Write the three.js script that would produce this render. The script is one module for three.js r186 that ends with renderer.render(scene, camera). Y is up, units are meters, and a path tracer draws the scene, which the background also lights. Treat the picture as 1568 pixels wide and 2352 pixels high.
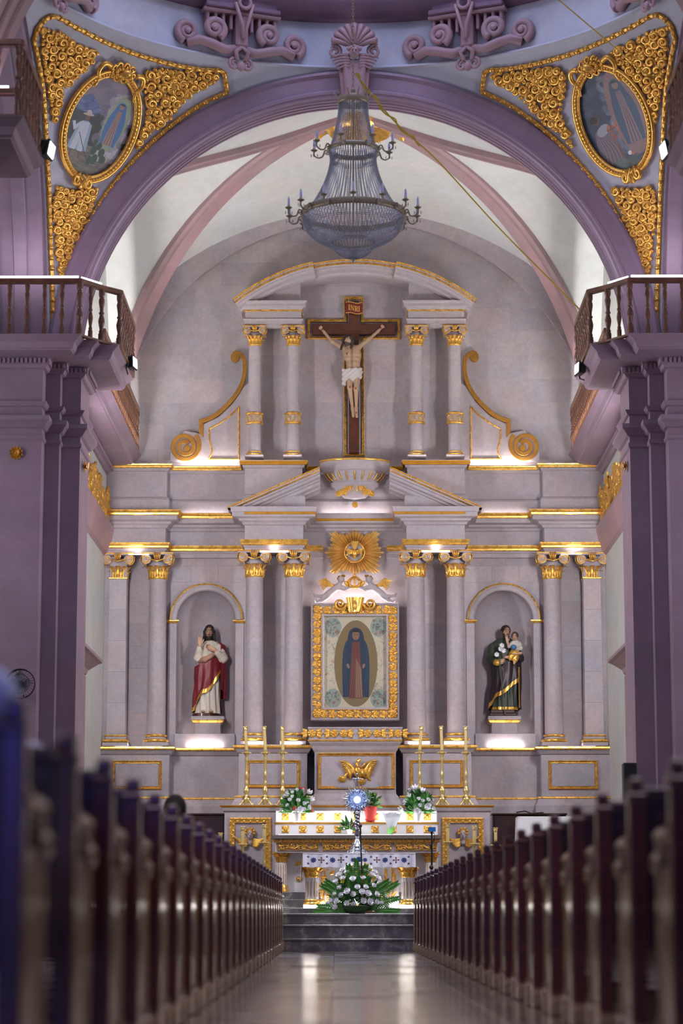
import * as THREE from 'three';
import { RectAreaLightUniformsLib } from 'three/addons/lights/RectAreaLightUniformsLib.js';
import { mergeGeometries } from 'three/addons/utils/BufferGeometryUtils.js';

// ------------------------------------------------------------------ camera, light, exposure
const EYE = 0.55, FPX = 5500, PITCH = Math.atan(924 / FPX), YAW = Math.atan(31 / FPX);
const scene = new THREE.Scene();
scene.background = new THREE.Color(0x05060a);
const camera = new THREE.PerspectiveCamera(2 * Math.atan(1176 / FPX) * 180 / Math.PI, 1568 / 2352, 0.1, 200);
camera.rotation.order = 'YXZ';
camera.position.set(0, EYE, 0);
camera.rotation.set(PITCH, YAW, 0);
camera.focus = 41; camera.userData.fStop = 1.7;
camera.updateMatrixWorld();
const renderer = new THREE.WebGLRenderer({ antialias: true });
renderer.toneMapping = THREE.LinearToneMapping;
renderer.toneMappingExposure = 1.3;
renderer.shadowMap.enabled = true;
RectAreaLightUniformsLib.init();
const V3 = (x, y, z) => new THREE.Vector3(x, y, z);
function area(color, intensity, w, h, pos, target) {
  const l = new THREE.RectAreaLight(color, intensity, w, h);
  l.position.set(...pos); l.lookAt(target[0] + 1e-4, target[1], target[2] + 1e-4); scene.add(l); return l;
}
function spot(color, intensity, pos, target, angle, soft = 3) {
  const l = new THREE.SpotLight(color, intensity, 0, angle, 0.7, 2);
  l.position.set(...pos); l.target.position.set(...target); l.castShadow = true; l.shadow.radius = soft; scene.add(l, l.target); return l;
}
// unseen lights out of view, placed to brighten the pews, floor, piers and pendentives
area(0x5a66f4, 1.5, 5, 4, [-1.6, 3.2, 5.4], [-.5, 2.6, -20]);
for (const s of [-1, 1]) area(0xf0e4dc, 1.35, 14, 2.2, [s * 4.85, 5.2, -13.5], [0, .7, -14.5]);
area(0xcfc6d8, 2.1, 6, 20, [0, 13.4, -12], [0, 0, -12]);
area(0xc6cbf4, 3.6, 5.5, 5.5, [0, 18.6, -30.7], [0, 0, -30.7]);
for (const s of [-1, 1]) area(0xece4f0, 3.4, 4, 5, [s * 9.4, 6.5, -30.6], [0, 7.5, -30.6]);

// ------------------------------------------------------------------ pixel ray -> point on a plane / sphere
const ray = (px, py) => V3((px - 784) / FPX, -(py - 1176) / FPX, -1).applyQuaternion(camera.quaternion);
function at(px, py, d) { const r = ray(px, py), t = d / -r.z; return V3(r.x * t, EYE + r.y * t, -d); }
const X = (px, py, d) => at(px, py, d).x, Y = (py, d) => at(815, py, d).y;
const rng = (s) => () => { s |= 0; s = s + 0x6D2B79F5 | 0; let t = Math.imul(s ^ s >>> 15, 1 | s); t = t + Math.imul(t ^ t >>> 7, 61 | t) ^ t; return ((t ^ t >>> 14) >>> 0) / 4294967296; };
const R0 = rng(7);
const lerp = (a, b, t) => a + (b - a) * t, clamp = (x, a, b) => Math.min(b, Math.max(a, x)), sst = (a, b, x) => { const t = clamp((x - a) / (b - a), 0, 1); return t * t * (3 - 2 * t); };
const PI = Math.PI, TAU = 2 * Math.PI;

// ------------------------------------------------------------------ textures
function vnoise(size, cells, seed) {
  const r = rng(seed), g = Array.from({ length: cells * cells }, r), out = new Float32Array(size * size);
  for (let y = 0; y < size; y++) for (let x = 0; x < size; x++) {
    const fx = x / size * cells, fy = y / size * cells, ix = Math.floor(fx), iy = Math.floor(fy);
    let u = fx - ix, v = fy - iy; u = u * u * (3 - 2 * u); v = v * v * (3 - 2 * v);
    const G = (a, b) => g[((b + cells) % cells) * cells + ((a + cells) % cells)];
    out[y * size + x] = lerp(lerp(G(ix, iy), G(ix + 1, iy), u), lerp(G(ix, iy + 1), G(ix + 1, iy + 1), u), v);
  }
  return out;
}
function fbm(size, cells, oct, seed) {
  const o = new Float32Array(size * size); let amp = 1, tot = 0;
  for (let k = 0; k < oct; k++) { const n = vnoise(size, cells << k, seed + k * 31); for (let i = 0; i < o.length; i++) o[i] += amp * n[i]; tot += amp; amp *= 0.55; }
  for (let i = 0; i < o.length; i++) o[i] /= tot; return o;
}
function tex(size, fn, srgb = true, rep = [1, 1]) {
  const d = new Uint8Array(size * size * 4);
  for (let i = 0; i < size * size; i++) { const c = fn(i, i % size, Math.floor(i / size)); d[4 * i] = clamp(c[0], 0, 255); d[4 * i + 1] = clamp(c[1], 0, 255); d[4 * i + 2] = clamp(c[2], 0, 255); d[4 * i + 3] = 255; }
  const t = new THREE.DataTexture(d, size, size); t.wrapS = t.wrapT = THREE.RepeatWrapping; t.magFilter = THREE.LinearFilter; t.minFilter = THREE.LinearFilter;
  if (srgb) t.colorSpace = THREE.SRGBColorSpace; t.repeat.set(...rep); t.needsUpdate = true; return t;
}
const nA = fbm(512, 4, 6, 11), nB = fbm(512, 6, 6, 77), nC = fbm(512, 48, 3, 5);
const grey = (k, lo, hi) => (i) => { const v = lo + (hi - lo) * (0.6 * nA[i] + 0.25 * nB[i] + 0.15 * nC[i]) * k; return [v, v, v]; };
const T_stone = tex(512, (i) => { const b = 228 + 44 * (nA[i] - .5) + 22 * (nC[i] - .5), w = 16 * (nB[i] - .5); return [b + w, b, b - w]; }, true, [.45, .45]);
const T_grain = tex(512, (i) => { const v = 120 + 130 * (nC[i] - .5) + 60 * (nB[i] - .5); return [v, v, v]; }, false, [.9, .9]);
const T_plaster = tex(512, (i) => { const b = 236 + 34 * (nA[i] - .5) + 14 * (nC[i] - .5), w = 12 * (nB[i] - .5); return [b + w, b, b - w]; }, true, [.22, .22]);
const T_paint = tex(512, (i) => { const b = 226 + 60 * (nA[i] - .5) + 14 * (nC[i] - .5), w = 22 * (nB[i] - .5); return [b + w, b - w * .4, b]; }, true, [.3, .3]);
const T_gold = tex(512, (i) => { const b = 236 + 70 * (nB[i] - .5) + 40 * (nC[i] - .5); return [b + 14, b, b - 22]; }, true, [1.6, 1.6]);
const T_goldrough = tex(512, (i) => { const v = 150 + 180 * (nB[i] - .5); return [v, v, v]; }, false, [2.3, 2.3]);
const T_marble = tex(512, (i, x, y) => { const a = nA[i], v = Math.pow(1 - Math.abs(2 * nB[i] - 1), 7), fl = nC[i] > .74 ? 40 : 0; const b = 128 + 100 * (a - .5) + 70 * v + fl; return [b + 2, b, b]; }, true, [.55, .55]);
const T_floor = tex(512, (i) => { const b = 150 + 110 * (nA[i] - .5) + 50 * (nC[i] - .5); return [b + 5, b, b - 8]; }, true, [.7, .7]);
const wood = (r, g, b, s) => tex(512, (i, x, y) => { const k = ((y * 3) % 512) * 512 + ((x >> 3) % 512); const f = .75 + .5 * (nC[k] - .5) + .5 * (nA[i] - .5); return [r * f, g * f, b * f]; }, true, s);
const T_wood = wood(255, 250, 245, [1.5, 1.5]);

// ------------------------------------------------------------------ materials
const M = {};
const std = (c, o = {}) => new THREE.MeshStandardMaterial({ color: c, roughness: .7, ...o });
const phy = (c, o = {}) => new THREE.MeshPhysicalMaterial({ color: c, roughness: .5, ...o });
M.stone = std(0xbfb3b6, { map: T_stone, roughness: .62, bumpMap: T_grain, bumpScale: .0012 });
M.stones = [0xbfb3b6, 0xbbb2b7, 0xc2b3b4, 0xb8aeb3, 0xc4b9ba, 0xb9adb0].map(c => std(c, { map: T_stone, roughness: .62, bumpMap: T_grain, bumpScale: .0012 }));
M.joint = std(0xada3a6, { roughness: .9 });
M.vault = std(0xe2e2df, { map: T_plaster, roughness: .8 });
M.plaster = std(0xd8d9d4, { map: T_plaster, roughness: .75 });
M.pend = std(0xcfd2dc, { map: T_plaster, roughness: .75 });
M.purple = std(0xa88fa0, { map: T_paint, roughness: .5, bumpMap: T_grain, bumpScale: .0006 });
M.rib = std(0xb9979c, { map: T_paint, roughness: .55 });
M.drum = std(0x866a7e, { map: T_paint, roughness: .5 });
M.gold = std(0xeec163, { map: T_gold, metalness: .62, roughness: .52, roughnessMap: T_goldrough });
M.palegold = std(0xf6dc98, { map: T_gold, metalness: .6, roughness: .42 });
M.goldpaint = std(0xc9962e, { map: T_gold, metalness: .35, roughness: .42 });
M.leafgold = std(0xb58a45, { map: T_gold, metalness: .75, roughness: .55 });
M.brass = std(0xe3cb86, { metalness: .75, roughness: .3 });
M.pewtan = phy(0xc2a68a, { map: T_wood, roughness: .32, clearcoat: .8, clearcoatRoughness: .12 });
M.pew = phy(0x672e20, { map: T_wood, roughness: .28, clearcoat: .8, clearcoatRoughness: .18 });
M.pewdark = phy(0x452016, { map: T_wood, roughness: .35, clearcoat: .5, clearcoatRoughness: .2 });
M.brown = phy(0x8a5b42, { map: T_wood, roughness: .4, clearcoat: .3 });
M.cross = phy(0x6d3517, { map: T_wood, roughness: .45, clearcoat: .3 });
M.marble = phy(0xccc8c2, { map: T_marble, roughness: .32, clearcoat: .4, clearcoatRoughness: .2 });
M.floor = [0xaea59a, 0xa39a90, 0xb6ab9d, 0x9b928a].map(c => phy(c, { map: T_floor, roughness: .26, clearcoat: 1, clearcoatRoughness: .16 }));
M.white = std(0xe6e4e6, { roughness: .6 });
M.black = std(0x111214, { roughness: .45 });
M.silver = std(0xa9acb4, { metalness: 1, roughness: .25 });
M.iron = std(0x4b4438, { metalness: .8, roughness: .4 });
M.led = new THREE.MeshStandardMaterial({ color: 0xffffff, emissive: 0xf3efff, emissiveIntensity: 2.2 });
M.ledflood = new THREE.MeshStandardMaterial({ color: 0xffffff, emissive: 0xe8f2ff, emissiveIntensity: 6 });

// ------------------------------------------------------------------ naming
const used = {};
const num = (n) => { const k = used[n] = (used[n] ?? -1) + 1; return k ? `${n}_${String(k).padStart(3, '0')}` : n; };
function tag(o, label, category, group, kind) {
  if (label) o.userData.label = label; if (category) o.userData.category = category; if (group) o.userData.group = group; if (kind) o.userData.kind = kind; return o;
}
function thing(name, label, category, pos = [0, 0, 0], ry = 0, group) {
  const o = new THREE.Group(); o.name = num(name); o.position.set(...pos); o.rotation.y = ry; scene.add(o); return tag(o, label, category, group);
}
function mesh(geo, mat) { const m = new THREE.Mesh(Array.isArray(geo) ? merge(geo) : geo, mat); m.castShadow = m.receiveShadow = true; return m; }
function part(parent, name, geo, mat, label) { const m = mesh(geo, mat); m.name = name; if (label) m.userData.label = label; parent.add(m); return m; }
function solo(name, geo, mat, label, category, group) { const m = mesh(geo, mat); m.name = num(name); scene.add(m); return tag(m, label, category, group); }
function struct(name, geo, mat, label) { const m = geo ? mesh(geo, mat) : new THREE.Group(); m.name = num(name); scene.add(m); return tag(m, label, null, null, 'structure'); }
function copy(o, pos, ry, label, group) { const c = o.clone(); c.name = num(o.name.replace(/_\d{3}$/, '')); c.userData = { ...o.userData }; scene.add(c); if (pos) c.position.set(...pos); if (ry !== undefined && ry !== null) c.rotation.y = ry; return tag(c, label, null, group); }

// ------------------------------------------------------------------ geometry helpers
function uvBox(g) {
  if (!g.attributes.normal) g.computeVertexNormals();
  const p = g.attributes.position, n = g.attributes.normal, uv = new Float32Array(p.count * 2);
  for (let i = 0; i < p.count; i++) {
    const a = Math.abs(n.getX(i)), b = Math.abs(n.getY(i)), c = Math.abs(n.getZ(i)), x = p.getX(i), y = p.getY(i), z = p.getZ(i);
    if (a >= b && a >= c) { uv[2 * i] = z; uv[2 * i + 1] = y; } else if (b >= c) { uv[2 * i] = x; uv[2 * i + 1] = z; } else { uv[2 * i] = x; uv[2 * i + 1] = y; }
  }
  g.setAttribute('uv', new THREE.BufferAttribute(uv, 2)); return g;
}
function merge(list) {
  const a = list.map(g => { let q = g.index ? g.toNonIndexed() : g; if (!q.attributes.normal) q.computeVertexNormals(); for (const k of Object.keys(q.attributes)) if (!['position', 'normal', 'uv'].includes(k)) q.deleteAttribute(k); if (!q.attributes.uv) uvBox(q); q.morphAttributes = {}; return q; });
  return a.length === 1 ? a[0] : mergeGeometries(a);
}
function geoFrom(pos, idx, flat) {
  let g = new THREE.BufferGeometry(); g.setAttribute('position', new THREE.BufferAttribute(new Float32Array(pos), 3)); g.setIndex(idx);
  if (flat) g = g.toNonIndexed(); g.computeVertexNormals(); return uvBox(g);
}
function grid(nu, nv, fn, flat) { // fn(u,v)->[x,y,z]
  const pos = [], idx = [];
  for (let j = 0; j <= nv; j++) for (let i = 0; i <= nu; i++) pos.push(...fn(i / nu, j / nv));
  for (let j = 0; j < nv; j++) for (let i = 0; i < nu; i++) { const a = j * (nu + 1) + i, b = a + 1, c = a + nu + 1, d = c + 1; idx.push(a, b, d, a, d, c); }
  return geoFrom(pos, idx, flat);
}
// chamfered box between two corners
function cbox(x0, y0, z0, x1, y1, z1, c = .008) {
  const [ax, bx] = x0 < x1 ? [x0, x1] : [x1, x0], [ay, by] = y0 < y1 ? [y0, y1] : [y1, y0], [az, bz] = z0 < z1 ? [z0, z1] : [z1, z0];
  c = Math.min(c, (bx - ax) * .4, (by - ay) * .4, (bz - az) * .4);
  const P = [], v = {};
  for (const sx of [0, 1]) for (const sy of [0, 1]) for (const sz of [0, 1]) {
    const x = sx ? bx : ax, y = sy ? by : ay, z = sz ? bz : az, ix = sx ? -c : c, iy = sy ? -c : c, iz = sz ? -c : c, k = `${sx}${sy}${sz}`;
    v['x' + k] = P.push([x, y + iy, z + iz]) - 1; v['y' + k] = P.push([x + ix, y, z + iz]) - 1; v['z' + k] = P.push([x + ix, y + iy, z]) - 1;
  }
  const F = [], cen = [(ax + bx) / 2, (ay + by) / 2, (az + bz) / 2];
  const tri = (a, b, d) => { const A = P[a], B = P[b], D = P[d], u = [B[0] - A[0], B[1] - A[1], B[2] - A[2]], w = [D[0] - A[0], D[1] - A[1], D[2] - A[2]]; const n = [u[1] * w[2] - u[2] * w[1], u[2] * w[0] - u[0] * w[2], u[0] * w[1] - u[1] * w[0]]; const o = n[0] * (A[0] - cen[0]) + n[1] * (A[1] - cen[1]) + n[2] * (A[2] - cen[2]); F.push(a, ...(o >= 0 ? [b, d] : [d, b])); };
  const quad = (a, b, d, e) => { tri(a, b, d); tri(a, d, e); };
  const ax3 = 'xyz';
  for (let a = 0; a < 3; a++) for (const s of [0, 1]) { const k = (p, q) => { const r = [0, 0, 0]; r[a] = s; r[(a + 1) % 3] = p; r[(a + 2) % 3] = q; return ax3[a] + r.join(''); }; quad(v[k(0, 0)], v[k(1, 0)], v[k(1, 1)], v[k(0, 1)]); }
  for (let a = 0; a < 3; a++) for (const p of [0, 1]) for (const q of [0, 1]) { const b = (a + 1) % 3, e = (a + 2) % 3; const k = (t) => { const r = [0, 0, 0]; r[a] = t; r[b] = p; r[e] = q; return r.join(''); }; quad(v[ax3[b] + k(0)], v[ax3[b] + k(1)], v[ax3[e] + k(1)], v[ax3[e] + k(0)]); }
  for (const k of ['000', '001', '010', '011', '100', '101', '110', '111']) tri(v['x' + k], v['y' + k], v['z' + k]);
  return geoFrom(P.flat(), F, true);
}
// profile swept along a polyline with mitred corners. prof: [[offset, h]], path: [[a,b]], map(a,b,h)->[x,y,z]; offset goes to the right of travel
function sweep(prof, path, map, { closed = false, caps = true, smooth = false } = {}) {
  const n = path.length, pos = [], idx = [], m = prof.length;
  for (let i = 0; i < n; i++) {
    const p = path[i], q = closed ? path[(i + n - 1) % n] : path[Math.max(0, i - 1)], r = closed ? path[(i + 1) % n] : path[Math.min(n - 1, i + 1)];
    let d1 = [p[0] - q[0], p[1] - q[1]], d2 = [r[0] - p[0], r[1] - p[1]]; const l1 = Math.hypot(...d1), l2 = Math.hypot(...d2);
    if (l1 < 1e-9) d1 = d2; if (l2 < 1e-9) d2 = d1; const L1 = Math.hypot(...d1), L2 = Math.hypot(...d2);
    const n1 = [d1[1] / L1, -d1[0] / L1], n2 = [d2[1] / L2, -d2[0] / L2]; let mx = n1[0] + n2[0], my = n1[1] + n2[1]; const k = 2 / Math.max(.25, mx * mx + my * my); mx *= k; my *= k;
    for (const [o, h] of prof) pos.push(...map(p[0] + mx * o, p[1] + my * o, h));
  }
  const N = closed ? n : n - 1;
  for (let i = 0; i < N; i++) for (let j = 0; j < m - 1; j++) { const a = i * m + j, b = ((i + 1) % n) * m + j; idx.push(a, b, b + 1, a, b + 1, a + 1); }
  if (caps && !closed) for (const i of [0, n - 1]) { const tris = THREE.ShapeUtils.triangulateShape(prof.map(q => new THREE.Vector2(...q)), []); for (const t of tris) idx.push(i * m + t[0], i * m + t[1], i * m + t[2]); }
  return geoFrom(pos, idx, !smooth);
}
const inPlan = (a, b, h) => [a, h, b], inFace = (z) => (a, b, h) => [a, b, z + h];
function lathe(pts, seg = 24, sx = 1) { const P = pts.map(p => new THREE.Vector2(Math.max(p[0], 1e-4), p[1])), g = new THREE.LatheGeometry(P, seg, PI), u = g.attributes.uv, R = Math.max(...pts.map(p => p[0])), q = g.attributes.position; for (let i = 0; i < u.count; i++) u.setXY(i, u.getX(i) * TAU * R, q.getY(i)); return g; }
function tube(pts, rad, seg = 6, closed = false, flatten) { // pts: Vector3[], rad: number | (t)=>r
  const n = pts.length, pos = [], idx = []; let up = null;
  for (let i = 0; i < n; i++) {
    const a = pts[closed ? (i + n - 1) % n : Math.max(0, i - 1)], b = pts[closed ? (i + 1) % n : Math.min(n - 1, i + 1)], t = b.clone().sub(a).normalize();
    if (!up) up = Math.abs(t.y) < .9 ? V3(0, 1, 0) : V3(1, 0, 0);
    const s = t.clone().cross(up).normalize(); if (s.lengthSq() < .5) s.set(1, 0, 0); up = s.clone().cross(t).normalize();
    const r = typeof rad === 'function' ? rad(i / (n - 1)) : rad;
    for (let j = 0; j < seg; j++) { const c = Math.cos(j / seg * TAU) * r, q = Math.sin(j / seg * TAU) * r; pos.push(pts[i].x + s.x * c + up.x * q, pts[i].y + s.y * c + up.y * q, pts[i].z + s.z * c + up.z * q); }
  }
  for (let i = 0; i < (closed ? n : n - 1); i++) for (let j = 0; j < seg; j++) { const a = i * seg + j, b = i * seg + (j + 1) % seg, c = ((i + 1) % n) * seg + j, d = ((i + 1) % n) * seg + (j + 1) % seg; idx.push(a, b, d, a, d, c); }
  if (!closed) for (const [o, f] of [[0, 1], [(n - 1) * seg, 0]]) for (let j = 1; j < seg - 1; j++) f ? idx.push(o, o + j + 1, o + j) : idx.push(o, o + j, o + j + 1);
  return geoFrom(pos, idx);
}
const xf = (g, { p = [0, 0, 0], r = [0, 0, 0], s = 1 } = {}) => { const q = g.clone(); q.applyMatrix4(new THREE.Matrix4().compose(V3(...p), new THREE.Quaternion().setFromEuler(new THREE.Euler(...r)), Array.isArray(s) ? V3(...s) : V3(s, s, s))); return q; };
function extr(shapePts, depth, bevel = 0, z = 0, holes = []) {
  const s = new THREE.Shape(shapePts.map(p => new THREE.Vector2(...p))); for (const h of holes) s.holes.push(new THREE.Path(h.map(p => new THREE.Vector2(...p))));
  const g = new THREE.ExtrudeGeometry(s, { depth: depth - 2 * bevel, bevelEnabled: bevel > 0, bevelSize: bevel, bevelThickness: bevel, bevelSegments: 1, bevelOffset: -bevel, curveSegments: 12 });
  g.translate(0, 0, z + bevel); return uvBox(g);
}
function ball(r, p, s = [1, 1, 1], seg = 10) { const g = new THREE.SphereGeometry(r, seg, Math.max(6, seg * .7 | 0)); g.scale(...s); g.translate(...p); return g; }
// naive surface nets: mesh of sdf(x,y,z)=0 (negative inside)
function nets(sdf, lo, hi, cell) {
  const n = [0, 1, 2].map(k => Math.max(2, Math.ceil((hi[k] - lo[k]) / cell) + 1)), [nx, ny, nz] = n, F = new Float32Array(nx * ny * nz), I = (i, j, k) => (k * ny + j) * nx + i;
  for (let k = 0; k < nz; k++) for (let j = 0; j < ny; j++) for (let i = 0; i < nx; i++) F[I(i, j, k)] = sdf(lo[0] + i * cell, lo[1] + j * cell, lo[2] + k * cell);
  const vid = new Int32Array(nx * ny * nz).fill(-1), pos = [], idx = [];
  for (let k = 0; k < nz - 1; k++) for (let j = 0; j < ny - 1; j++) for (let i = 0; i < nx - 1; i++) {
    let mask = 0, c = 0, sx = 0, sy = 0, sz = 0; const v = [];
    for (let q = 0; q < 8; q++) { const f = F[I(i + (q & 1), j + (q >> 1 & 1), k + (q >> 2))]; v.push(f); if (f < 0) mask |= 1 << q; }
    if (mask === 0 || mask === 255) continue;
    for (let a = 0; a < 8; a++) for (let b = 0; b < 3; b++) { const e = a ^ (1 << b); if (e < a || (v[a] < 0) === (v[e] < 0)) continue; const t = v[a] / (v[a] - v[e]); sx += (a & 1) + (b === 0 ? t : 0); sy += (a >> 1 & 1) + (b === 1 ? t : 0); sz += (a >> 2) + (b === 2 ? t : 0); c++; }
    vid[I(i, j, k)] = pos.length / 3; pos.push(lo[0] + (i + sx / c) * cell, lo[1] + (j + sy / c) * cell, lo[2] + (k + sz / c) * cell);
  }
  const q4 = (a, b, c, d, flip) => { if (a < 0 || b < 0 || c < 0 || d < 0) return; flip ? idx.push(a, c, b, a, d, c) : idx.push(a, b, c, a, c, d); };
  for (let k = 1; k < nz - 1; k++) for (let j = 1; j < ny - 1; j++) for (let i = 1; i < nx - 1; i++) {
    const s = F[I(i, j, k)] < 0;
    if (s !== F[I(i + 1, j, k)] < 0) q4(vid[I(i, j - 1, k - 1)], vid[I(i, j, k - 1)], vid[I(i, j, k)], vid[I(i, j - 1, k)], !s);
    if (s !== F[I(i, j + 1, k)] < 0) q4(vid[I(i - 1, j, k - 1)], vid[I(i - 1, j, k)], vid[I(i, j, k)], vid[I(i, j, k - 1)], !s);
    if (s !== F[I(i, j, k + 1)] < 0) q4(vid[I(i - 1, j - 1, k)], vid[I(i, j - 1, k)], vid[I(i, j, k)], vid[I(i - 1, j, k)], !s);
  }
  return geoFrom(pos, idx);
}
const smin = (a, b, k) => { const h = Math.max(k - Math.abs(a - b), 0) / k; return Math.min(a, b) - h * h * k * .25; };
function cap(x, y, z, a, b, ra, rb) { const bx = b[0] - a[0], by = b[1] - a[1], bz = b[2] - a[2], t = clamp(((x - a[0]) * bx + (y - a[1]) * by + (z - a[2]) * bz) / (bx * bx + by * by + bz * bz || 1), 0, 1); return Math.hypot(x - a[0] - bx * t, y - a[1] - by * t, z - a[2] - bz * t) - lerp(ra, rb, t); }
function ell(x, y, z, c, r) { const a = (x - c[0]) / r[0], b = (y - c[1]) / r[1], d = (z - c[2]) / r[2], k = Math.hypot(a, b, d); return (k - 1) * Math.min(...r) * (k < 1 ? 1 : Math.max(1, .6 * k)); }
// ------------------------------------------------------------------ the setting
const DW = 43.7;                                   // depth of the altar wall
const YS = 8.7, ARCH = 4.17, ARCHO = 4.63, ZA = -35.2, W = 4.65, ZC = ZA + W;   // crossing: spring height, chancel arch radii and plane, half width, centre
const CX = 4.55, YCOR = 8.87;                      // chancel side walls, top of the great cornice
const circ = (cx, cy, r, a0, a1, n) => Array.from({ length: n + 1 }, (_, i) => { const a = a0 + (a1 - a0) * i / n; return [cx + r * Math.cos(a), cy + r * Math.sin(a)]; });

// floor: polished square tiles, each its own piece, very slightly out of level as laid
{
  const f = struct('floor', cbox(-10, -.3, 6, 10, -.012, -45, .001), M.joint, 'polished grey stone tile floor of the aisle between the pews');
  const r = rng(3), g = [0, 1, 2].map(k => cbox(-.224, -.02, -.224, .224, 0, .224, .003));
  const kept = [];
  for (let i = 0; i < 58; i++) for (let j = -3; j < 4; j++) { const z = -11.6 - i * .45, x = -.08 + j * .45 + (36 + z) * .0075; if (Math.abs(j) < 3 || i % 1 === 0) kept.push([x, z, Math.abs(j)]); }
  kept.sort((a, b) => a[2] - b[2]);
  const rest = [];
  kept.forEach(([x, z, j], n) => {
    const q = [(r() - .5) * .018, 0, (r() - .5) * .018], mt = M.floor[Math.floor(r() * 4)], gg = g[n % 3];
    if (n < 290) { const t = part(f, 'floor_tile', gg, mt); t.position.set(x, 0, z); t.rotation.set(...q); } else rest.push(xf(gg, { p: [x, 0, z], r: q }));
  });
  for (let i = 0; i < 26; i++) for (let j = -3; j < 4; j++) rest.push(xf(g[0], { p: [-.08 + j * .45 + (47 - i * .45) * .0075 , 0, -11.15 + i * .45], r: [(r() - .5) * .018, 0, (r() - .5) * .018] }));
  tag(part(f, 'floor_tiling', rest, M.floor[0]), null, null, null, 'stuff');
  for (const s of [-1, 1]) part(f, 'side_floor', cbox(s * 1.5, -.02, 5, s * 9, -.004, -36, .001), M.floor[1]);
}
// marble steps up to the sanctuary
{
  const tops = [[2156, 36.5], [2124, 36.86], [2098, 37.22]], names = ['lowest', 'second', 'third'];
  let y0 = 0;
  tops.forEach(([py, d], k) => {
    const y = Y(py, d); const s = struct('altar_step', null, null, `${names[k]} dark grey marble step across the foot of the altar platform`);
    part(s, 'riser', cbox(-7, y0 - .05, -d - .012, 7, y - .03, -d - .4, .004), M.marble);
    part(s, 'tread', cbox(-7, y - .03, -d + .012, 7, y, -d - .45, .006), M.marble); y0 = y;
  });
  const yp = Y(2098, 37.22), yt = Y(2086, 37.62);
  struct('altar_platform', [cbox(-7, .2, -37.6, 7, yp, -39, .004), cbox(-1.02, yp - .01, -37.6, .98, yt, -39.2, .006)], M.marble, 'marble platform carrying the front altar table');
  [[2084, 38.9], [2066, 39.2], [2049, 39.5]].forEach(([py, d], k) => struct('sanctuary_step', cbox(-7, .3, -d, 7, Y(py, d), k === 2 ? -44 : -d - .5, .006), M.marble, `${['lower', 'middle', 'upper'][k]} marble step behind the front altar leading to the sanctuary floor`));
}
const YP = Y(2086, 37.62), YF = Y(2049, 39.5);      // platform and sanctuary floor

// ---- pier entablature profile, measured on the left crossing pier
const eY = (py, d = 34.5) => Y(py, d);
const capProf = [[0, eY(1010)], [.02, eY(1007)], [.02, eY(999)], [0, eY(998)], [0, eY(984)], [.04, eY(981)], [.08, eY(972)], [.115, eY(966)], [.115, eY(956)], [0, eY(955)]];
const archProf = [[0, eY(934)], [.03, eY(932)], [.06, eY(924)], [.06, eY(922)], [0, eY(920)]];
const bedProf = [[0, eY(847)], [.04, eY(845)], [.07, eY(838)], [.1, eY(837)], [.1, eY(824)], [.13, eY(823)], [.46, eY(820)], [.46, eY(800, 34)], [.49, eY(796, 34)], [.52, eY(784, 34)], [.58, eY(776, 34)], [.62, eY(770, 34)], [.62, YCOR], [-.2, YCOR]];
const pathP = (s) => { const p = [[-10, -34.5], [-4.60, -34.5], [-4.60, -34.87], [-4.385, -34.87], [-4.385, -35.15], [-4.11, -35.15], [-4.11, -36.3], [-CX, -36.3], [-CX, -43.3]]; return s < 0 ? p : p.map(([x, z]) => [-x, z]).reverse(); };
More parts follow.
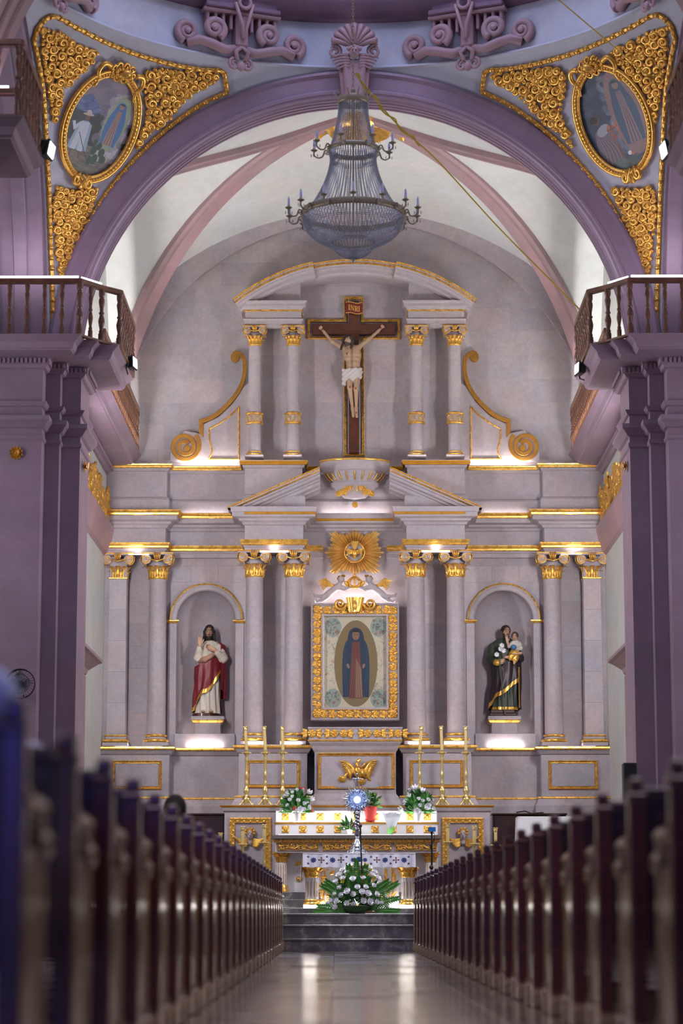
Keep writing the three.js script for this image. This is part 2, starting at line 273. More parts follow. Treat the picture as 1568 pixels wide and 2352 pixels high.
for (const s of [-1, 1]) {
  const side = s < 0 ? 'left' : 'right', p = pathP(s).map(([x, z]) => [x, z]);
  // offset must point into the church: to the right of travel when walking from the transept to the altar on the left side
  const o = 1, fix = (pr) => pr.map(([a, b]) => [-a * o - .004, b]);
  const pier = struct('crossing_pier', null, null, `${side} crossing pier of stepped mauve pilasters under the balcony cornice`);
  const shaft = sweep([[0, -.1], [0, YCOR - .05]], p.slice(s < 0 ? 0 : 1, s < 0 ? 8 : 9), inPlan, { caps: false });
  part(pier, 'pilaster_shaft', shaft, M.purple);
  part(pier, 'capital_moulding', sweep(fix(capProf), s < 0 ? p.slice(0, 8) : p.slice(1), inPlan), M.purple);
  part(pier, 'architrave_moulding', sweep(fix(archProf), p, inPlan), M.purple);
  part(pier, 'cornice', sweep(fix(bedProf), p, inPlan), M.purple);
  // dentils under the cornice, front faces
  const den = []; const y0 = eY(836.5), y1 = eY(826);
  for (const [a, b, z] of [[-6.2, -4.52, -34.5], [-4.46, -4.30, -34.87], [-4.24, -4.02, -35.15]]) for (let x = a; x < b; x += .065) den.push(cbox(s * x - .02, y0, z + .08, s * x + .02, y1, z + .135, .003));
  for (let z = -35.2; z > -43.2; z -= .065) den.push(cbox(s * (z > -36.2 ? -4.03 : -CX + .08), y0, z - .02, s * (z > -36.2 ? -3.975 : -CX + .135), y1, z + .02, .003));
  tag(part(pier, 'dentil', den, M.purple), null, null, null, 'stuff');
  const w = struct('wall_' + side, [cbox(s * CX, -.1, -35.5, s * (CX + .4), 14.5, -44.2, .001)], M.plaster, `whitewashed plaster side wall of the chancel on the ${side}`);
  // frieze bed mould carried on the chancel wall below the gilded relief
  part(w, 'lower_moulding', sweep(fix([[0, eY(1080, 34.5)], [.05, eY(1072)], [.12, eY(1040)], [.16, eY(1010)], [.16, eY(1000)], [0, eY(998)]]), s < 0 ? [[-CX, -36.3], [-CX, -43.3]] : [[CX, -43.3], [CX, -36.3]], inPlan), M.rib);
  // window mostly hidden by the pier, glowing strongly to light the altar wall
  const win = struct('window_' + (s < 0 ? 1 : 2), null, null, `tall window, mostly hidden and placed to light the altar wall, in the ${side} chancel wall beside the pier`);
  part(win, 'pane', cbox(s * (CX - .01), 5.3, -36.9, s * (CX + .02), 7.3, -36.38, .002), new THREE.MeshStandardMaterial({ color: 0xffffff, emissive: 0xf2f4ff, emissiveIntensity: 6 }));
  part(win, 'window_frame', [cbox(s * (CX - .03), 5.24, -36.94, s * CX, 5.3, -36.34), cbox(s * (CX - .03), 7.3, -36.94, s * CX, 7.36, -36.34)], M.rib);
  const lint = struct('door_' + (s < 0 ? 1 : 2), null, null, `side doorway with a mauve moulded lintel in the ${side} chancel wall`);
  const L = sweep([[0, 0], [-.1, .03], [-.13, .1], [-.3, .2], [-.36, .22], [-.36, .27], [-.01, .28]], s < 0 ? [[-CX, -36.5], [-CX, -39.6]] : [[CX, -39.6], [CX, -36.5]], (a, b, h) => [a, Y(1535, 38.3) + h, b]);
  part(lint, 'lintel', L, M.rib);
  part(lint, 'door_frame', [cbox(s * CX, .9, -39.5, s * (CX - .1), Y(1535, 38.3), -39.3), cbox(s * CX, .9, -38.5, s * (CX - .1), Y(1535, 38.3), -38.3)], M.rib);
  part(lint, 'door_leaf', cbox(s * CX, .9, -39.35, s * (CX - .02), Y(1535, 38.3), -38.45), M.plaster);
}
// chancel arch: wall with the opening, moulded archivolt and soffit
{
  const wallPts = [[-10, YCOR - .3], [-10, 17], [10, 17], [10, YCOR - .3], [ARCH + .2, YCOR - .3], ...circ(0, YS, ARCH + .2, 0, PI, 48), [-ARCH - .2, YCOR - .3]];
  const a = struct('chancel_arch', null, null, 'great round mauve arch opening onto the chancel');
  part(a, 'arch_wall', extr(wallPts, .36, 0, ZA - .37), M.pend);
  const prof = [[ARCHO - ARCH, -.02], [ARCHO - ARCH, .05], [.41, .07], [.38, .05], [.36, .035], [.17, .035], [.155, .06], [.13, .075], [.1, .075], [.09, .055], [.05, .05], [.03, .02], [0, .0], [0, -.04], [-.025, -.05], [-.025, -.09], [0, -.1], [0, -.17], [-.022, -.18], [-.022, -.23], [.01, -.24], [.01, -.31], [-.015, -.32], [-.015, -.36], [.02, -.38], [.3, -.38]];
  const path = circ(0, YS, ARCH, PI - .02, .02, 72);
  part(a, 'archivolt', sweep(prof.map(([o, h]) => [-o, h]), path, inFace(ZA)), M.purple);
  // keystone corbel
  part(a, 'keystone', [extr([[-.2, YS + ARCH + .0], [.2, YS + ARCH + .0], [.24, YS + ARCHO + .05], [-.24, YS + ARCHO + .05]], .26, .02, ZA - .02), extr([[-.14, YS + ARCH - .05], [.14, YS + ARCH - .05], [.18, YS + ARCHO + .1], [-.18, YS + ARCHO + .1]], .34, .03, ZA - .02)], M.rib);
  const ks = solo('shell_ornament', (() => {
    const l = []; for (let i = -4; i <= 4; i++) { const an = i * .32; l.push(tube(Array.from({ length: 9 }, (_, k) => { const t = k / 8, r = .05 + .3 * t; return V3(Math.sin(an) * r, YS + ARCHO + .28 + Math.cos(an) * r, ZA + .3 + .07 * Math.sin(t * 2.6)); }), t => .02 + .03 * t, 8)); }
    l.push(ball(.09, [0, YS + ARCHO + .18, ZA + .36], [.9, 1.1, .9], 14));
    for (const s of [-1, 1]) for (let k = 0; k < 5; k++) l.push(tube(Array.from({ length: 7 }, (_, q) => { const t = q / 6; return V3(s * (.07 + t * (.3 - k * .03)), YS + ARCHO + .14 - k * .045 - t * t * .12 + .1 * t, ZA + .32 - .05 * t); }), t => .028 * (1 - .5 * t), 6));
    for (const s of [-1, 1]) { l.push(tube(spiral(s * .3, YS + ARCHO + .22, .1, 1.5, s, PI / 2, 20, .75).map(([x, y]) => V3(x, y, ZA + .28)), u => .034 * (1 - .4 * u), 7)); for (let k = 0; k < 3; k++) l.push(tube([V3(s * .12, YS + ARCHO + .3 + k * .05, ZA + .3), V3(s * .26, YS + ARCHO + .36 + k * .03, ZA + .32), V3(s * .36, YS + ARCHO + .33 - k * .05, ZA + .28)], u => .03 * Math.sin(.4 + u * 2.4), 6)); l.push(ball(.025, [s * .03, YS + ARCHO + .2, ZA + .44], [1, .7, .7], 6)); } l.push(ball(.022, [0, YS + ARCHO + .16, ZA + .455], [.8, 1.2, 1], 6), ...[0, 1, 2, 3, 4].map(i => ball(.04, [(i - 2) * .04, YS + ARCHO + .26 - Math.abs(i - 2) * .015, ZA + .38], [1, 1, 1], 7)));
    return l;
  })(), M.rib, 'pale plaster shell with a winged cherub head above the arch keystone', 'ornament');
}
// pendentives on a sphere through the four corners
const SR = W * Math.SQRT2, SC = V3(0, YS, ZC);
function onSphere(px, py, lift = 0) { const r = ray(px, py).normalize(), o = V3(0, EYE, 0).sub(SC), b = o.dot(r), c = o.lengthSq() - (SR - lift) ** 2, t = -b + Math.sqrt(Math.max(0, b * b - c)); return V3(0, EYE, 0).addScaledVector(r, t); }
for (const [sx, sz, lab] of [[-1, -1, 'left pendentive vault panel above the balcony, bluish white'], [1, -1, 'right pendentive vault panel above the balcony, bluish white'], [-1, 1, 'near left pendentive vault panel, plain white'], [1, 1, 'near right pendentive vault panel, plain white']]) {
  // parameters: u along the ring quarter (from the transept crown to the chancel arch crown), v down towards the corner
  const g = grid(28, 28, (u, v) => {
    const a = u * PI / 2, ring = [Math.cos(a) * W, Math.sin(a) * W];         // quarter ring
    // at height h below the ring the panel is the arc of the sphere between the two arch planes
    const h = W * (1 - v) , rr = Math.sqrt(Math.max(0, SR * SR - h * h)), lo = Math.acos(Math.min(1, W / rr)), hi = PI / 2 - lo, b = lerp(lo, hi, u);
    return [sx * Math.cos(b) * rr, YS + h, ZC + sz * Math.sin(b) * rr];
  });
  struct('pendentive', g, M.pend, lab);
}
// drum, its mauve cornice with pilaster blocks, and the dome over it (outside the frame)
{
  const yr = YS + W, y1 = Y(40, 35.0);
  struct('drum', [lathe([[W + .02, yr - .02], [W + .02, yr + 4]], 72).translate(0, 0, ZC)], M.pend, 'white drum ring above the crossing arches');
  struct('drum_ledge', [lathe([[W + .1, yr - .0], [W - .05, yr + .0], [W - .05, yr + .05], [W + .05, yr + .09]], 72).translate(0, 0, ZC)], M.pend, 'thin white ledge at the foot of the drum');
  struct('drum_cornice', [lathe([[W + .1, y1 - .02], [W - .12, y1], [W - .14, y1 + .1], [W - .3, y1 + .2], [W - .34, y1 + .5], [W + .1, y1 + .55]], 72).translate(0, 0, ZC)], M.drum, 'dark mauve ring cornice of the drum at the top of the picture');
  struct('dome', [lathe(Array.from({ length: 17 }, (_, i) => { const a = i / 16 * PI / 2; return [W * 1.02 * Math.cos(a), yr + 3.9 + 3.2 * Math.sin(a)]; }), 48).translate(0, 0, ZC)], M.pend, 'white dome over the crossing');
}
// transepts, nave shell and vault (they close the room; mostly outside the frame)
for (const s of [-1, 1]) {
  const side = s < 0 ? 'left' : 'right';
  struct('wall_' + (s < 0 ? 'transept_left' : 'transept_right'), [cbox(s * 10, -.1, -25.2, s * 10.3, 15, -36.2, .001), cbox(s * 4.3, 14.3, -25.4, s * 10.3, 14.6, -36.2, .001)], M.plaster, `far plaster wall and ceiling of the ${side} transept`);
  // transept arch: jamb strips facing the nave and the soffit curving over
  const path = circ(ZC, YS, ARCH + .12, PI - .001, .001, 40), P2 = [[path[0][0], YCOR], ...path, [path[40][0], YCOR]];
  const prof = [[-.34, .06], [-.3, .06], [-.3, .1], [-.02, .1], [0, .08], [0, .3], [.05, .32], [.05, .5], [0, .52], [0, .72], [.05, .74], [.05, .92], [0, .94], [0, 1.15], [.05, 1.2], [.05, 1.6], [-.5, 1.7]];
  const g = sweep(prof, P2, (a, b, h) => [s * (W + .12 - .12 + h - .08), b, a]);
  struct('transept_arch', [g], M.purple, `banded mauve arch of the ${side} transept rising behind the balcony`);
  struct('transept_pier_wall', [cbox(s * 4.66, YCOR - .1, -35.3, s * 10, 14.4, -36.1, .001)], M.purple, `mauve end wall of the ${side} transept above the balcony`);
  // nave pier with cornice, its corner shows at the edge of the frame
  const np = struct('nave_pier', null, null, `near ${side} nave pier whose cornice and balcony cut the edge of the picture`);
  const pp = [[-9, -24.85], [-4.11, -24.85], [-4.11, -25.3], [-9, -25.3]], q = s < 0 ? pp : pp.map(([x, z]) => [-x, z]).reverse();
  part(np, 'cornice', sweep(bedProf.map(([a, b]) => [-a, b]), q, inPlan), M.purple);
  part(np, 'pier_shaft', sweep([[0, -.1], [0, YCOR]], q, inPlan, { caps: false }), M.purple);
  struct('wall_nave_' + side, [cbox(s * 5, -.1, 6, s * 5.3, 14, -24.9, .001)], M.plaster, `plaster nave wall on the ${side}`);
}
{
  const na = struct('nave_arch', null, null, 'pale banded nave arch crossing the top left and right corners');
  const prof = [[.5, .02], [.5, .1], [.38, .12], [.36, .08], [.16, .08], [.14, .12], [.04, .12], [0, .06], [0, -.14], [.05, -.16], [.05, -.32], [0, -.34], [0, -.52], [.05, -.54], [.05, -.7], [0, -.74], [0, -1.0], [.5, -1.0]];
  part(na, 'archivolt', sweep(prof.map(([o, h]) => [-o, h]), circ(0, YS + .12, ARCH, PI - .03, .03, 60), inFace(-24.95)), M.rib);
  const pts = [[-10, YCOR], [-10, 18], [10, 18], [10, YCOR], [ARCH + .3, YCOR], ...circ(0, YS, ARCH + .3, 0, PI, 40), [-ARCH - .3, YCOR]];
  part(na, 'arch_wall', extr(pts, .7, 0, -25.75), M.pend);
  struct('ceiling', [cbox(-5.3, 13.9, 6, 5.3, 14.2, -24.9, .001)], M.plaster, 'plaster ceiling of the nave');
  struct('wall_front', [cbox(-5.3, -.1, 6, 5.3, 14, 6.3, .001)], M.plaster, 'entrance wall of the nave behind the camera');
}
// ---- chancel vault: four diagonal ribs to the boss, white cells between ribs and walls
const BOSS = [0, 14.2, -39.7];
function ribPt(sx, sz, s, drop = 0) { const c = [sx * 4.5, 8.9, sz < 0 ? -43.6 : -35.6]; return V3(c[0] * (1 - s), c[1] + (BOSS[1] - c[1]) * (sz < 0 ? Math.sqrt(1 - (1 - s) ** 2) : Math.sqrt(1 - (1 - s) ** 2) * (1 - .16 * Math.sin(PI * s))) - drop, lerp(c[2], BOSS[2], s)); }
const easeS = (u) => 1 - Math.cos(u * PI / 2);
{
  const LR = [Y(1177, DW), Y(490, DW) - Y(1177, DW)];
  const backArc = (sx, s) => { const x = sx * CX * (1 - s); return V3(x, LR[0] + Math.sqrt(Math.max(0, LR[1] ** 2 - x * x)), -DW + .02); };
  const frontArc = (sx, s) => { const x = sx * CX * (1 - s); return V3(x, 8.6 + Math.sqrt(Math.max(0, 4.62 ** 2 - x * x)), -35.56); };
  const sideArc = (sx, sz, s) => V3(sx * CX, 8.9 + 4.6 * Math.sqrt(1 - (1 - s) ** 2), lerp(sz < 0 ? -43.6 : -35.55, -39.8, s));
  const ceil = struct('ceiling', null, null, 'white vault over the chancel between the pink ribs');
  for (const sx of [-1, 1]) {
    part(ceil, 'vault_cell', grid(12, 24, (u, v) => { const s = easeS(v), a = ribPt(sx, -1, s), b = backArc(sx, s); return a.lerp(b, u).toArray(); }), M.vault);
    part(ceil, 'vault_cell', grid(12, 24, (u, v) => { const s = easeS(v), a = ribPt(sx, 1, s), b = frontArc(sx, s); return a.lerp(b, u).toArray(); }), M.vault);
    for (const sz of [-1, 1]) part(ceil, 'vault_cell', grid(12, 24, (u, v) => { const s = easeS(v), a = ribPt(sx, sz, s), b = sideArc(sx, sz, s); return a.lerp(b, u).toArray(); }), M.vault);
    for (const sz of [-1, 1]) {
      const pr = [[-.2, .08], [-.2, -.03], [-.14, -.06], [-.12, -.1], [.12, -.1], [.14, -.06], [.2, -.03], [.2, .08]], n = 40, pos = [], idx = [];
      const dir = V3(-sx * 4.5, 0, BOSS[2] - (sz < 0 ? -43.6 : -35.6)).normalize(), side = V3(dir.z, 0, -dir.x);
      for (let i = 0; i <= n; i++) { const s = easeS(i / n * .995), p = ribPt(sx, sz, s), q = ribPt(sx, sz, Math.min(1, s + .01)), t = q.clone().sub(ribPt(sx, sz, Math.max(0, s - .01))).normalize(), dn = side.clone().cross(t).normalize(); if (dn.y > 0 && s > .02) dn.negate(); if (s <= .02) dn.copy(dir); for (const [a, b] of pr) { const w = p.clone().addScaledVector(side, a).addScaledVector(dn, -b); pos.push(w.x, w.y, w.z); } }
      for (let i = 0; i < n; i++) for (let j = 0; j < pr.length - 1; j++) { const a = i * pr.length + j, b = a + pr.length; idx.push(a, b, b + 1, a, b + 1, a + 1); }
      struct('trim_' + (1 + (sx > 0) + 2 * (sz > 0)), geoFrom(pos, idx, true), M.rib, `pink moulded vault rib running from the gilded boss to the ${sz < 0 ? 'altar wall' : 'chancel arch'} corner on the ${sx < 0 ? 'left' : 'right'}`);
    }
    // corner pier the back rib springs from
    struct('corner_pier', cbox(sx * 4.18, YCOR - .05, -43.2, sx * 4.7, Y(737, 43.2), -43.75, .02), M.stone, `short grey stone corner pier at the ${sx < 0 ? 'left' : 'right'} foot of the vault`);
  }
}
// ------------------------------------------------------------------ the altar wall (retable)
const HX = (off, py, d) => X(815 + off, py, d);          // half-width in metres of a pixel offset from the axis
const rs = rng(21);
const stoneMat = () => M.stones[Math.floor(rs() * M.stones.length)];
const neg = (pr) => pr.map(([a, b]) => [-a, b]);
const faceFrame = (x0, y0, x1, y1, prof, z) => sweep(prof.map(([a, b]) => [-a, b]), [[x0, y0], [x1, y0], [x1, y1], [x0, y1]], inFace(z), { closed: true });
const goldBead = [[0, 0], [0, .03], [.014, .045], [.03, .03], [.034, .018], [.046, .022], [.05, 0]];
function clipPoly(poly, inside, cut) { const o = []; for (let i = 0; i < poly.length; i++) { const a = poly[i], b = poly[(i + 1) % poly.length], ia = inside(a), ib = inside(b); if (ia) o.push(a); if (ia !== ib) o.push(cut(a, b)); } return o; }
function clipDisc(poly, cx, cy, r) { // intersection of a small polygon with a disc, by its tangents
  let o = poly; for (let i = 0; i < 96 && o.length; i++) { const a = i / 96 * TAU, nx = Math.cos(a), ny = Math.sin(a), f = (p) => (p[0] - cx) * nx + (p[1] - cy) * ny - r; o = clipPoly(o, p => f(p) <= 0, (p, q) => { const t = f(p) / (f(p) - f(q)); return [lerp(p[0], q[0], t), lerp(p[1], q[1], t)]; }); }
  o = o.filter((p, i) => { const n = o[(i + 1) % o.length]; return Math.hypot(p[0] - n[0], p[1] - n[1]) > .002; });
  let ar = 0; o.forEach((p, i) => { const n = o[(i + 1) % o.length]; ar += p[0] * n[1] - n[0] * p[1]; }); return o.length > 2 && ar > .02 ? o : null;
}
const wallBack = struct('wall_back', null, null, 'grey mauve ashlar altar wall with a round headed lunette and two niches');
{
  // lower wall with two niche openings
  const dW = 43.5, nr = HX(67, 1424, dW), nx = HX(341.5, 1424, dW), ys = Y(1424, dW), yb = Y(1686, dW), yt = Y(1075, dW);
  const hole = (s) => [[s * nx - nr, yb], [s * nx + nr, yb], ...circ(s * nx, ys, nr, 0, PI, 28)];
  part(wallBack, 'lower_wall', extr([[-CX, 0], [CX, 0], [CX, yt], [-CX, yt]], .1, 0, -dW - .1, [hole(-1), hole(1)]), M.stone);
  // ashlar courses on the lower wall beside and above the niches
  const blk = (x0, y0, x1, y1, d, t = .004) => part(wallBack, 'stone_block', cbox(x0 + .003, y0 + .003, -d - .05, x1 - .003, y1 - .003, -d + t, .004), stoneMat());
  for (const s of [-1, 1]) for (const [pa, pb, n] of [[1258, 1300, 2], [1300, 1338, 3]]) for (let k = 0; k < n; k++) { const a = HX(s * lerp(438, 252, k / n), 1300, dW), b = HX(s * lerp(438, 252, (k + 1) / n), 1300, dW); blk(Math.min(a, b), Y(pb, dW), Math.max(a, b), Y(pa, dW), dW); }
  for (const s of [-1, 1]) for (let k = 0; k < 7; k++) { const y1 = Y(lerp(1330, 1690, k / 7), dW), y0 = Y(lerp(1330, 1690, (k + 1) / 7), dW); for (const [a, b] of [[162, 210], [476, 526]]) { const p = HX(s * a, 1500, dW), q = HX(s * b, 1500, dW); blk(Math.min(p, q), y0, Math.max(p, q), y1, dW); } }
  for (const s of [-1, 1]) part(wallBack, 'corner_strip', cbox(s * CX, Y(1715, 43.1), -43.6, s * (CX - .26), Y(1262, 43.1), -43.12, .006), M.stone);
  // niche recesses: half round shells with a quarter-sphere head
  for (const s of [-1, 1]) {
    const g = grid(20, 26, (u, v) => { const a = PI * u; if (v < .5) return [s * nx - nr * Math.cos(a), lerp(yb, ys, v * 2), -dW - nr * .85 * Math.sin(a)]; const b = (v - .5) * PI; return [s * nx - nr * Math.cos(a) * Math.cos(b), ys + nr * Math.sin(b), -dW - nr * .85 * Math.sin(a) * Math.cos(b)]; });
    const n = struct('niche', null, null, `round headed stone niche with a gilded arch behind the ${s < 0 ? 'red mantled' : 'dark mantled'} statue`);
    part(n, 'niche_shell', g, M.stone);
    part(n, 'niche_sill', cbox(s * nx - nr * 1.02, Y(1719, 43.4), -43.38, s * nx + nr * 1.02, yb, -43.98, .006), M.stone);
    const band = [[0, -.02], [0, .05], [-.02, .07], [-.075, .07], [-.08, .055], [-.135, .055], [-.135, -.02]];
    part(n, 'archivolt', sweep(band, circ(s * nx, ys, nr, PI, 0, 40), inFace(-dW)), M.stone);
    part(n, 'gilded_bead', sweep([[-.112, .05], [-.108, .075], [-.122, .085], [-.136, .075], [-.14, .05]], circ(s * nx, ys, nr, PI, 0, 40), inFace(-dW)), M.gold);
    for (const t of [-1, 1]) {
      const xa = s * nx + t * nr, xb = s * nx + t * (nr + .155);
      part(n, 'impost', sweep(neg([[0, 0], [.03, .015], [.045, .04], [.045, .055], [0, .06]]), [[Math.min(xa, xb), -dW], [Math.min(xa, xb), -dW + .05], [Math.max(xa, xb), -dW + .05], [Math.max(xa, xb), -dW]], (a, b, h) => [a, Y(1432, dW) + h, b]), M.gold);
      part(n, 'jamb_pilaster', cbox(xa, Y(1720, dW), -dW - .05, xb, Y(1432, dW), -dW + .05, .006), M.stone);
    }
  }
  // lunette: recessed field inside a raised crescent band
  const d2 = DW, yc = Y(1041, d2), rr = Y(510, d2) - yc, Yo = Y(1177, d2), Ro = Y(488, d2) - Yo, a1 = Math.acos(Math.min(1, CX / Ro));
  const outer = circ(0, Yo, Ro, PI - a1, a1, 48), yb2 = Y(1085, d2), a0 = Math.asin((yb2 - yc) / rr);
  const inner = circ(0, yc, rr, a0, PI - a0, 48);
  part(wallBack, 'lunette_band', extr([[-CX, yb2], ...outer, [CX, yb2], ...inner], .5, .0, -DW - .4), M.stone);
  part(wallBack, 'lunette_joint', extr([[-CX, yb2], ...circ(0, yc, rr + .06, PI - a0, a0, 40), [CX, yb2]], .137, 0, -DW - .14), M.joint);
  let y = yb2, row = 0; const rb = rng(5);
  while (y < yc + rr) {
    const h = .40 + .06 * rb(); let x = -rr - .4 - rb() * .6;
    while (x < rr) { const w = .62 + .5 * rb(); const p = clipDisc([[x + .0015, y + .0015], [x + w - .0015, y + .0015], [x + w - .0015, y + h - .0015], [x + .0015, y + h - .0015]], 0, yc, rr - .004); if (p) part(wallBack, 'stone_block', extr(p, .05, 0, -DW - .05 + (rb() - .5) * .003), stoneMat()); x += w; }
    y += h; row++;
  }
}
// ---- plinth storey (dado) with gilded panels
const mirrorPath = (p) => [...p, ...p.slice().reverse().map(([x, z]) => [-x, z])];
const pX = (px, py, d) => X(px, py, d);
{
  const dd = 42.6, q = (py) => Y(py, dd);
  const P = mirrorPath([[-CX, -43], [pX(388, 1770, 43), -43], [pX(388, 1770, 43), -43.35], [pX(548, 1770, 42.6), -43.35], [pX(548, 1770, 42.6), -42.6], [pX(705, 1770, 42.6), -42.6], [pX(705, 1770, 42.6), -43.3]]);
  const s = struct('retable_plinth', null, null, 'grey stone plinth storey of the altar wall with gilded rectangular panels');
  part(s, 'plinth_body', sweep(neg([[.12, YF - .02], [.12, q(1848)], [.09, q(1843)], [.06, q(1833)], [0, q(1826)], [0, q(1731)], [.03, q(1728)], [.07, q(1720)], [.085, q(1719)], [.085, q(1712)], [-.6, q(1712)]]), P, inPlan, { caps: false }), M.stone);
  part(s, 'gilded_moulding', sweep(neg([[.08, q(1719.5)], [.095, q(1719)], [.105, q(1716)], [.1, q(1712.5)], [.08, q(1711.5)]]), P, inPlan, { caps: false }), M.gold);
  part(s, 'gilded_moulding', sweep(neg([[.055, q(1833)], [.07, q(1831)], [.06, q(1828)], [.02, q(1827)]]), P, inPlan, { caps: false }), M.gold);
  for (const sg of [-1, 1]) for (const [a, b, y0, y1, d] of [[557, 444, 1813, 1747, 43], [249, 126, 1809, 1746, 42.6]]) {
    const x0 = HX(sg * a, 1780, d), x1 = HX(sg * b, 1780, d), L = Math.min(x0, x1), R = Math.max(x0, x1);
    part(s, 'panel_frame', faceFrame(L, Y(y0, d), R, Y(y1, d), goldBead, -d), M.gold);
    part(s, 'panel_field', cbox(L + .05, Y(y0, d) + .05, -d - .02, R - .05, Y(y1, d) - .05, -d + .008), M.stones[3]);
  }
}
// ---- columns: one of each kind, then copies
function leafGeo(h, w, r0, curl = 1) { // acanthus leaf standing on a drum of radius r0, facing +z
  return grid(8, 12, (u, v) => {
    const c = 2 * u - 1, lob = 1 - .22 * Math.abs(Math.sin(v * 10)), ww = w * (.55 + .75 * v - .95 * Math.max(0, v - .7) * 2.1) * lob;
    const t = Math.max(0, v - .45) / .55, y = h * (v * 1.08 - curl * .34 * t * t * t), r = r0 + .02 * h + h * .1 * v + curl * h * .42 * t * t + h * .06 * (1 - c * c) - h * .05 * Math.abs(Math.cos(c * 9)) * (v > .1 ? 1 : 0);
    const a = c * ww / Math.max(r0, .03) * .5; return [Math.sin(a) * r, y, Math.cos(a) * r];
  });
}
function spiral(cx, cy, r, turns, dir, start, n = 40, decay = .86) { return Array.from({ length: n + 1 }, (_, i) => { const t = i / n, a = start + dir * t * turns * TAU, q = r * (1 - decay * t); return [cx + Math.cos(a) * q, cy + Math.sin(a) * q]; }); }
function capital(parent, r, H, w, flat) { // composite capital: leaves, volutes, abacus. r shaft radius
  const bell = part(parent, 'capital', flat ? cbox(-r * 1.02, 0, -r * .9, r * 1.02, H * .8, r * .9, .01) : lathe([[r * .98, 0], [r * 1.0, H * .3], [r * 1.12, H * .55], [r * 1.3, H * .72], [0, H * .73]], 28), M.stone);
  part(bell, 'astragal', flat ? cbox(-r * 1.12, -.005, -r, r * 1.12, H * .06, r * 1.05, .008) : lathe([[r, -.01], [r * 1.1, .0], [r * 1.14, H * .035], [r * 1.1, H * .07], [r, H * .08]], 28), M.gold);
  const l1 = leafGeo(H * .33, r * .58, r * 1.1), l2 = leafGeo(H * .54, r * .56, r * 1.02), n = 10;
  for (let k = 0; k < n; k++) {
    const a = k / n * TAU; if (Math.cos(a) < -.2) continue;
    const L1 = part(bell, 'leaf', l1, M.gold), L2 = part(bell, 'leaf', l2, M.gold);
    L1.rotation.y = a + PI / n; L2.rotation.y = a; L1.position.y = L2.position.y = H * .06;
  }
  const vr = H * .19, vy = H * .73, vx = w / 2 - vr * 1.12;
  const vol = merge([xf(new THREE.CylinderGeometry(vr, vr * .92, .04, 24), { r: [PI / 2, 0, 0] }), xf(new THREE.CylinderGeometry(vr * .3, vr * .3, .048, 16), { r: [PI / 2, 0, 0] })]);
  const spl = (d) => tube(spiral(0, 0, vr * 1.0, 2.3, -d, d > 0 ? PI * .5 : PI * .5).map(([x, y]) => V3(x, y, .025)), t => vr * .13 * (1 - .4 * t), 6);
  for (const f of [0, -PI / 2, PI / 2]) for (const d of [-1, 1]) {
    if (flat && f) continue;
    const v = part(bell, 'volute', vol, M.stones[1]); const zz = w / 2 - .03;
    v.position.set(Math.cos(f) * d * vx + Math.sin(f) * zz * .92, vy, -Math.sin(f) * d * vx + Math.cos(f) * zz * .92 + (flat ? -.02 : 0)); v.rotation.y = f;
    part(v, 'spiral_gilding', spl(d), M.gold);
  }
  for (const s of [-1, 1]) part(bell, 'corner_scroll', [1].map(() => xf(grid(6, 8, (u, v) => { const a = lerp(PI * .5, -PI * .55, v); return [s * (vx + Math.max(0, Math.cos(a)) * vr * 1.25), vy + Math.sin(a) * vr * 1.05, w / 2 * (.9 - .55 * u)]; }), {})), M.stones[1]);
  for (const s of [-1, 1]) for (const u of [.05, .33, .62]) part(bell, 'corner_gilding', [1].map(() => tube(Array.from({ length: 9 }, (_, i) => { const a = lerp(PI * .45, -PI * .5, i / 8); return V3(s * (vx + Math.max(0, Math.cos(a)) * vr * 1.27), vy + Math.sin(a) * vr * 1.05, w / 2 * (.9 - .55 * u)); }), .006, 5)), M.gold);
  part(bell, 'abacus', [cbox(-w / 2, H * .9, -w / 2, w / 2, H * .955, w / 2 - .01, .006)], M.stone);
  part(bell, 'abacus_gilding', [cbox(-w / 2 - .006, H * .945, -w / 2, -w * .09, H, w / 2, .008), cbox(w * .09, H * .945, -w / 2, w / 2 + .006, H, w / 2, .008), tube([V3(-w / 2, H * .95, w / 2 - .01), V3(-w / 2, vy + vr, w / 2 - .02)], .008, 5), tube([V3(w / 2, H * .95, w / 2 - .01), V3(w / 2, vy + vr, w / 2 - .02)], .008, 5)], M.gold);
  part(bell, 'fleuron', [-.5, -.17, .17, .5].map(k => tube(Array.from({ length: 7 }, (_, i) => { const t = i / 6; return V3(w * k * (.12 + .1 * t), lerp(H * .7, H * 1.02, t), w / 2 - .03 + .03 * Math.sin(t * 3)); }), t => H * .035 * Math.sin(.35 + t * 2.4), 6)).concat([tube([V3(-vx + vr * .7, vy - .0, w / 2 - .02), V3(0, vy - vr * .45, w / 2 + .01), V3(vx - vr * .7, vy, w / 2 - .02)], H * .03, 6)]), M.gold);
  return bell;
}
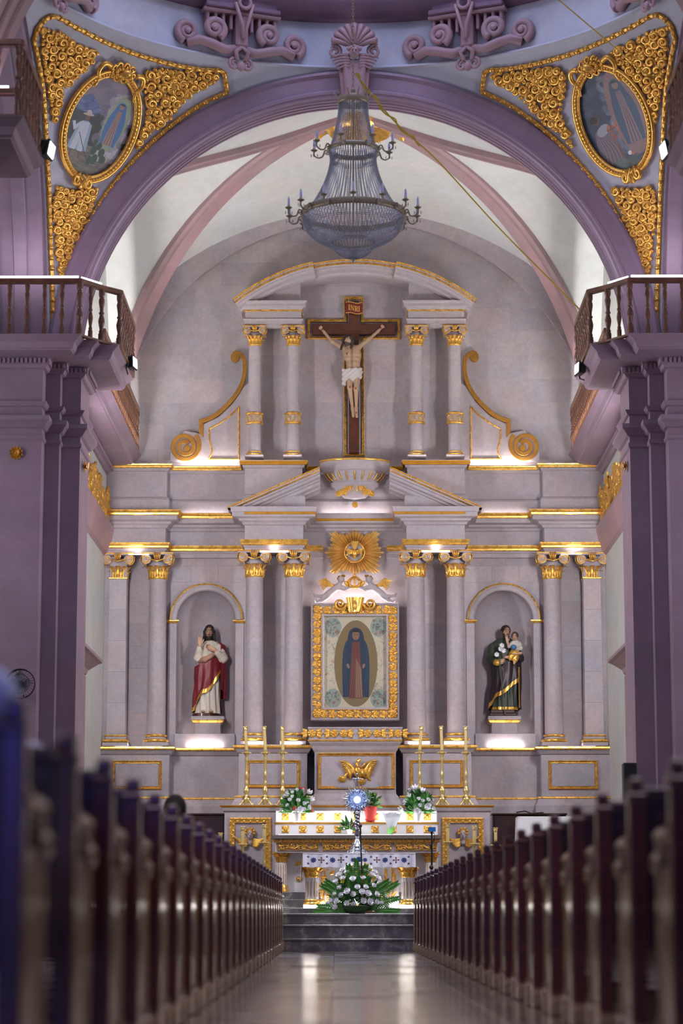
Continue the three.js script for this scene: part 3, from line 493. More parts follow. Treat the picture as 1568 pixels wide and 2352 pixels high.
function column(name, label, pos, group, { r, rt, H, base, capH, capW, flat, drums, band }) {
  const t = thing(name, label, 'column', pos, 0, group), b = base;
  part(t, 'base_plinth', cbox(-r * 1.38, 0, -r * 1.38, r * 1.38, b * .3, r * 1.38, .006), M.stone);
  const ring = (y, rr, hh) => flat ? sweep(neg([[rr - r - .01, y - hh], [rr - r + hh * .8, y - hh * .5], [rr - r + hh, y], [rr - r + hh * .8, y + hh * .5], [rr - r - .01, y + hh]]), [[-r, -r], [-r, r * .9], [r, r * .9], [r, -r]], inPlan) : lathe(Array.from({ length: 9 }, (_, i) => { const a = -PI / 2 + PI * i / 8; return [rr + Math.cos(a) * hh, y + Math.sin(a) * hh]; }), 32);
  part(t, 'base_torus', ring(b * .45, r * 1.22, b * .15), M.gold);
  part(t, 'base_torus', ring(b * .87, r * 1.08, b * .1), M.gold);
  part(t, 'base_scotia', flat ? cbox(-r * 1.12, b * .28, -r, r * 1.12, b, r * 1.0, .01) : lathe([[r * 1.3, b * .28], [r * 1.2, b * .5], [r * 1.06, b * .72], [r * 1.04, b]], 28), M.stone);
  const y0 = b, y1 = H - capH;
  for (let k = 0; k < drums; k++) {
    const a = lerp(y0, y1, k / drums), c = lerp(y0, y1, (k + 1) / drums), ra = lerp(r, rt, k / drums), rc = lerp(r, rt, (k + 1) / drums), e = .0012;
    part(t, 'shaft_drum', flat ? cbox(-ra, a + e * .4, -r, ra, c - e * .4, r * .9, .004) : lathe([[ra - .05, a + e * .3], [ra - e, a + e * .3], [ra, a + e * 1.5], [rc, c - e * 1.5], [rc - e, c - e * .3], [rc - .05, c - e * .3]], 32), stoneMat());
  }
  if (band) {
    const [ya, yb] = band.map(py => Y(py, 43.2) - pos[1]), rr = r * 1.03;
    const bd = part(t, 'shaft_band', lathe([[rr - .01, ya], [rr + .012, ya + .01], [rr + .012, yb - .01], [rr - .01, yb]], 28), M.stone);
    part(bd, 'band_ring', [lathe([[rr, ya - .02], [rr + .03, ya - .01], [rr + .035, ya + .008], [rr, ya + .03]], 28), lathe([[rr, yb - .03], [rr + .035, yb - .008], [rr + .03, yb + .01], [rr, yb + .02]], 28)], M.gold);
    for (let k = 0; k < 8; k++) { const q = k / 8 * TAU, hh = (yb - ya) * .33; part(bd, 'band_oval', tube(Array.from({ length: 17 }, (_, i) => { const a = i / 16 * TAU, an = q + Math.sin(a) * .3; return V3(Math.sin(an) * (rr + .016), (ya + yb) / 2 + Math.cos(a) * hh, Math.cos(an) * (rr + .016)); }), .009, 5), M.gold); }
  }
  const c = new THREE.Group(); c.position.y = y1; const bell = capital(t, rt, capH, capW, flat); bell.position.y += y1; return t;
}
{
  const dI = 42.85, yb = Y(1712, dI), Hc = Y(1268, dI) - yb;
  const r = HX(21.5, 1650, dI) * 1.0, rt = HX(19.5, 1350, dI), spec = { r, rt, H: Hc, base: .22, capH: Y(1268, dI) - Y(1326, dI), capW: HX(36.5, 1280, dI) * 2, drums: 5 };
  const c0 = column('retable_column', 'large stone column with gilded composite capital left of the framed picture, next to its frame', [-HX(140.5, 1500, dI), yb, -dI], 'large columns of the altar wall', spec);
  copy(c0, [HX(140.5, 1500, dI), yb, -dI], 0, 'large stone column with gilded composite capital right of the framed picture, next to its frame');
  copy(c0, [-HX(231.5, 1500, dI), yb, -dI], 0, 'large stone column with gilded composite capital on the right of the red mantled statue niche');
  copy(c0, [HX(231.5, 1500, dI), yb, -dI], 0, 'large stone column with gilded composite capital on the left of the dark mantled statue niche');
  const dO = 43.15, yo = Y(1715, dO); const k = (Y(1273, dO) - yo) / Hc;
  for (const s of [-1, 1]) { const c = copy(c0, [s * HX(454.5, 1500, dO), yo, -dO], 0, s < 0 ? 'large stone column with gilded composite capital on the outer left side of the red mantled statue niche' : 'large stone column with gilded composite capital on the outer right side of the dark mantled statue niche'); c.scale.y = k; }
  for (const s of [-1, 1]) column('retable_pilaster', s < 0 ? 'flat stone pilaster with gilded capital in the far left corner of the altar wall' : 'flat stone pilaster with gilded capital in the far right corner of the altar wall', [s * HX(546, 1500, dO), yo, -dO - .06], 'corner pilasters of the altar wall', { ...spec, H: Hc * k, flat: true });
  const dU = 43.2, yu = Y(1052, dU), Hu = Y(752, dU) - yu;
  const u0 = column('attic_column', 'small upper column with gilded capital and ringed band just left of the crucifix', [-HX(141, 900, dU), yu, -dU], 'small columns flanking the crucifix', { r: HX(15, 1000, dU), rt: HX(13, 800, dU), H: Hu, base: .12, capH: Y(752, dU) - Y(795, dU), capW: HX(25.5, 770, dU) * 2, drums: 4, band: [973, 951] });
  copy(u0, [-HX(229, 900, dU), yu, -dU], 0, 'small upper column with gilded capital and ringed band beside the left gilded scroll');
  copy(u0, [HX(141, 900, dU), yu, -dU], 0, 'small upper column with gilded capital and ringed band just right of the crucifix');
  copy(u0, [HX(229, 900, dU), yu, -dU], 0, 'small upper column with gilded capital and ringed band beside the right gilded scroll');
}
// ---- main entablature, broken pediment, attic storey, segmental pediment
{
  const d0 = 42.65, q = (py) => Y(py, d0);
  const P0 = [[-CX, -43], [pX(380, 1225, 43), -43], [pX(380, 1225, 43), -43.4], [pX(562, 1220, d0), -43.4], [pX(562, 1220, d0), -d0], [pX(696, 1220, d0), -d0], [pX(696, 1220, d0), -43.4]];
  const P = mirrorPath(P0), s = struct('retable_entablature', null, null, 'stone entablature with gilt mouldings over the large columns');
  part(s, 'frieze_and_cornice', sweep(neg([[-.3, q(1241)], [0, q(1241)], [0, q(1207)], [.03, q(1205)], [.05, q(1200)], [.1, q(1197)], [.11, q(1193)], [.13, q(1192)], [.22, q(1190)], [.22, q(1181)], [.24, q(1179)], [.25, q(1171)], [.25, q(1168)], [-.5, q(1168)]]), P, inPlan, { caps: false }), M.stone);
  part(s, 'gilded_cornice', sweep(neg([[.235, q(1180)], [.25, q(1178.5)], [.255, q(1175)], [.27, q(1172)], [.285, q(1170.5)], [.285, q(1168)], [.23, q(1167)]]), P.slice(0, 5).map((p, i) => i === 4 ? [p[0], -43.0] : p), inPlan, { caps: false }), M.gold);
  part(s, 'gilded_cornice', sweep(neg([[.235, q(1180)], [.25, q(1178.5)], [.255, q(1175)], [.27, q(1172)], [.285, q(1170.5)], [.285, q(1168)], [.23, q(1167)]]), P.slice(9).map((p, i) => i === 0 ? [p[0], -43.0] : p), inPlan, { caps: false }), M.gold);
  part(s, 'gilded_fascia', sweep(neg([[.215, q(1186)], [.232, q(1185)], [.232, q(1180)], [.2, q(1179)]]), P.slice(4, 10), inPlan, { caps: false }), M.goldpaint);
  const ends = [P0.concat([[pX(742, 1250, 43.4), -43.4]]), P0.concat([[pX(742, 1250, 43.4), -43.4]]).slice().reverse().map(([x, z]) => [-x, z])];
  for (const e of ends) {
    part(s, 'architrave', sweep(neg([[-.3, q(1267)], [0, q(1267)], [0, q(1258)], [.015, q(1257)], [.03, q(1253)], [.05, q(1252)], [.05, q(1241)], [-.3, q(1241)]]), e, inPlan), M.stone);
    part(s, 'gilded_moulding', sweep(neg([[.045, q(1252.5)], [.06, q(1251)], [.062, q(1247.5)], [.075, q(1245)], [.085, q(1241.5)], [.085, q(1240)], [.04, q(1239)]]), e, inPlan), M.gold);
  }
  // broken pediment: two raking cornices ending in stepped profiles either side of the corbel
  const dp = 43.15, rake = [[-.0, -.2], [0, .62], [.05, .62], [.07, .56], [.1, .55], [.1, .5], [.15, .5], [.17, .44], [.2, .42], [.2, .36], [.25, .34], [.28, .26], [.31, .24], [.31, -.2]];
  for (const sg of [-1, 1]) {
    const dq = dp - .5, a = [sg * HX(291, 1168, dq), Y(1167, dq)], b = [sg * HX(79.5, 1076, dq), Y(1075, dq)], path = sg < 0 ? [a, b] : [b, a];
    const p = struct('broken_pediment', null, null, `${sg < 0 ? 'left' : 'right'} raking half of the broken pediment with a gilt top edge`);
    const yMin = Y(1168, 42.65) - .01, slope = (pr) => { const pos = [], idx = [], n = 24, m = pr.length; for (let i = 0; i <= n; i++) for (const [o, h] of pr) { const u = i / n; pos.push(lerp(path[0][0], path[1][0], u), Math.max(yMin, lerp(path[0][1], path[1][1], u) - o * 1.08), -dp + h); } for (let i = 0; i < n; i++) for (let j = 0; j < m - 1; j++) { const A = i * m + j, B = A + m; idx.push(A, B, B + 1, A, B + 1, A + 1); } for (const i of [0, n]) for (const q of THREE.ShapeUtils.triangulateShape(pr.map(v => new THREE.Vector2(...v)), [])) idx.push(...q.map(k => i * m + k)); return geoFrom(pos, idx, true); };
    part(p, 'raking_cornice', slope(rake), M.stone);
    part(p, 'gilded_edge', slope([[-.008, .4], [-.008, .63], [.014, .635], [.024, .615], [.042, .615], [.05, .63], [.066, .58], [.066, .4]]), M.gold);
    const t = [[sg * HX(262, 1165, dp), Y(1167, dp)], [sg * HX(119, 1165, dp), Y(1167, dp)], [sg * HX(119, 1110, dp), Y(1106, dp)]];
    part(p, 'tympanum', extr(sg < 0 ? t : t.slice().reverse(), .45, 0, -dp - .35), M.stone);
  }
  // attic
  const da = 42.85, w = (py) => Y(py, da);
  const A = mirrorPath([[-CX, -43.15], [pX(383, 1110, 43.15), -43.15], [pX(383, 1110, 43.15), -43.42], [pX(562, 1100, da), -43.42], [pX(562, 1100, da), -da], [pX(694, 1100, da), -da], [pX(694, 1100, da), -43.42]]);
  const at_ = struct('retable_attic', null, null, 'stone attic storey with pedestals and gilt edge under the lunette');
  part(at_, 'attic_body', sweep(neg([[-.3, q(1168)], [.05, q(1168)], [.05, w(1141)], [.03, w(1137)], [0, w(1134)], [0, w(1076)], [.03, w(1074)], [.05, w(1068)], [.08, w(1065)], [.09, w(1058)], [-1, w(1058)]]), A, inPlan, { caps: false }), M.stone);
  for (const [e, m] of [[A.slice(0, 5).map((p, i) => i === 4 ? [p[0], -43.1] : p), M.gold], [A.slice(9).map((p, i) => i === 0 ? [p[0], -43.1] : p), M.gold], [A.slice(3, 8), M.goldpaint], [A.slice(6, 11), M.goldpaint]]) part(at_, 'gilded_edge', sweep(neg([[.07, w(1069)], [.085, w(1067.5)], [.088, w(1064.5)], [.1, w(1062.5)], [.105, w(1060)], [.06, w(1058.5)]]), e, inPlan), m);
  // block entablatures over the small columns
  const du = 43.05, v = (py) => Y(py, du);
  for (const sg of [-1, 1]) {
    const xs = [sg * HX(250, 720, du), sg * HX(122, 720, du)].sort((a, b) => a - b), path = [[xs[0], -43.8], [xs[0], -du], [xs[1], -du], [xs[1], -43.8]];
    const e = struct('upper_entablature', null, null, `stone entablature block over the two small columns ${sg < 0 ? 'left' : 'right'} of the crucifix`);
    part(e, 'entablature_block', sweep(neg([[-.1, v(752)], [.0, v(752)], [0, v(746)], [.015, v(745)], [.015, v(738)], [.03, v(737)], [.04, v(733)], [.0, v(732)], [0, v(713)], [.02, v(711)], [.04, v(707)], [.08, v(705)], [.08, v(699)], [.1, v(697)], [.11, v(693)], [-.2, v(692)]]), path, inPlan, { caps: false }), M.stone);
    part(e, 'gilded_fillet', sweep(neg([[-.0, v(715)], [.018, v(714.5)], [.02, v(711.5)], [0, v(711)]]), path, inPlan), M.gold);
  }
  // segmental pediment
  const ds = 43.1, cy = Y(1027, ds - .25), R = Y(593, ds - .25) - cy, ang = Math.asin((Y(689, ds - .25) - cy) / R), am = Math.acos(HX(95, 600, ds) / R);
  const sp = struct('segmental_pediment', null, null, 'curved segmental pediment with a gilt edge above the crucifix');
  const prof = [[0, -.6], [0, .3], [.05, .3], [.08, .24], [.1, .23], [.1, .18], [.15, .16], [.18, .08], [.22, .06], [.24, 0], [.24, -.6]], pg = [[-.008, .1], [-.008, .31], [.018, .318], [.028, .295], [.05, .295], [.058, .31], [.075, .27], [.075, .1]];
  for (const [a, b, dz] of [[PI - ang, PI - am, 0], [PI - am, am, -.14], [am, ang, 0]]) { part(sp, 'curved_cornice', sweep(prof, circ(0, cy, R, a, b, 22), inFace(-ds + dz)), M.stone); part(sp, 'gilded_edge', sweep(pg, circ(0, cy, R, a, b, 22), inFace(-ds + dz)), M.gold); }
  for (const sg of [-1, 1]) { const e0 = HX(124, 690, ds), c = circ(0, cy, R - .1, PI / 2, ang, 20).filter(([x]) => x > e0).map(([x, y]) => [x, y]); const poly = [[e0, v(694)], [c[c.length - 1][0] - .08, v(694)], ...c.slice().reverse(), [e0, cy + Math.sqrt((R - .1) ** 2 - e0 * e0)]].map(([x, y]) => [sg * x, y]); part(sp, 'tympanum', extr(sg > 0 ? poly : poly.reverse(), .55, 0, -43.7), M.stone); }
}
// ---- half-round corbel under the cross
{
  const d = 42.75, c = struct('corbel', null, null, 'fluted half round corbel with gilt ribs below the crucifix'), cz = -43.3;
  const half = (pts) => { const g = new THREE.LatheGeometry(pts.map(p => new THREE.Vector2(...p)), 40, -PI / 2, PI); g.scale(1, 1, .62); g.translate(0, 0, cz); return uvBox(g); };
  const k = HX(81, 1055, d), y = (p) => Y(p, d);
  part(c, 'corbel_body', half([[.01, y(1136)], [k * .3, y(1133)], [k * .52, y(1116)], [k * .6, y(1108)], [k * .66, y(1107)], [k * .7, y(1101)], [k * .7, y(1098)], [k * .66, y(1096)], [k * .76, y(1086)], [k * .86, y(1076)], [k * .9, y(1073)], [k * .96, y(1072)], [k * 1.0, y(1062)], [k * 1.0, y(1052)], [k * 1.02, y(1049)], [0, y(1048)]]), M.stone);
  part(c, 'gilded_rim', half([[k * 1.0, y(1052)], [k * 1.03, y(1051)], [k * 1.03, y(1048)], [k * .98, y(1047)]]), M.gold);
  for (let i = 0; i < 11; i++) { const a = (i + .5) / 11 * PI - PI / 2, S = Math.sin(a), C = Math.cos(a) * .62; part(c, 'gilded_rib', tube(Array.from({ length: 6 }, (_, j) => { const t = j / 5, r = lerp(k * .69, k * .87, t) * (1 + .03 * Math.sin(t * PI)) ; return V3(S * r, lerp(y(1095), y(1077), t), cz + C * r); }), .013, 6), M.gold); }
}
// ------------------------------------------------------------------ ornaments and figures of the altar wall
const petal = (l, w, curl, n = 4) => grid(n, n + 1, (u, v) => { const c = 2 * u - 1, ww = w * Math.sin(PI * Math.min(1, .12 + v * .85)) ; return [c * ww, l * v, curl * v * v - .25 * w * (1 - c * c) * Math.sin(PI * v) + curl * .3]; });
function roseGeo(r) { const l = [ball(r * .3, [0, 0, r * .28], [1, 1, .8], 8)]; for (const [n, s, lift, o] of [[5, .62, .22, 0], [7, 1, .02, .3]]) for (let k = 0; k < n; k++) { const a = (k + o) / n * TAU; l.push(xf(ball(r * .34 * s + r * .06, [0, 0, 0], [1, .8, .5], 7), { p: [Math.cos(a) * r * .68 * s, Math.sin(a) * r * .68 * s, r * lift + r * .08], r: [0, 0, a + PI / 2] })); } return merge(l); }
const leafFlat = (l, w) => grid(4, 6, (u, v) => { const c = 2 * u - 1; return [c * w * Math.sin(PI * Math.pow(v, .8)) * .5, l * v, .18 * l * Math.sin(v * 2.6) - .25 * w * Math.abs(c) + .05 * l]; });
const G_rose = roseGeo(.05), G_leaf = leafFlat(.1, .06);
function put(parent, name, geo, mat, x, y, z, rz = 0, s = 1) { const m = part(parent, name, geo, mat); m.position.set(x, y, z); m.rotation.z = rz; m.scale.setScalar(s); return m; }
function paint(geo, fn) { const p = geo.attributes.position, c = new Float32Array(p.count * 3); for (let i = 0; i < p.count; i++) c.set(fn(p.getX(i), p.getY(i), p.getZ(i)), 3 * i); geo.setAttribute('color', new THREE.BufferAttribute(c, 3)); return geo; }
const lin = (hex) => new THREE.Color(hex).toArray();
M.paintedSkin = std(0xffffff, { vertexColors: true, roughness: .5 });
M.skin = std(0xc9a183, { roughness: .5 }); M.hair = std(0x3a2c24, { roughness: .7 });
// flat gilded side scrolls with a gilt inner frame
for (const s of [-1, 1]) {
  const d = DW - .13, c = (px, py) => { const p = at(815 - s * (px - 815) * -1, py, d); return [s < 0 ? p.x : p.x, p.y]; };
  const q = (cx, cy) => { const px = 370 + cx * .1339, py = 780 + cy * .1339, p = at(px, py, d); return [p.x * -s, p.y]; };
  const th = thing('gilded_scroll', `flat gilded S scroll with a large spiral foot on the ${s < 0 ? 'left' : 'right'} of the crucifix columns`, 'ornament');
  const curve = (pts, n) => new THREE.CatmullRomCurve3(pts.map(([x, y]) => V3(...q(x, y), 0)), false, 'centripetal').getPoints(n).map(p => [p.x, p.y]);
  const w = .0385 * 1.02, plate = [[-w, -.02], [-w, .045], [-w + .006, .05], [w - .006, .05], [w, .045], [w, -.02]];
  const top = curve([[1225, 300], [1270, 240], [1330, 245], [1405, 310], [1435, 440], [1425, 620], [1350, 840], [1205, 1050], [1020, 1235], [860, 1345], [690, 1405]], 48);
  part(th, 'arm', sweep(plate, top, inFace(-d)), M.leafgold);
  const [ex, ey] = q(1268, 318), rr = Math.abs(q(1345, 318)[0] - ex);
  part(th, 'curl_disc', extr(circ(ex, ey, rr, 0, TAU * .98, 24), .068, .006, -d - .02), M.leafgold);
  part(th, 'step', extr([[650, 1375], [725, 1375], [725, 1690], [650, 1600]].map(p => q(...p)).sort((a, b) => 0), .068, .004, -d - .02), M.leafgold);
  const sp = Array.from({ length: 60 }, (_, i) => { const t = i / 59, a = .55 - t * (2.0 * TAU) , r = lerp(268, 78, Math.pow(t, .9)); return [400 + r * Math.cos(a + .2) + t * 20, 1830 - r * Math.sin(-a - .2) * -1 + t * 12]; });
  part(th, 'spiral', sweep(plate, sp.map(p => q(...p)), inFace(-d)), M.leafgold);
  const [fx, fy] = q(445, 1868); part(th, 'spiral_eye', extr(circ(fx, fy, rr * .75, 0, TAU * .98, 20), .068, .006, -d - .02), M.leafgold);
  const fr = [[815, 1530], [1000, 1430], [1180, 1300], [1345, 1135], [1345, 2068], [800, 2068], [850, 1960], [858, 1890], [830, 1790], [815, 1700]].map(p => q(...p));
  part(th, 'gilded_frame', sweep([[0, -.02], [0, .03], [.012, .045], [.028, .03], [.03, -.02]].map(([a, b]) => [s < 0 ? a : -a, b]), fr, inFace(-d), { closed: true }), M.gold);
  part(th, 'stone_back', extr([[725, 1450], [1000, 1320], [1240, 1080], [1420, 800], [1560, 700], [1560, 2100], [150, 2100], [150, 1900], [400, 1560], [690, 1620]].map(p => q(...p)), .07, .01, -d - .05), M.stone);
}
// crucifix
{
  const d = DW - .1, q = (px, py, dd = d) => at(px, py, dd).toArray(), t = thing('crucifix', 'wooden crucifix with a painted crucified figure inside a gilt cross-shaped border', 'crucifix');
  const wood = (x0, y0, x1, y1, z0, z1) => { const a = q(x0, y0), b = q(x1, y1); return cbox(a[0], a[1], z0, b[0], b[1], z1, .008); };
  part(t, 'cross_post', wood(801, 1041, 824, 690, -DW - .03, -d + .02), M.cross);
  part(t, 'cross_beam', wood(717, 768.5, 908, 744, -DW - .03, -d + .025), M.cross);
  const out = [[790, 683], [834, 683], [834, 735], [918, 735], [918, 780], [835, 780], [837, 1049], [789.5, 1049], [789.5, 780], [706, 780], [706, 735], [790, 735]].map(p => q(...p, DW).slice(0, 2)).reverse();
  part(t, 'gilded_border', sweep([[0, -.03], [0, .06], [-.012, .07], [-.03, .05], [-.043, .045], [-.043, -.03]], out, inFace(-DW), { closed: true }), M.gold);
  // title scroll
  const cv = document.createElement('canvas'); cv.width = 256; cv.height = 160; const g = cv.getContext('2d'); g.fillStyle = '#6d2318'; g.fillRect(0, 0, 256, 160); g.fillStyle = '#d9ac45'; g.fillRect(0, 0, 256, 9); g.fillRect(0, 151, 256, 9); g.font = 'bold 100px serif'; g.textAlign = 'center'; g.textBaseline = 'middle'; g.setTransform(.8, 0, 0, 1, 40, 0); g.fillText('INRI', 110, 84);
  const ct = new THREE.CanvasTexture(cv); ct.colorSpace = THREE.SRGBColorSpace;
  const a = q(794, 720, d - .08), b = q(832, 694, d - .08), pg = grid(16, 2, (u, v) => [lerp(a[0], b[0], u), lerp(a[1], b[1], v) + .012 * Math.sin(u * TAU), -d + .075 + .02 * Math.sin(u * TAU + 1)]);
  const uv = pg.attributes.uv; for (let j = 0, n = 0; j <= 2; j++) for (let i = 0; i <= 16; i++) uv.setXY(n++, i / 16, j / 2);
  const ti = part(t, 'title_scroll', pg, std(0xffffff, { map: ct, roughness: .5 }), 'red title scroll lettered INRI');
  part(ti, 'scroll_back', grid(16, 2, (u, v) => [lerp(a[0], b[0], u), lerp(a[1], b[1], v) + .012 * Math.sin(u * TAU), -d + .06 + .02 * Math.sin(u * TAU + 1)]), M.cross);
  part(ti, 'rolled_end', tube([V3(a[0] + .01, a[1] - .03, -d + .07), V3(a[0] + .01, b[1] - .01, -d + .07)], .022, 10), std(0x6d2318));
  // figure
  const J = (px, py, z) => { const p = at(px, py, d - .12); return [p.x, p.y, -d + z]; };
  const hL = J(739, 755, .06), hR = J(875, 752, .06), wL = J(745, 762, .06), wR = J(868, 759, .06), eL = J(762, 784, .1), eR = J(846, 780, .1), sL = J(789, 800, .13), sR = J(822, 799, .13), nk = J(805, 797, .15), ch = J(808, 812, .13), wa = J(811, 838, .13), hpL = J(803, 855, .12), hpR = J(821, 855, .12), kL = J(803, 893, .22), kR = J(817.5, 896, .23), aL = J(809.5, 938, .09), aR = J(818, 938, .1), tL = J(811, 957, .15), tR = J(819, 958, .16), hd = J(799, 787, .25);
  const C = [[hL, wL, .022, .022], [wL, eL, .024, .034], [eL, sL, .036, .05], [hR, wR, .022, .022], [wR, eR, .024, .034], [eR, sR, .036, .05], [wa, hpL, .1, .09], [wa, hpR, .1, .09], [hpL, kL, .078, .046], [hpR, kR, .078, .046], [kL, aL, .047, .026], [kR, aR, .047, .026], [aL, tL, .032, .026], [aR, tR, .032, .026], [nk, hd, .045, .05]];
  const lo = [hL[0] - .12, tL[1] - .08, -d - .05], hi = [hR[0] + .12, hR[1] + .1, -d + .42];
  const sdf = (x, y, z) => { let f = ell(x, y, z, [ch[0], ch[1], ch[2]], [.165, .17, .1]); f = smin(f, ell(x, y, z, [wa[0], wa[1] + .05, wa[2]], [.12, .17, .085]), .08); let l = 9, r2 = 9; C.forEach((c, i) => { const v = cap(x, y, z, ...c); if (i === 8 || i === 10 || i === 12) l = smin(l, v, .03); else if (i === 9 || i === 11 || i === 13) r2 = smin(r2, v, .03); else f = smin(f, v, .035); }); f = smin(f, Math.min(l, r2), .03); f += .006 * Math.sin((y - ch[1]) * 70) * (Math.abs(x - ch[0]) < .14 && y < ch[1] - .02 && y > wa[1] ? Math.abs(x - ch[0]) * 8 : 0); return f; };
  const red = [.25, .02, .02], sk = lin(0xb4967a), dk = lin(0x8e7058);
  const spots = [J(739, 755, .09), J(875, 752, .09), J(796, 816, .22), J(803, 893, .28), J(816, 896, .29), J(812, 946, .17), J(817, 948, .17)];
  const body = part(t, 'body', paint(nets(sdf, lo, hi, .0115), (x, y, z) => { for (const s of spots) if (Math.hypot(x - s[0], (y - s[1]) * .55, z - s[2]) < .017) return red; return y > ch[1] - .3 && Math.abs(x - ch[0]) < .02 ? dk : sk; }), M.paintedSkin, 'pale crucified figure');
  for (const [h, w, sg] of [[hL, wL, -1], [hR, wR, 1]]) for (let k = 0; k < 5; k++) { const dx = h[0] - w[0], dy = h[1] - w[1], L = Math.hypot(dx, dy), ux = dx / L, uy = dy / L, o = (k - 2) * .011; const b0 = V3(h[0] + ux * .015 - uy * o, h[1] + uy * .015 + ux * o, h[2] + .012); part(body, 'finger', tube([b0, b0.clone().add(V3(ux * .03 - uy * o * .5, uy * .03 + ux * o * .5, .012)), b0.clone().add(V3(ux * .045, uy * .045, .03))], u => .0075 * (1 - .3 * u), 6), M.skin); }
  const H = hd, face = nets((x, y, z) => { const X0 = x - H[0], Y0 = y - H[1] - .01, Z0 = z - H[2], yy = Y0 * .94 + X0 * .3, xx = X0 * .94 - Y0 * .3; let f = ell(xx, yy, Z0, [0, 0, 0], [.066, .1, .08]); f = smin(f, ell(xx, yy, Z0, [0, -.055, .02], [.045, .05, .055]), .03); f = smin(f, cap(xx, yy, Z0, [0, .02, .075], [0, -.02, .095], .009, .014), .015); f = Math.max(f, -ell(xx, yy, Z0, [-.027, .018, .08], [.016, .009, .012])); f = Math.max(f, -ell(xx, yy, Z0, [.027, .018, .08], [.016, .009, .012])); return f; }, [H[0] - .14, H[1] - .17, H[2] - .12], [H[0] + .14, H[1] + .16, H[2] + .16], .007);
  part(t, 'head', paint(face, (x, y, z) => { const X0 = x - H[0], Y0 = y - H[1] - .01, yy = Y0 * .94 + X0 * .3, xx = X0 * .94 - Y0 * .3; return yy < -.045 ? lin(0x4a382c) : Math.abs(yy - .03) < .007 && Math.abs(xx) > .012 ? lin(0x4a382c) : sk; }), M.paintedSkin);
  const hair = nets((x, y, z) => { const X0 = x - H[0], Y0 = y - H[1], Z0 = z - H[2], yy = Y0 * .94 + X0 * .3, xx = X0 * .94 - Y0 * .3; let f = ell(xx, yy, Z0, [0, .04, -.02], [.085, .095, .095]); f = Math.max(f, -ell(xx, yy, Z0, [0, -.03, .1], [.055, .1, .08])); f = smin(f, cap(xx, yy, Z0, [-.075, .03, 0], [-.07, -.2, .06], .035, .02), .03); f = smin(f, cap(xx, yy, Z0, [.075, .03, 0], [.09, -.1, .0], .035, .025), .03); f += .006 * Math.sin(xx * 160 + yy * 30); return f; }, [H[0] - .22, H[1] - .3, H[2] - .15], [H[0] + .2, H[1] + .17, H[2] + .14], .009);
  part(t, 'hair', hair, M.hair, 'long brown hair with a crown of thorns');
  const lc = nets((x, y, z) => { const a = Math.atan2(z - wa[2], x - wa[0]), yb = y - J(810, 862, .1)[1]; let f = ell(x, y, z, [wa[0] + .0, hpL[1] + .01, .0 + hpL[2] + .02], [.175, .24, .135]); f = smin(f, cap(x, y, z, J(792, 852, .2), J(790, 884, .16), .055, .04), .05); f = Math.max(f, y - J(810, 845 + 4, .1)[1] - .02 * (x - wa[0]) * 4); f = Math.max(f, J(810, 884, .1)[1] - y - (x > wa[0] - .1 ? -.02 + .5 * Math.abs(x - wa[0] - .08) * -1 + .06 : .02)); f += .007 * Math.sin((y - x * .8) * 75); return f; }, [wa[0] - .3, hpL[1] - .34, -d - .06], [wa[0] + .24, hpL[1] + .16, -d + .36], .0105);
  part(t, 'loincloth', lc, std(0xc9c2bf, { roughness: .8 }), 'white knotted cloth');
}
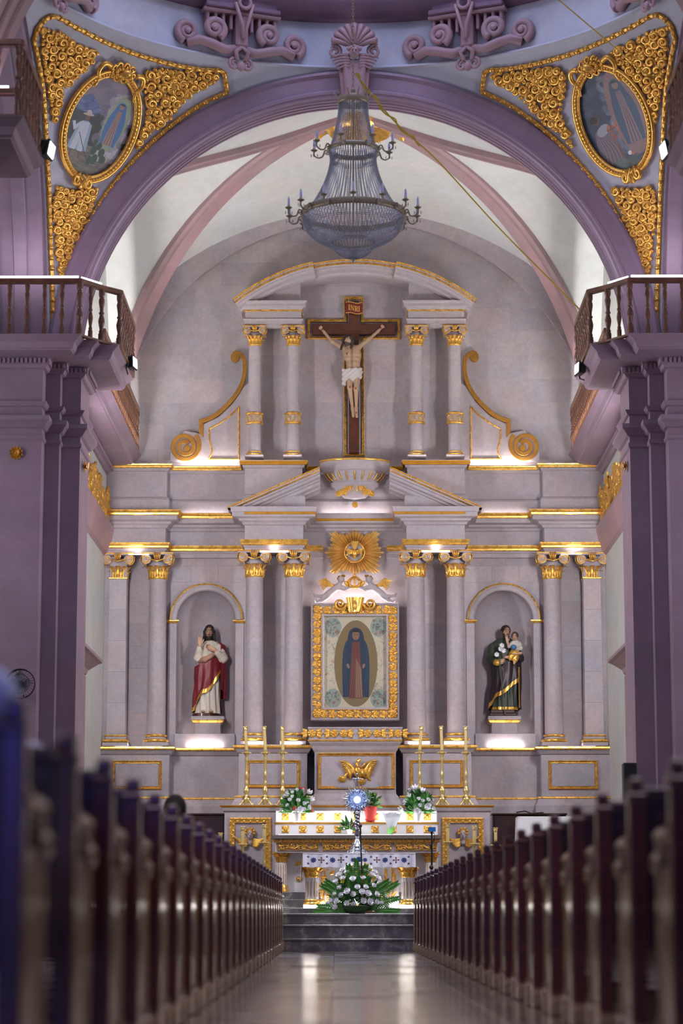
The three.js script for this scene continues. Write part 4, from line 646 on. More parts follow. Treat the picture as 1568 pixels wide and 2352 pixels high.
// gilded sunburst with a dove
{
  const d = 43.3, c = at(814, 1269, d), k = 1 / 126.5, t = thing('sunburst', 'gilded sunburst of long rays with a dove at its centre, over the framed picture', 'ornament', [c.x, c.y, -d]);
  const r = rng(9), N = 76;
  for (let i = 0; i < N; i++) {
    const a = i / N * TAU, cx = Math.cos(a), sy = Math.sin(a); let L = Math.min(76, 53 / Math.max(.01, Math.abs(sy)), 50 / Math.max(.01, Math.abs(Math.abs(cx) * .72 - 0) ));
    const lobes = [0, .74, PI / 2, PI - .74, PI, PI + .74, 1.5 * PI, TAU - .74, TAU]; const dl = Math.min(...lobes.map(o => Math.abs(a - o))); L = lerp(L, Math.max(48, L * .8), Math.min(1, dl / .36)); L *= (i % 2 ? .93 : 1) * (.97 + .05 * r()); L *= k;
    const w0 = .165 * TAU / N * .5, w1 = L * TAU / N * .42, h0 = .03 + .02 * r(), h1 = .012 + .02 * r(), z = i % 2 ? 0 : .012, g = geoFrom([-w0, .16, z, w0, .16, z, 0, .16, z + h0, -w1, L * .97, z, w1, L * .97, z, 0, L, z + h1, -w0, .16, z - .03, w0, .16, z - .03, -w1, L * .97, z - .03, w1, L * .97, z - .03], [0, 2, 5, 0, 5, 3, 1, 4, 5, 1, 5, 2, 3, 5, 4, 3, 4, 9, 3, 9, 8, 0, 3, 8, 0, 8, 6, 1, 7, 9, 1, 9, 4], true);
    const m = part(t, 'ray', g, M.palegold); m.rotation.z = a - PI / 2;
  }
  part(t, 'ring', xf(new THREE.TorusGeometry(.18, .02, 8, 36), { p: [0, 0, .03] }), M.gold);
  part(t, 'ring_field', xf(new THREE.CylinderGeometry(.18, .18, .03, 32), { r: [PI / 2, 0, 0] }), M.stones[3]);
  const dv = part(t, 'dove', merge([ball(.05, [0, -.02, .09], [.9, 1.5, .8], 12), ball(.03, [0, -.1, .12], [1, 1, 1], 10), tube([V3(0, -.11, .14), V3(0, -.15, .15)], u => .014 * (1 - u) + .003, 6), grid(6, 4, (u, v) => [(u - .5) * (.05 + .1 * v), .04 + .16 * v, .07 + .01 * Math.cos(u * 20)])]), M.gold);
  for (const s of [-1, 1]) for (let f = 0; f < 7; f++) part(dv, 'wing_feather', tube([V3(s * .03, .02 - f * .008, .09), V3(s * (.09 + .01 * f), .04 - f * .016, .1), V3(s * (.17 - .004 * f * f), .05 - f * .026, .08)], u => .016 * Math.sin(.5 + u * 2.4), 6), M.gold);
}
// framed picture
{
  const d = 43.12, X0 = X(713.5, 1520, d), X1 = X(917, 1520, d), Y0 = Y(1655, d), Y1 = Y(1386, d), t = thing('framed_picture', 'tall painting of a blue cloaked standing figure in a carved gilt frame over the altar', 'picture');
  part(t, 'frame_box', sweep([[0, -.34], [0, .05], [-.02, .065], [-.035, .05], [-.035, .02], [-.2, .02], [-.2, .045], [-.235, .045], [-.235, -.02], [-.2, -.34]].map(([a, b]) => [a, b]), [[X0, Y0], [X1, Y0], [X1, Y1], [X0, Y1]], inFace(-d), { closed: true }), M.stone);
  part(t, 'rope_moulding', (() => { const l = [], i = .19; const P = [[X0 + i, Y0 + i], [X1 - i, Y0 + i], [X1 - i, Y1 - i], [X0 + i, Y1 - i]]; for (let k = 0; k < 4; k++) { const [a, b] = [P[k], P[(k + 1) % 4]], n = Math.round(Math.hypot(b[0] - a[0], b[1] - a[1]) / .03); for (let j = 0; j < n; j++) { const u = j / n; l.push(xf(ball(.013, [0, 0, 0], [1.35, .75, .8], 6), { p: [lerp(a[0], b[0], u), lerp(a[1], b[1], u), -d + .05], r: [0, 0, (k % 2 ? PI / 2 : 0) + .6] })); } } return merge(l); })(), M.gold);
  // carved roses and leaves along the frame
  const r = rng(17), i = .115, cor = [[X0 + i, Y0 + i], [X1 - i, Y0 + i], [X1 - i, Y1 - i], [X0 + i, Y1 - i]];
  for (let k = 0; k < 4; k++) { const [a, b] = [cor[k], cor[(k + 1) % 4]], L = Math.hypot(b[0] - a[0], b[1] - a[1]), n = Math.round(L / .145), an = Math.atan2(b[1] - a[1], b[0] - a[0]); for (let j = 0; j < n; j++) { const u = j / n, x = lerp(a[0], b[0], u), y = lerp(a[1], b[1], u); put(t, 'carved_rose', G_rose, M.gold, x + (r() - .5) * .02, y + (r() - .5) * .02, -d + .03, r() * 6, j ? .95 + .3 * r() : 1.5); for (const s of [-1, 1]) for (const e of [.4, .7]) put(t, 'carved_leaf', G_leaf, M.gold, x + Math.cos(an) * L / n * e, y + Math.sin(an) * L / n * e, -d + .025, an - PI / 2 + s * (.75 + .5 * r()), .85 + .35 * r()); } }
  // crest
  const cx = (X0 + X1) / 2; const cr = part(t, 'frame_crest', merge([grid(10, 6, (u, v) => [cx + (u - .5) * lerp(.22, .34, v), Y1 + lerp(-.17, .1, v), -d + .09 + .05 * Math.cos((u - .5) * 3) + .015 * Math.cos(u * 40)]), ...[-1, 1].map(s => tube(spiral(0, 0, .11, 1.6, s, s > 0 ? PI : 0).map(([x, y]) => V3(cx + s * .27 + x, Y1 - .02 + y, -d + .09)), u => .03 * (1 - .5 * u), 7)), ball(.05, [cx, Y1 - .05, -d + .15], [.8, 1.8, .6], 10)]), M.gold);
  // painting, a plain stand-in: soft floral ground, ochre oval, a frontal figure in a blue cloak
  const cv = document.createElement('canvas'); cv.width = 512; cv.height = 740; const g = cv.getContext('2d'), rr = rng(4);
  g.fillStyle = '#d9d2bd'; g.fillRect(0, 0, 512, 740);
  for (let k = 0; k < 420; k++) { g.fillStyle = ['#8fb0aa', '#b7a58c', '#a85a50', '#7d9b8b', '#c9b48c', '#98a7b5'][k % 6]; g.globalAlpha = .35; const x = rr() < .5 ? rr() * 120 : 392 + rr() * 120; g.beginPath(); g.ellipse(x, rr() * 740, 3 + rr() * 12, 2 + rr() * 7, rr() * 3, 0, 7); g.fill(); }
  for (const [x, y] of [[75, 90], [437, 90], [75, 650], [437, 650]]) { g.globalAlpha = .75; g.fillStyle = '#8ea6a4'; g.beginPath(); g.ellipse(x, y, 66, 76, 0, 0, 7); g.fill(); for (let k = 0; k < 60; k++) { g.globalAlpha = .5; g.fillStyle = ['#5f7d7a', '#b9b39a', '#a0614f', '#4c5f66'][k % 4]; g.beginPath(); g.arc(x + (rr() - .5) * 95, y + (rr() - .5) * 110, 3 + rr() * 8, 0, 7); g.fill(); } }
  g.globalAlpha = 1; g.fillStyle = '#8a7854'; g.beginPath(); g.ellipse(256, 375, 172, 340, 0, 0, 7); g.fill();
  for (let k = 0; k < 900; k++) { const a = rr() * TAU, q = Math.sqrt(rr()); g.globalAlpha = .25; g.fillStyle = rr() < .5 ? '#b59f70' : '#84714f'; g.fillRect(256 + Math.cos(a) * q * 168, 375 + Math.sin(a) * q * 336, 7, 2.5); }
  g.globalAlpha = 1; g.fillStyle = '#243c58'; g.beginPath(); g.moveTo(256, 92); g.bezierCurveTo(310, 95, 318, 150, 322, 190); g.bezierCurveTo(372, 240, 366, 400, 360, 640); g.lineTo(152, 640); g.bezierCurveTo(146, 400, 140, 240, 190, 190); g.bezierCurveTo(194, 150, 200, 95, 256, 92); g.fill();
  g.fillStyle = '#744039'; g.beginPath(); g.moveTo(226, 205); g.lineTo(286, 205); g.lineTo(312, 650); g.lineTo(200, 650); g.fill(); g.fillStyle = '#94745f'; g.beginPath(); g.moveTo(256, 330); g.lineTo(300, 420); g.lineTo(308, 645); g.lineTo(250, 645); g.fill();
  for (let k = 0; k < 11; k++) { g.strokeStyle = k % 2 ? 'rgba(60,30,30,.45)' : 'rgba(200,160,140,.3)'; g.lineWidth = 3; g.beginPath(); g.moveTo(232 + k * 5, 330); g.quadraticCurveTo(228 + k * 6, 500, 206 + k * 10, 646); g.stroke(); }
  for (const s of [-1, 1]) for (let k = 0; k < 5; k++) { g.strokeStyle = k % 2 ? 'rgba(15,28,44,.6)' : 'rgba(110,140,165,.35)'; g.lineWidth = 4; g.beginPath(); g.moveTo(256 + s * (66 + k * 6), 200 + k * 10); g.quadraticCurveTo(256 + s * (108 - k * 5), 400, 256 + s * (100 - k * 9), 636); g.stroke(); }
  g.fillStyle = '#8e6f5c'; g.beginPath(); g.ellipse(256, 152, 29, 40, 0, 0, 7); g.fill(); g.fillStyle = '#2b211d'; g.beginPath(); g.ellipse(256, 128, 33, 24, 0, PI, TAU); g.fill(); g.fillStyle = '#57443a'; for (const s of [-1, 1]) g.fillRect(256 + s * 12 - 5, 148, 10, 4); g.fillRect(250, 176, 12, 3);
  g.fillStyle = '#9a7a66'; for (const s of [-1, 1]) { g.beginPath(); g.ellipse(256 + s * 62, 395, 11, 20, s * .3, 0, 7); g.fill(); }
  const ct = new THREE.CanvasTexture(cv); ct.colorSpace = THREE.SRGBColorSpace;
  const x0 = X(743, 1520, d), x1 = X(891, 1520, d), y0 = Y(1630, d), y1 = Y(1414, d), pg = new THREE.PlaneGeometry(x1 - x0, y1 - y0); pg.translate((x0 + x1) / 2, (y0 + y1) / 2, -d - .05);
  part(t, 'canvas', pg, std(0xd8d4cc, { map: ct, roughness: .45 }), 'painted canvas with a blue cloaked figure on an ochre oval');
  part(t, 'canvas_back', cbox(x0 - .03, y0 - .03, -d - .12, x1 + .03, y1 + .03, -d - .055, .004), M.cross);
  part(t, 'light_strip', [cbox(x0 - .012, y0, -d - .035, x0 + .004, y1, -d - .02, .003), cbox(x1 - .004, y0, -d - .035, x1 + .012, y1, -d - .02, .003), cbox(x0, y0 - .012, -d - .035, x1, y0 + .004, -d - .02, .003), cbox(x0, y1 - .004, -d - .035, x1, y1 + .012, -d - .02, .003)], new THREE.MeshStandardMaterial({ color: 0xffffff, emissive: 0xe6f0ff, emissiveIntensity: 1.4 }), 'thin strip light round the canvas');
}
// cherubs holding a crown
const T_feather = (s, n, L, mat, parent) => { for (let f = 0; f < n; f++) { const t = f / (n - 1); part(parent, 'feather', tube([V3(0, -.01 * f, .0), V3(s * L * (.5 - .1 * t), L * (.34 - .3 * t), .03), V3(s * L * (1 - .25 * t), L * (.42 - .62 * t), .01)], u => .02 * Math.sin(.4 + u * 2.5), 6), mat); } };
for (const s of [-1, 1]) {
  const d = 43.25, k = 1 / 126.5, c = at(815, 1350, d), p = (x, y, z) => [s * x * k, -y * k, z];
  const t = thing('cherub', `pale stone cherub with a gilt wing flying ${s < 0 ? 'left' : 'right'} of the crown over the picture`, 'figure', [c.x, c.y, -d]);
  const C = [[p(38, -2, .08), p(62, 16, .07), .06, .065], [p(34, -2, .09), p(14, 3, .1), .028, .022], [p(14, 3, .1), p(4, -2, .12), .022, .018], [p(42, 4, .1), p(24, 8, .12), .026, .02], [p(24, 8, .12), p(12, 2, .12), .02, .017], [p(62, 16, .07), p(74, 22, .1), .05, .034], [p(74, 22, .1), p(92, 20, .07), .034, .02], [p(64, 22, .08), p(76, 30, .06), .045, .032], [p(76, 30, .06), p(88, 34, .04), .03, .018], [p(88, 34, .04), p(92, 29, .06), .018, .013], [p(92, 20, .07), p(95, 14, .08), .018, .013], [p(36, -6, .09), p(33, -12, .1), .025, .03]];
  const g = nets((x, y, z) => { let f = ell(x, y, z, p(32, -18, .11), [.062, .07, .065]); for (const c of C) f = smin(f, cap(x, y, z, ...c), .025); return f; }, [Math.min(s * .02, s * .85), -.36, -.04], [Math.max(s * .02, s * .85), .26, .24], .011);
  part(t, 'body', g, M.stone);
  const w = part(t, 'wing', xf(ball(.03, [0, 0, 0], [1.5, 1, .8], 8), { p: p(50, -4, .03) }), M.gold); const fg = new THREE.Group(); fg.name = 'feathers';
  for (let f = 0; f < 8; f++) { const u = f / 7, b = p(50, -4, .05); part(w, 'feather', tube([V3(b[0], b[1] - .02 * u, b[2]), V3(b[0] + s * (.14 - .02 * u), b[1] + .12 - .12 * u, b[2] + .03), V3(b[0] + s * (.29 - .1 * u), b[1] + .08 - .16 * u, b[2])], q => .022 * Math.sin(.4 + q * 2.5), 6), M.gold); }
  part(t, 'curls', [0, 1, 2, 3, 4, 5].map(i => ball(.024, p(32 + 7 * Math.cos(i * 1.1 + 1), -19 - 7 * Math.sin(i * .62), .12 + .02 * Math.sin(i * 2)), [1, 1, 1], 7)), M.leafgold);
}
{
  const d = 43.22, c = at(814, 1338, d), t = thing('crown', 'gilded crown held between the two cherubs under the sunburst', 'crown', [c.x, c.y, -d]);
  part(t, 'crown_band', xf(new THREE.CylinderGeometry(.1, .085, .05, 20), { p: [0, -.09, .05] }), M.gold);
  for (let i = 0; i < 8; i++) { const a = i / 8 * TAU; part(t, 'crown_arch', tube(Array.from({ length: 7 }, (_, j) => { const u = j / 6, r = .1 + .05 * Math.sin(u * PI * .9) - .1 * u * u; return V3(Math.cos(a) * r, -.07 + u * .17, .05 + Math.sin(a) * r); }), .016, 6), M.gold); }
  part(t, 'crown_orb', ball(.03, [0, .12, .05], [1, 1.3, 1], 10), M.gold);
  for (const s of [-1, 1]) part(t, 'crown_leaf', xf(leafFlat(.16, .09), { p: [s * .08, -.09, .08], r: [0, 0, -s * .8] }), M.gold);
}
// garland and rosette under the corbel
{
  const d = 43.15, c = at(815, 1120, d), t = thing('garland', 'gilded garland of roses hanging from a ring under the corbel', 'ornament', [c.x, c.y, -d]);
  part(t, 'ring', xf(new THREE.TorusGeometry(.05, .016, 8, 24), { p: [0, .1, .06] }), M.gold);
  for (const s of [-1, 1]) { for (let k = 0; k < 6; k++) { const u = k / 5; put(t, 'carved_rose', G_rose, M.gold, s * (.06 + .24 * u), .02 - .2 * u + .06 * u * u, .06 + .02 * Math.sin(k * 2), k, .85 + .35 * u); put(t, 'carved_leaf', G_leaf, M.gold, s * (.07 + .22 * u), .05 - .2 * u, .04, s * (-.6 - k), 1.0); } part(t, 'ribbon', tube([V3(0, .06, .07), V3(s * .05, 0, .09), V3(s * .03, -.06, .06), V3(s * .08, -.1, .07)], u => .018 * (1 - .6 * u), 5), M.gold); }
  const r = solo('rosette', xf(G_rose, { p: [c.x, Y(1160, d), -d + .03], s: 1.2 }), M.gold, 'small round gilded rosette between the pediment halves', 'ornament');
}
// predella with roses, centre pedestal with the gilded pelican relief
{
  const d = 42.4, q = (py) => Y(py, d), x0 = X(722, 1770, d), x1 = X(909, 1770, d), P = [[x0, -43.4], [x0, -d], [x1, -d], [x1, -43.4]];
  const t = struct('altar_pedestal', null, null, 'stone pedestal under the framed picture with a gilt panel and a rose frieze');
  part(t, 'pedestal_body', sweep(neg([[.1, YF - .02], [.1, q(1848)], [.06, q(1840)], [.05, q(1832)], [.0, q(1823)], [0, q(1728)], [.03, q(1722)], [.05, q(1714)], [.09, q(1707)], [.1, q(1704)], [.11, q(1700)], [.11, q(1698)], [.1, q(1697)], [.1, q(1676)], [.115, q(1674)], [.115, q(1671)], [-.6, q(1671)]]), P, inPlan, { caps: false }), M.stone);
  part(t, 'gilded_moulding', sweep(neg([[.1, q(1704)], [.118, q(1703)], [.122, q(1700.5)], [.1, q(1699)]]), P, inPlan), M.gold);
  part(t, 'panel_frame', faceFrame(X(730, 1770, d), q(1812), X(906, 1770, d), q(1729.5), goldBead, -d), M.gold);
  for (const gx of [716, 778, 855, 914]) { const z = -d + .115; for (const o of gx === 716 || gx === 914 ? [0] : [-11, 11]) { put(t, 'carved_rose', G_rose, M.gold, X(gx + o, 1685, d - .1), q(1685.5), z, o, 1.5); } for (const s of [-1, 1]) for (let k = 0; k < 3; k++) put(t, 'carved_leaf', G_leaf, M.gold, X(gx + s * (gx === 716 || gx === 914 ? 10 : 20), 1685, d - .1), q(1685.5), z, -s * (PI / 2) + (k - 1) * .75, 1.25); }
  const b = at(818, 1768, d), pe = thing('pelican_relief', 'gilded pelican with spread wings feeding two chicks on the pedestal panel', 'ornament', [b.x, b.y, -d]);
  const k = 1 / 130, p = (px, py, z) => [(px - 818) * k, -(py - 1768) * k, z];
  const bd = part(pe, 'bird_body', nets((x, y, z) => { let f = ell(x, y, z, p(828, 1775, .06), [.13, .075, .07]); f = smin(f, cap(x, y, z, p(821, 1770, .08), p(820, 1756, .1), .045, .03), .04); f = smin(f, cap(x, y, z, p(820, 1756, .1), p(824, 1747, .1), .03, .026), .02); f = smin(f, ell(x, y, z, p(823, 1748, .1), [.04, .034, .034]), .02); f = smin(f, cap(x, y, z, p(822, 1750, .12), p(821, 1762, .14), .014, .006), .01); f = smin(f, cap(x, y, z, p(838, 1780, .05), p(850, 1792, .04), .04, .02), .03); f += .004 * Math.sin(x * 90 + y * 60); return f; }, [-.2, -.26, -.05], [.32, .24, .2], .0095), M.gold);
  for (const [s, n, tip, base] of [[-1, 11, [780, 1749], [820, 1766]], [1, 11, [867, 1747], [830, 1766]]]) for (let f = 0; f < n; f++) { const u = f / (n - 1), b0 = p(lerp(base[0], base[0] + s * 18, .2 + .6 * (1 - u) * .5), base[1] - 4 + 6 * u, .05), m0 = p(lerp(base[0], tip[0], .62 - .25 * u), lerp(1752, 1778, u) - (s > 0 ? 2 : 0), .08), e0 = p(lerp(tip[0], base[0] - s * -6, u * .72), lerp(tip[1], 1792, Math.pow(u, .8)), .045); part(bd, 'wing_feather', tube([V3(...b0), V3(...m0), V3(...e0)], q => .03 * Math.sin(.5 + q * 2.3), 6), M.gold); }
  for (const s of [-1, 1]) part(bd, 'wing_shoulder', tube([V3(...p(818 + s * 10, 1764, .08)), V3(...p(818 + s * 24, 1752, .09)), V3(...p(818 + s * 40, 1748, .07))], u => .024 * (1 - .5 * u), 7), M.gold);
  for (const [cx, cy, s] of [[786, 1790, 1], [829, 1795, -1]]) part(pe, 'chick', nets((x, y, z) => { let f = ell(x, y, z, p(cx, cy, .05), [.07, .055, .05]); f = smin(f, cap(x, y, z, p(cx + s * 5, cy - 3, .06), p(cx + s * 9, cy - 11, .07), .03, .022), .03); f = smin(f, cap(x, y, z, p(cx + s * 9, cy - 11, .07), p(cx + s * 13, cy - 13, .08), .016, .006), .01); f = smin(f, cap(x, y, z, p(cx - s * 3, cy - 4, .08), p(cx - s * 8, cy + 1, .06), .03, .012), .02); return f; }, [...p(cx - 16, cy + 12, -.03)], [...p(cx + 18, cy - 20, .15)], .009), M.gold);
  part(pe, 'rock_relief', nets((x, y, z) => Math.max(Math.min(ell(x, y, z, p(792, 1808, 0), [.2, .2, .05]), ell(x, y, z, p(850, 1806, 0), [.17, .18, .05])), p(0, 1811, 0)[1] - y), [...p(760, 1813, -.03)], [...p(878, 1776, .07)], .014), M.stones[3]);
  // plinths for the two statues
  for (const [px, s] of [[477, 'left'], [1158, 'right']]) { const dd = 43.42, qx = (o, y = 1665) => X(px + o, y, dd), y = (v) => Y(v, dd); const pl = solo('statue_plinth', sweep(neg([[0, y(1686)], [0, y(1661)], [.02, y(1660)], [.05, y(1654)], [.07, y(1652)], [.07, y(1646)], [.06, y(1645)], [-.25, y(1645)]]), [[qx(-29), -43.9], [qx(-29), -dd], [qx(29), -dd], [qx(29), -43.9], [qx(-29), -43.9]], inPlan, { caps: false }), M.stone, `stone plinth with a gilt edge under the ${s === 'left' ? 'red mantled' : 'dark mantled'} statue`, 'plinth'); part(pl, 'gilded_edge', sweep(neg([[.02, y(1660.5)], [.04, y(1659)], [.065, y(1655)], [.05, y(1653)]]), [[qx(-29), -43.9], [qx(-29), -dd], [qx(29), -dd], [qx(29), -43.9]], inPlan), M.gold); }
}
// ------------------------------------------------------------------ painted statues in the niches
function handGeo(curl) { // palm at the origin, fingers along +y, palm facing +z, thumb to +x; about 17 cm long
  const C = []; for (let f = 0; f < 4; f++) { const x = (f - 1.5) * .02, L = [.034, .04, .038, .03][f], r = .0095 - (f === 3 ? .0015 : 0); let p = [x, .045, 0], a = curl * .35; for (let k = 0; k < 3; k++) { const l = L * [1, .72, .55][k], q = [p[0] + x * .12, p[1] + Math.cos(a) * l, p[2] + Math.sin(a) * l]; C.push([p, q, r * (1 - .1 * k), r * (.92 - .12 * k)]); p = q; a += curl * .55; } }
  C.push([[.03, -.02, .005], [.055, .02, .02], .015, .012], [[.055, .02, .02], [.06, .05, .03 + curl * .01], .012, .009]);
  return nets((x, y, z) => { let f = ell(x, y, z, [0, .005, 0], [.042, .055, .02]); for (const c of C) f = smin(f, cap(x, y, z, ...c), .008); return smin(f, cap(x, y, z, [0, -.03, 0], [0, -.075, 0], .026, .028), .02); }, [-.065, -.11, -.04], [.085, .17, .13], .0062);
}
const G_hand = handGeo(.35), G_grip = handGeo(1.15);
function headParts(par, c, s, { yaw = 0, tilt = 0, nod = 0, skin = 0xc39a7c, hair = 0x3a2c22, beard = 0, long = 0 }) {
  const g = part(par, 'head', paint(nets((x, y, z) => {
    let f = ell(x, y, z, [0, .03, -.005], [.075, .105, .092]); f = smin(f, ell(x, y, z, [0, -.05, .025], [.052, .055, .06]), .035); f = smin(f, cap(x, y, z, [0, -.06, -.02], [0, -.17, -.02], .048, .055), .03);
    f = smin(f, cap(x, y, z, [0, .03, .085], [0, -.012, .108], .009, .015), .016); f = smin(f, ell(x, y, z, [0, .042, .08], [.05, .01, .016]), .015);
    for (const e of [-1, 1]) { f = smin(f, -0 + ell(x, y, z, [e * .079, .005, -.01], [.012, .03, .02]), .01); f = Math.max(f, -ell(x, y, z, [e * .031, .018, .1], [.017, .01, .018])); f = smin(f, ell(x, y, z, [e * .031, .017, .078], [.014, .011, .012]), .004); }
    f = smin(f, ell(x, y, z, [0, -.05, .086], [.022, .007, .012]), .01); if (beard) f = smin(f, ell(x, y, z, [0, -.085, .055], [.05, .055 * beard, .045]), .025); return f;
  }, [-.11, -.24, -.13], [.11, .16, .15], .0075), (x, y, z) => {
    const S = lin(skin); if (beard && (y < -.062 || (y < -.025 && Math.abs(x) > .045)) && y > -.155 && z > .0) return lin(hair); if (beard && Math.abs(y + .037) < .006 && Math.abs(x) < .03 && z > .07) return lin(hair);
    if (Math.abs(y - .048) < .006 && Math.abs(Math.abs(x) - .032) < .019 && z > .05) return lin(hair); if (Math.hypot((Math.abs(x) - .031) * .8, y - .017) < .007 && z > .05) return lin(0x241a16); if (Math.abs(y + .05) < .007 && Math.abs(x) < .02 && z > .07) return lin(0x9a5a50); return S;
  }), M.paintedSkin);
  g.position.set(...c); g.rotation.set(nod, yaw, tilt, 'YXZ'); g.scale.setScalar(s);
  const h = part(g, 'hair', nets((x, y, z) => { let f = ell(x, y, z, [0, .045, -.02], [.09, .105, .1]); f = Math.max(f, -ell(x, y, z, [0, .002, .12], [.064, .1, .092])); if (long) for (const e of [-1, 1]) { f = smin(f, cap(x, y, z, [e * .078, .02, -.02], [e * .1, -.2 * long, -.01], .034, .03), .03); f = smin(f, cap(x, y, z, [e * .04, 0, -.09], [e * .05, -.22 * long, -.07], .05, .045), .03); } else f = Math.max(f, -.055 - y + (z + .1) * .3); return f + .0045 * Math.sin(x * 190 + y * 40) * (long ? 1 : .6); }, [-.16, -.3, -.17], [.16, .17, .12], .0095), std(hair, { roughness: .65 }));
  return g;
}
// a robe lofted from ellipses, folded; a0..a1 angles from the front towards +x, bot(a) lets the hem run diagonally
function robe(rows, { a0 = -PI, a1 = PI, n = 72, m = 40, folds = 9, amp = .014, twist = 1.2, off = 0, bot = null, top = null, sd = 0 }) {
  const row = (y) => { let i = 0; while (i < rows.length - 2 && y > rows[i + 1][0]) i++; const a = rows[i], b = rows[i + 1], t = clamp((y - a[0]) / (b[0] - a[0]), 0, 1), e = t * t * (3 - 2 * t); return a.map((v, k) => lerp(v, b[k], e)); };
  return grid(n, m, (u, v) => { const a = lerp(a0, a1, u), yb = bot ? bot(a) : rows[0][0], yt = top ? top(a) : rows[rows.length - 1][0], y = lerp(yb, yt, v), [, cx, cz, rx, rz] = row(y); const k = amp * clamp((1.25 - y) * 1.4, .25, 1) * (Math.sin(a * folds + y * twist * 3 + sd) + .5 * Math.sin(a * folds * 1.9 - y * 2 + sd * 2)); return [cx + Math.sin(a) * (rx + off + k), y, cz + Math.cos(a) * (rz + off + k)]; });
}
const M_tunic = std(0xd8cebd, { roughness: .6, side: THREE.DoubleSide }), M_red = std(0x7c1f28, { roughness: .45 }), M_green = std(0x3b4236, { roughness: .5 }), M_brown = std(0x33262a, { roughness: .4 }), M_lining = std(0xb4866c, { roughness: .55 });
const limb = (C, cell = .013, k = .02, fold = 0) => { const all = C.flatMap(c => [c[0], c[1]]), r = Math.max(...C.flatMap(c => [c[2], c[3]])) + .03, lo = [0, 1, 2].map(i => Math.min(...all.map(p => p[i])) - r), hi = [0, 1, 2].map(i => Math.max(...all.map(p => p[i])) + r); return nets((x, y, z) => { let f = 9; for (const c of C) f = smin(f, cap(x, y, z, ...c), k); return f + fold * Math.sin((x - y) * 90) ; }, lo, hi, cell); };
function aim(m, p, dir, palm) { const y = V3(...dir).normalize(), z = V3(...palm).addScaledVector(y, -V3(...palm).dot(y)).normalize(), x = y.clone().cross(z); m.quaternion.setFromRotationMatrix(new THREE.Matrix4().makeBasis(x, y, z)); m.position.set(...p); return m; }
{ // bearded man, white tunic, red mantle
  const d = 43.62, o = at(479, 1643, d), k = 1 / 127, p = (px, py, z = .1) => [(px - 479) * k, (1643 - py) * k, z];
  const t = thing('robed_statue', 'painted statue of a long haired bearded man in white tunic and red gold-hemmed mantle', 'statue', [o.x, Y(1645, 43.42) , -d]);
  part(t, 'statue_base', xf(new THREE.CylinderGeometry(.25, .26, .06, 8), { p: [-.05, .03, .02], r: [0, PI / 8, 0], s: [1, 1, .75] }), M.cross);
  const rows = [[.06, -.02, .02, .225, .16], [.3, -.02, .02, .215, .155], [.65, -.01, .01, .205, .14], [.98, -.02, .0, .19, .13], [1.15, 0, 0, .18, .12], [1.28, .02, -.01, .205, .115], [1.36, .02, -.01, .15, .09], [1.4, .01, -.01, .06, .06]];
  part(t, 'tunic', robe(rows, { folds: 11, amp: .016 }), M_tunic, 'white tunic');
  const mant = { folds: 7, amp: .017, off: .048, twist: -2.2, a0: -4.4, a1: 1.25, bot: (a) => a > -.2 ? lerp(.42, .8, sst(-.2, 1.25, a)) : lerp(.08, .42, sst(-1.35, -.2, a)), top: (a) => 1.02 + .1 * Math.sin(a) };
  part(t, 'mantle', robe(rows, mant), M_red, 'red mantle wrapped diagonally');
  part(t, 'gilded_hem', robe(rows, { ...mant, off: .053, m: 3, top: (a) => mant.bot(a) + .075 }), M.gold);
  part(t, 'mantle_shoulder', robe([[.4, .02, 0, .23, .16], [1, .02, 0, .235, .15], [1.3, .03, -.01, .22, .13], [1.37, .03, -.02, .13, .08]], { a0: .75, a1: 2.6, n: 28, folds: 8, amp: .014, off: .055, bot: (a) => lerp(.5, .34, sst(.7, 1.6, a)) }), M_red);
  part(t, 'mantle_roll', limb([[p(457, 1514, .12), p(470, 1512, .2), .035, .045], [p(470, 1512, .2), p(484, 1504, .2), .045, .04], [p(484, 1504, .2), p(494, 1498, .17), .04, .03]], .012, .03), M_lining, 'tan lining rolled over the waist');
  part(t, 'sleeve', limb([[p(463, 1480, .02), p(454, 1507, .1), .07, .075], [p(454, 1507, .1), p(457, 1486, .2), .075, .05]], .012, .04, .003), M_tunic);
  part(t, 'sleeve', limb([[p(503, 1481, .02), p(512, 1508, .1), .07, .08], [p(512, 1508, .1), p(500, 1497, .2), .08, .055]], .012, .04, .003), M_tunic);
  part(t, 'forearm', limb([[p(457, 1490, .19), p(459, 1478, .22), .034, .028]]), M.skin); part(t, 'forearm', limb([[p(502, 1499, .18), p(494, 1492, .22), .035, .028]]), M.skin);
  aim(part(t, 'hand', G_hand, M.skin), p(459, 1472, .225), [0, 1, .1], [.4, 0, 1]);
  aim(part(t, 'hand', G_hand, M.skin), p(489, 1488, .225), [-1, .45, .1], [0, .4, -1]);
  part(t, 'heart', nets((x, y, z) => { const q = p(478, 1481, .14); return smin(ell(x, y, z, [q[0], q[1], q[2]], [.045, .045, .035]), cap(x, y, z, q, [q[0], q[1] - .05, q[2]], .03, .012), .02); }, p(470, 1492, .07), p(486, 1472, .2), .009), std(0x9c2a22), 'small red heart');
  headParts(t, p(479, 1447, .03), 1.0, { beard: 1, long: 1, nod: .1, skin: 0xa98268, hair: 0x2c221c });
  for (const e of [-1, 1]) part(t, 'foot', ball(.05, [e * .07 - .02, .09, .17], [.8, .6, 1.6], 10), M.skin);
}
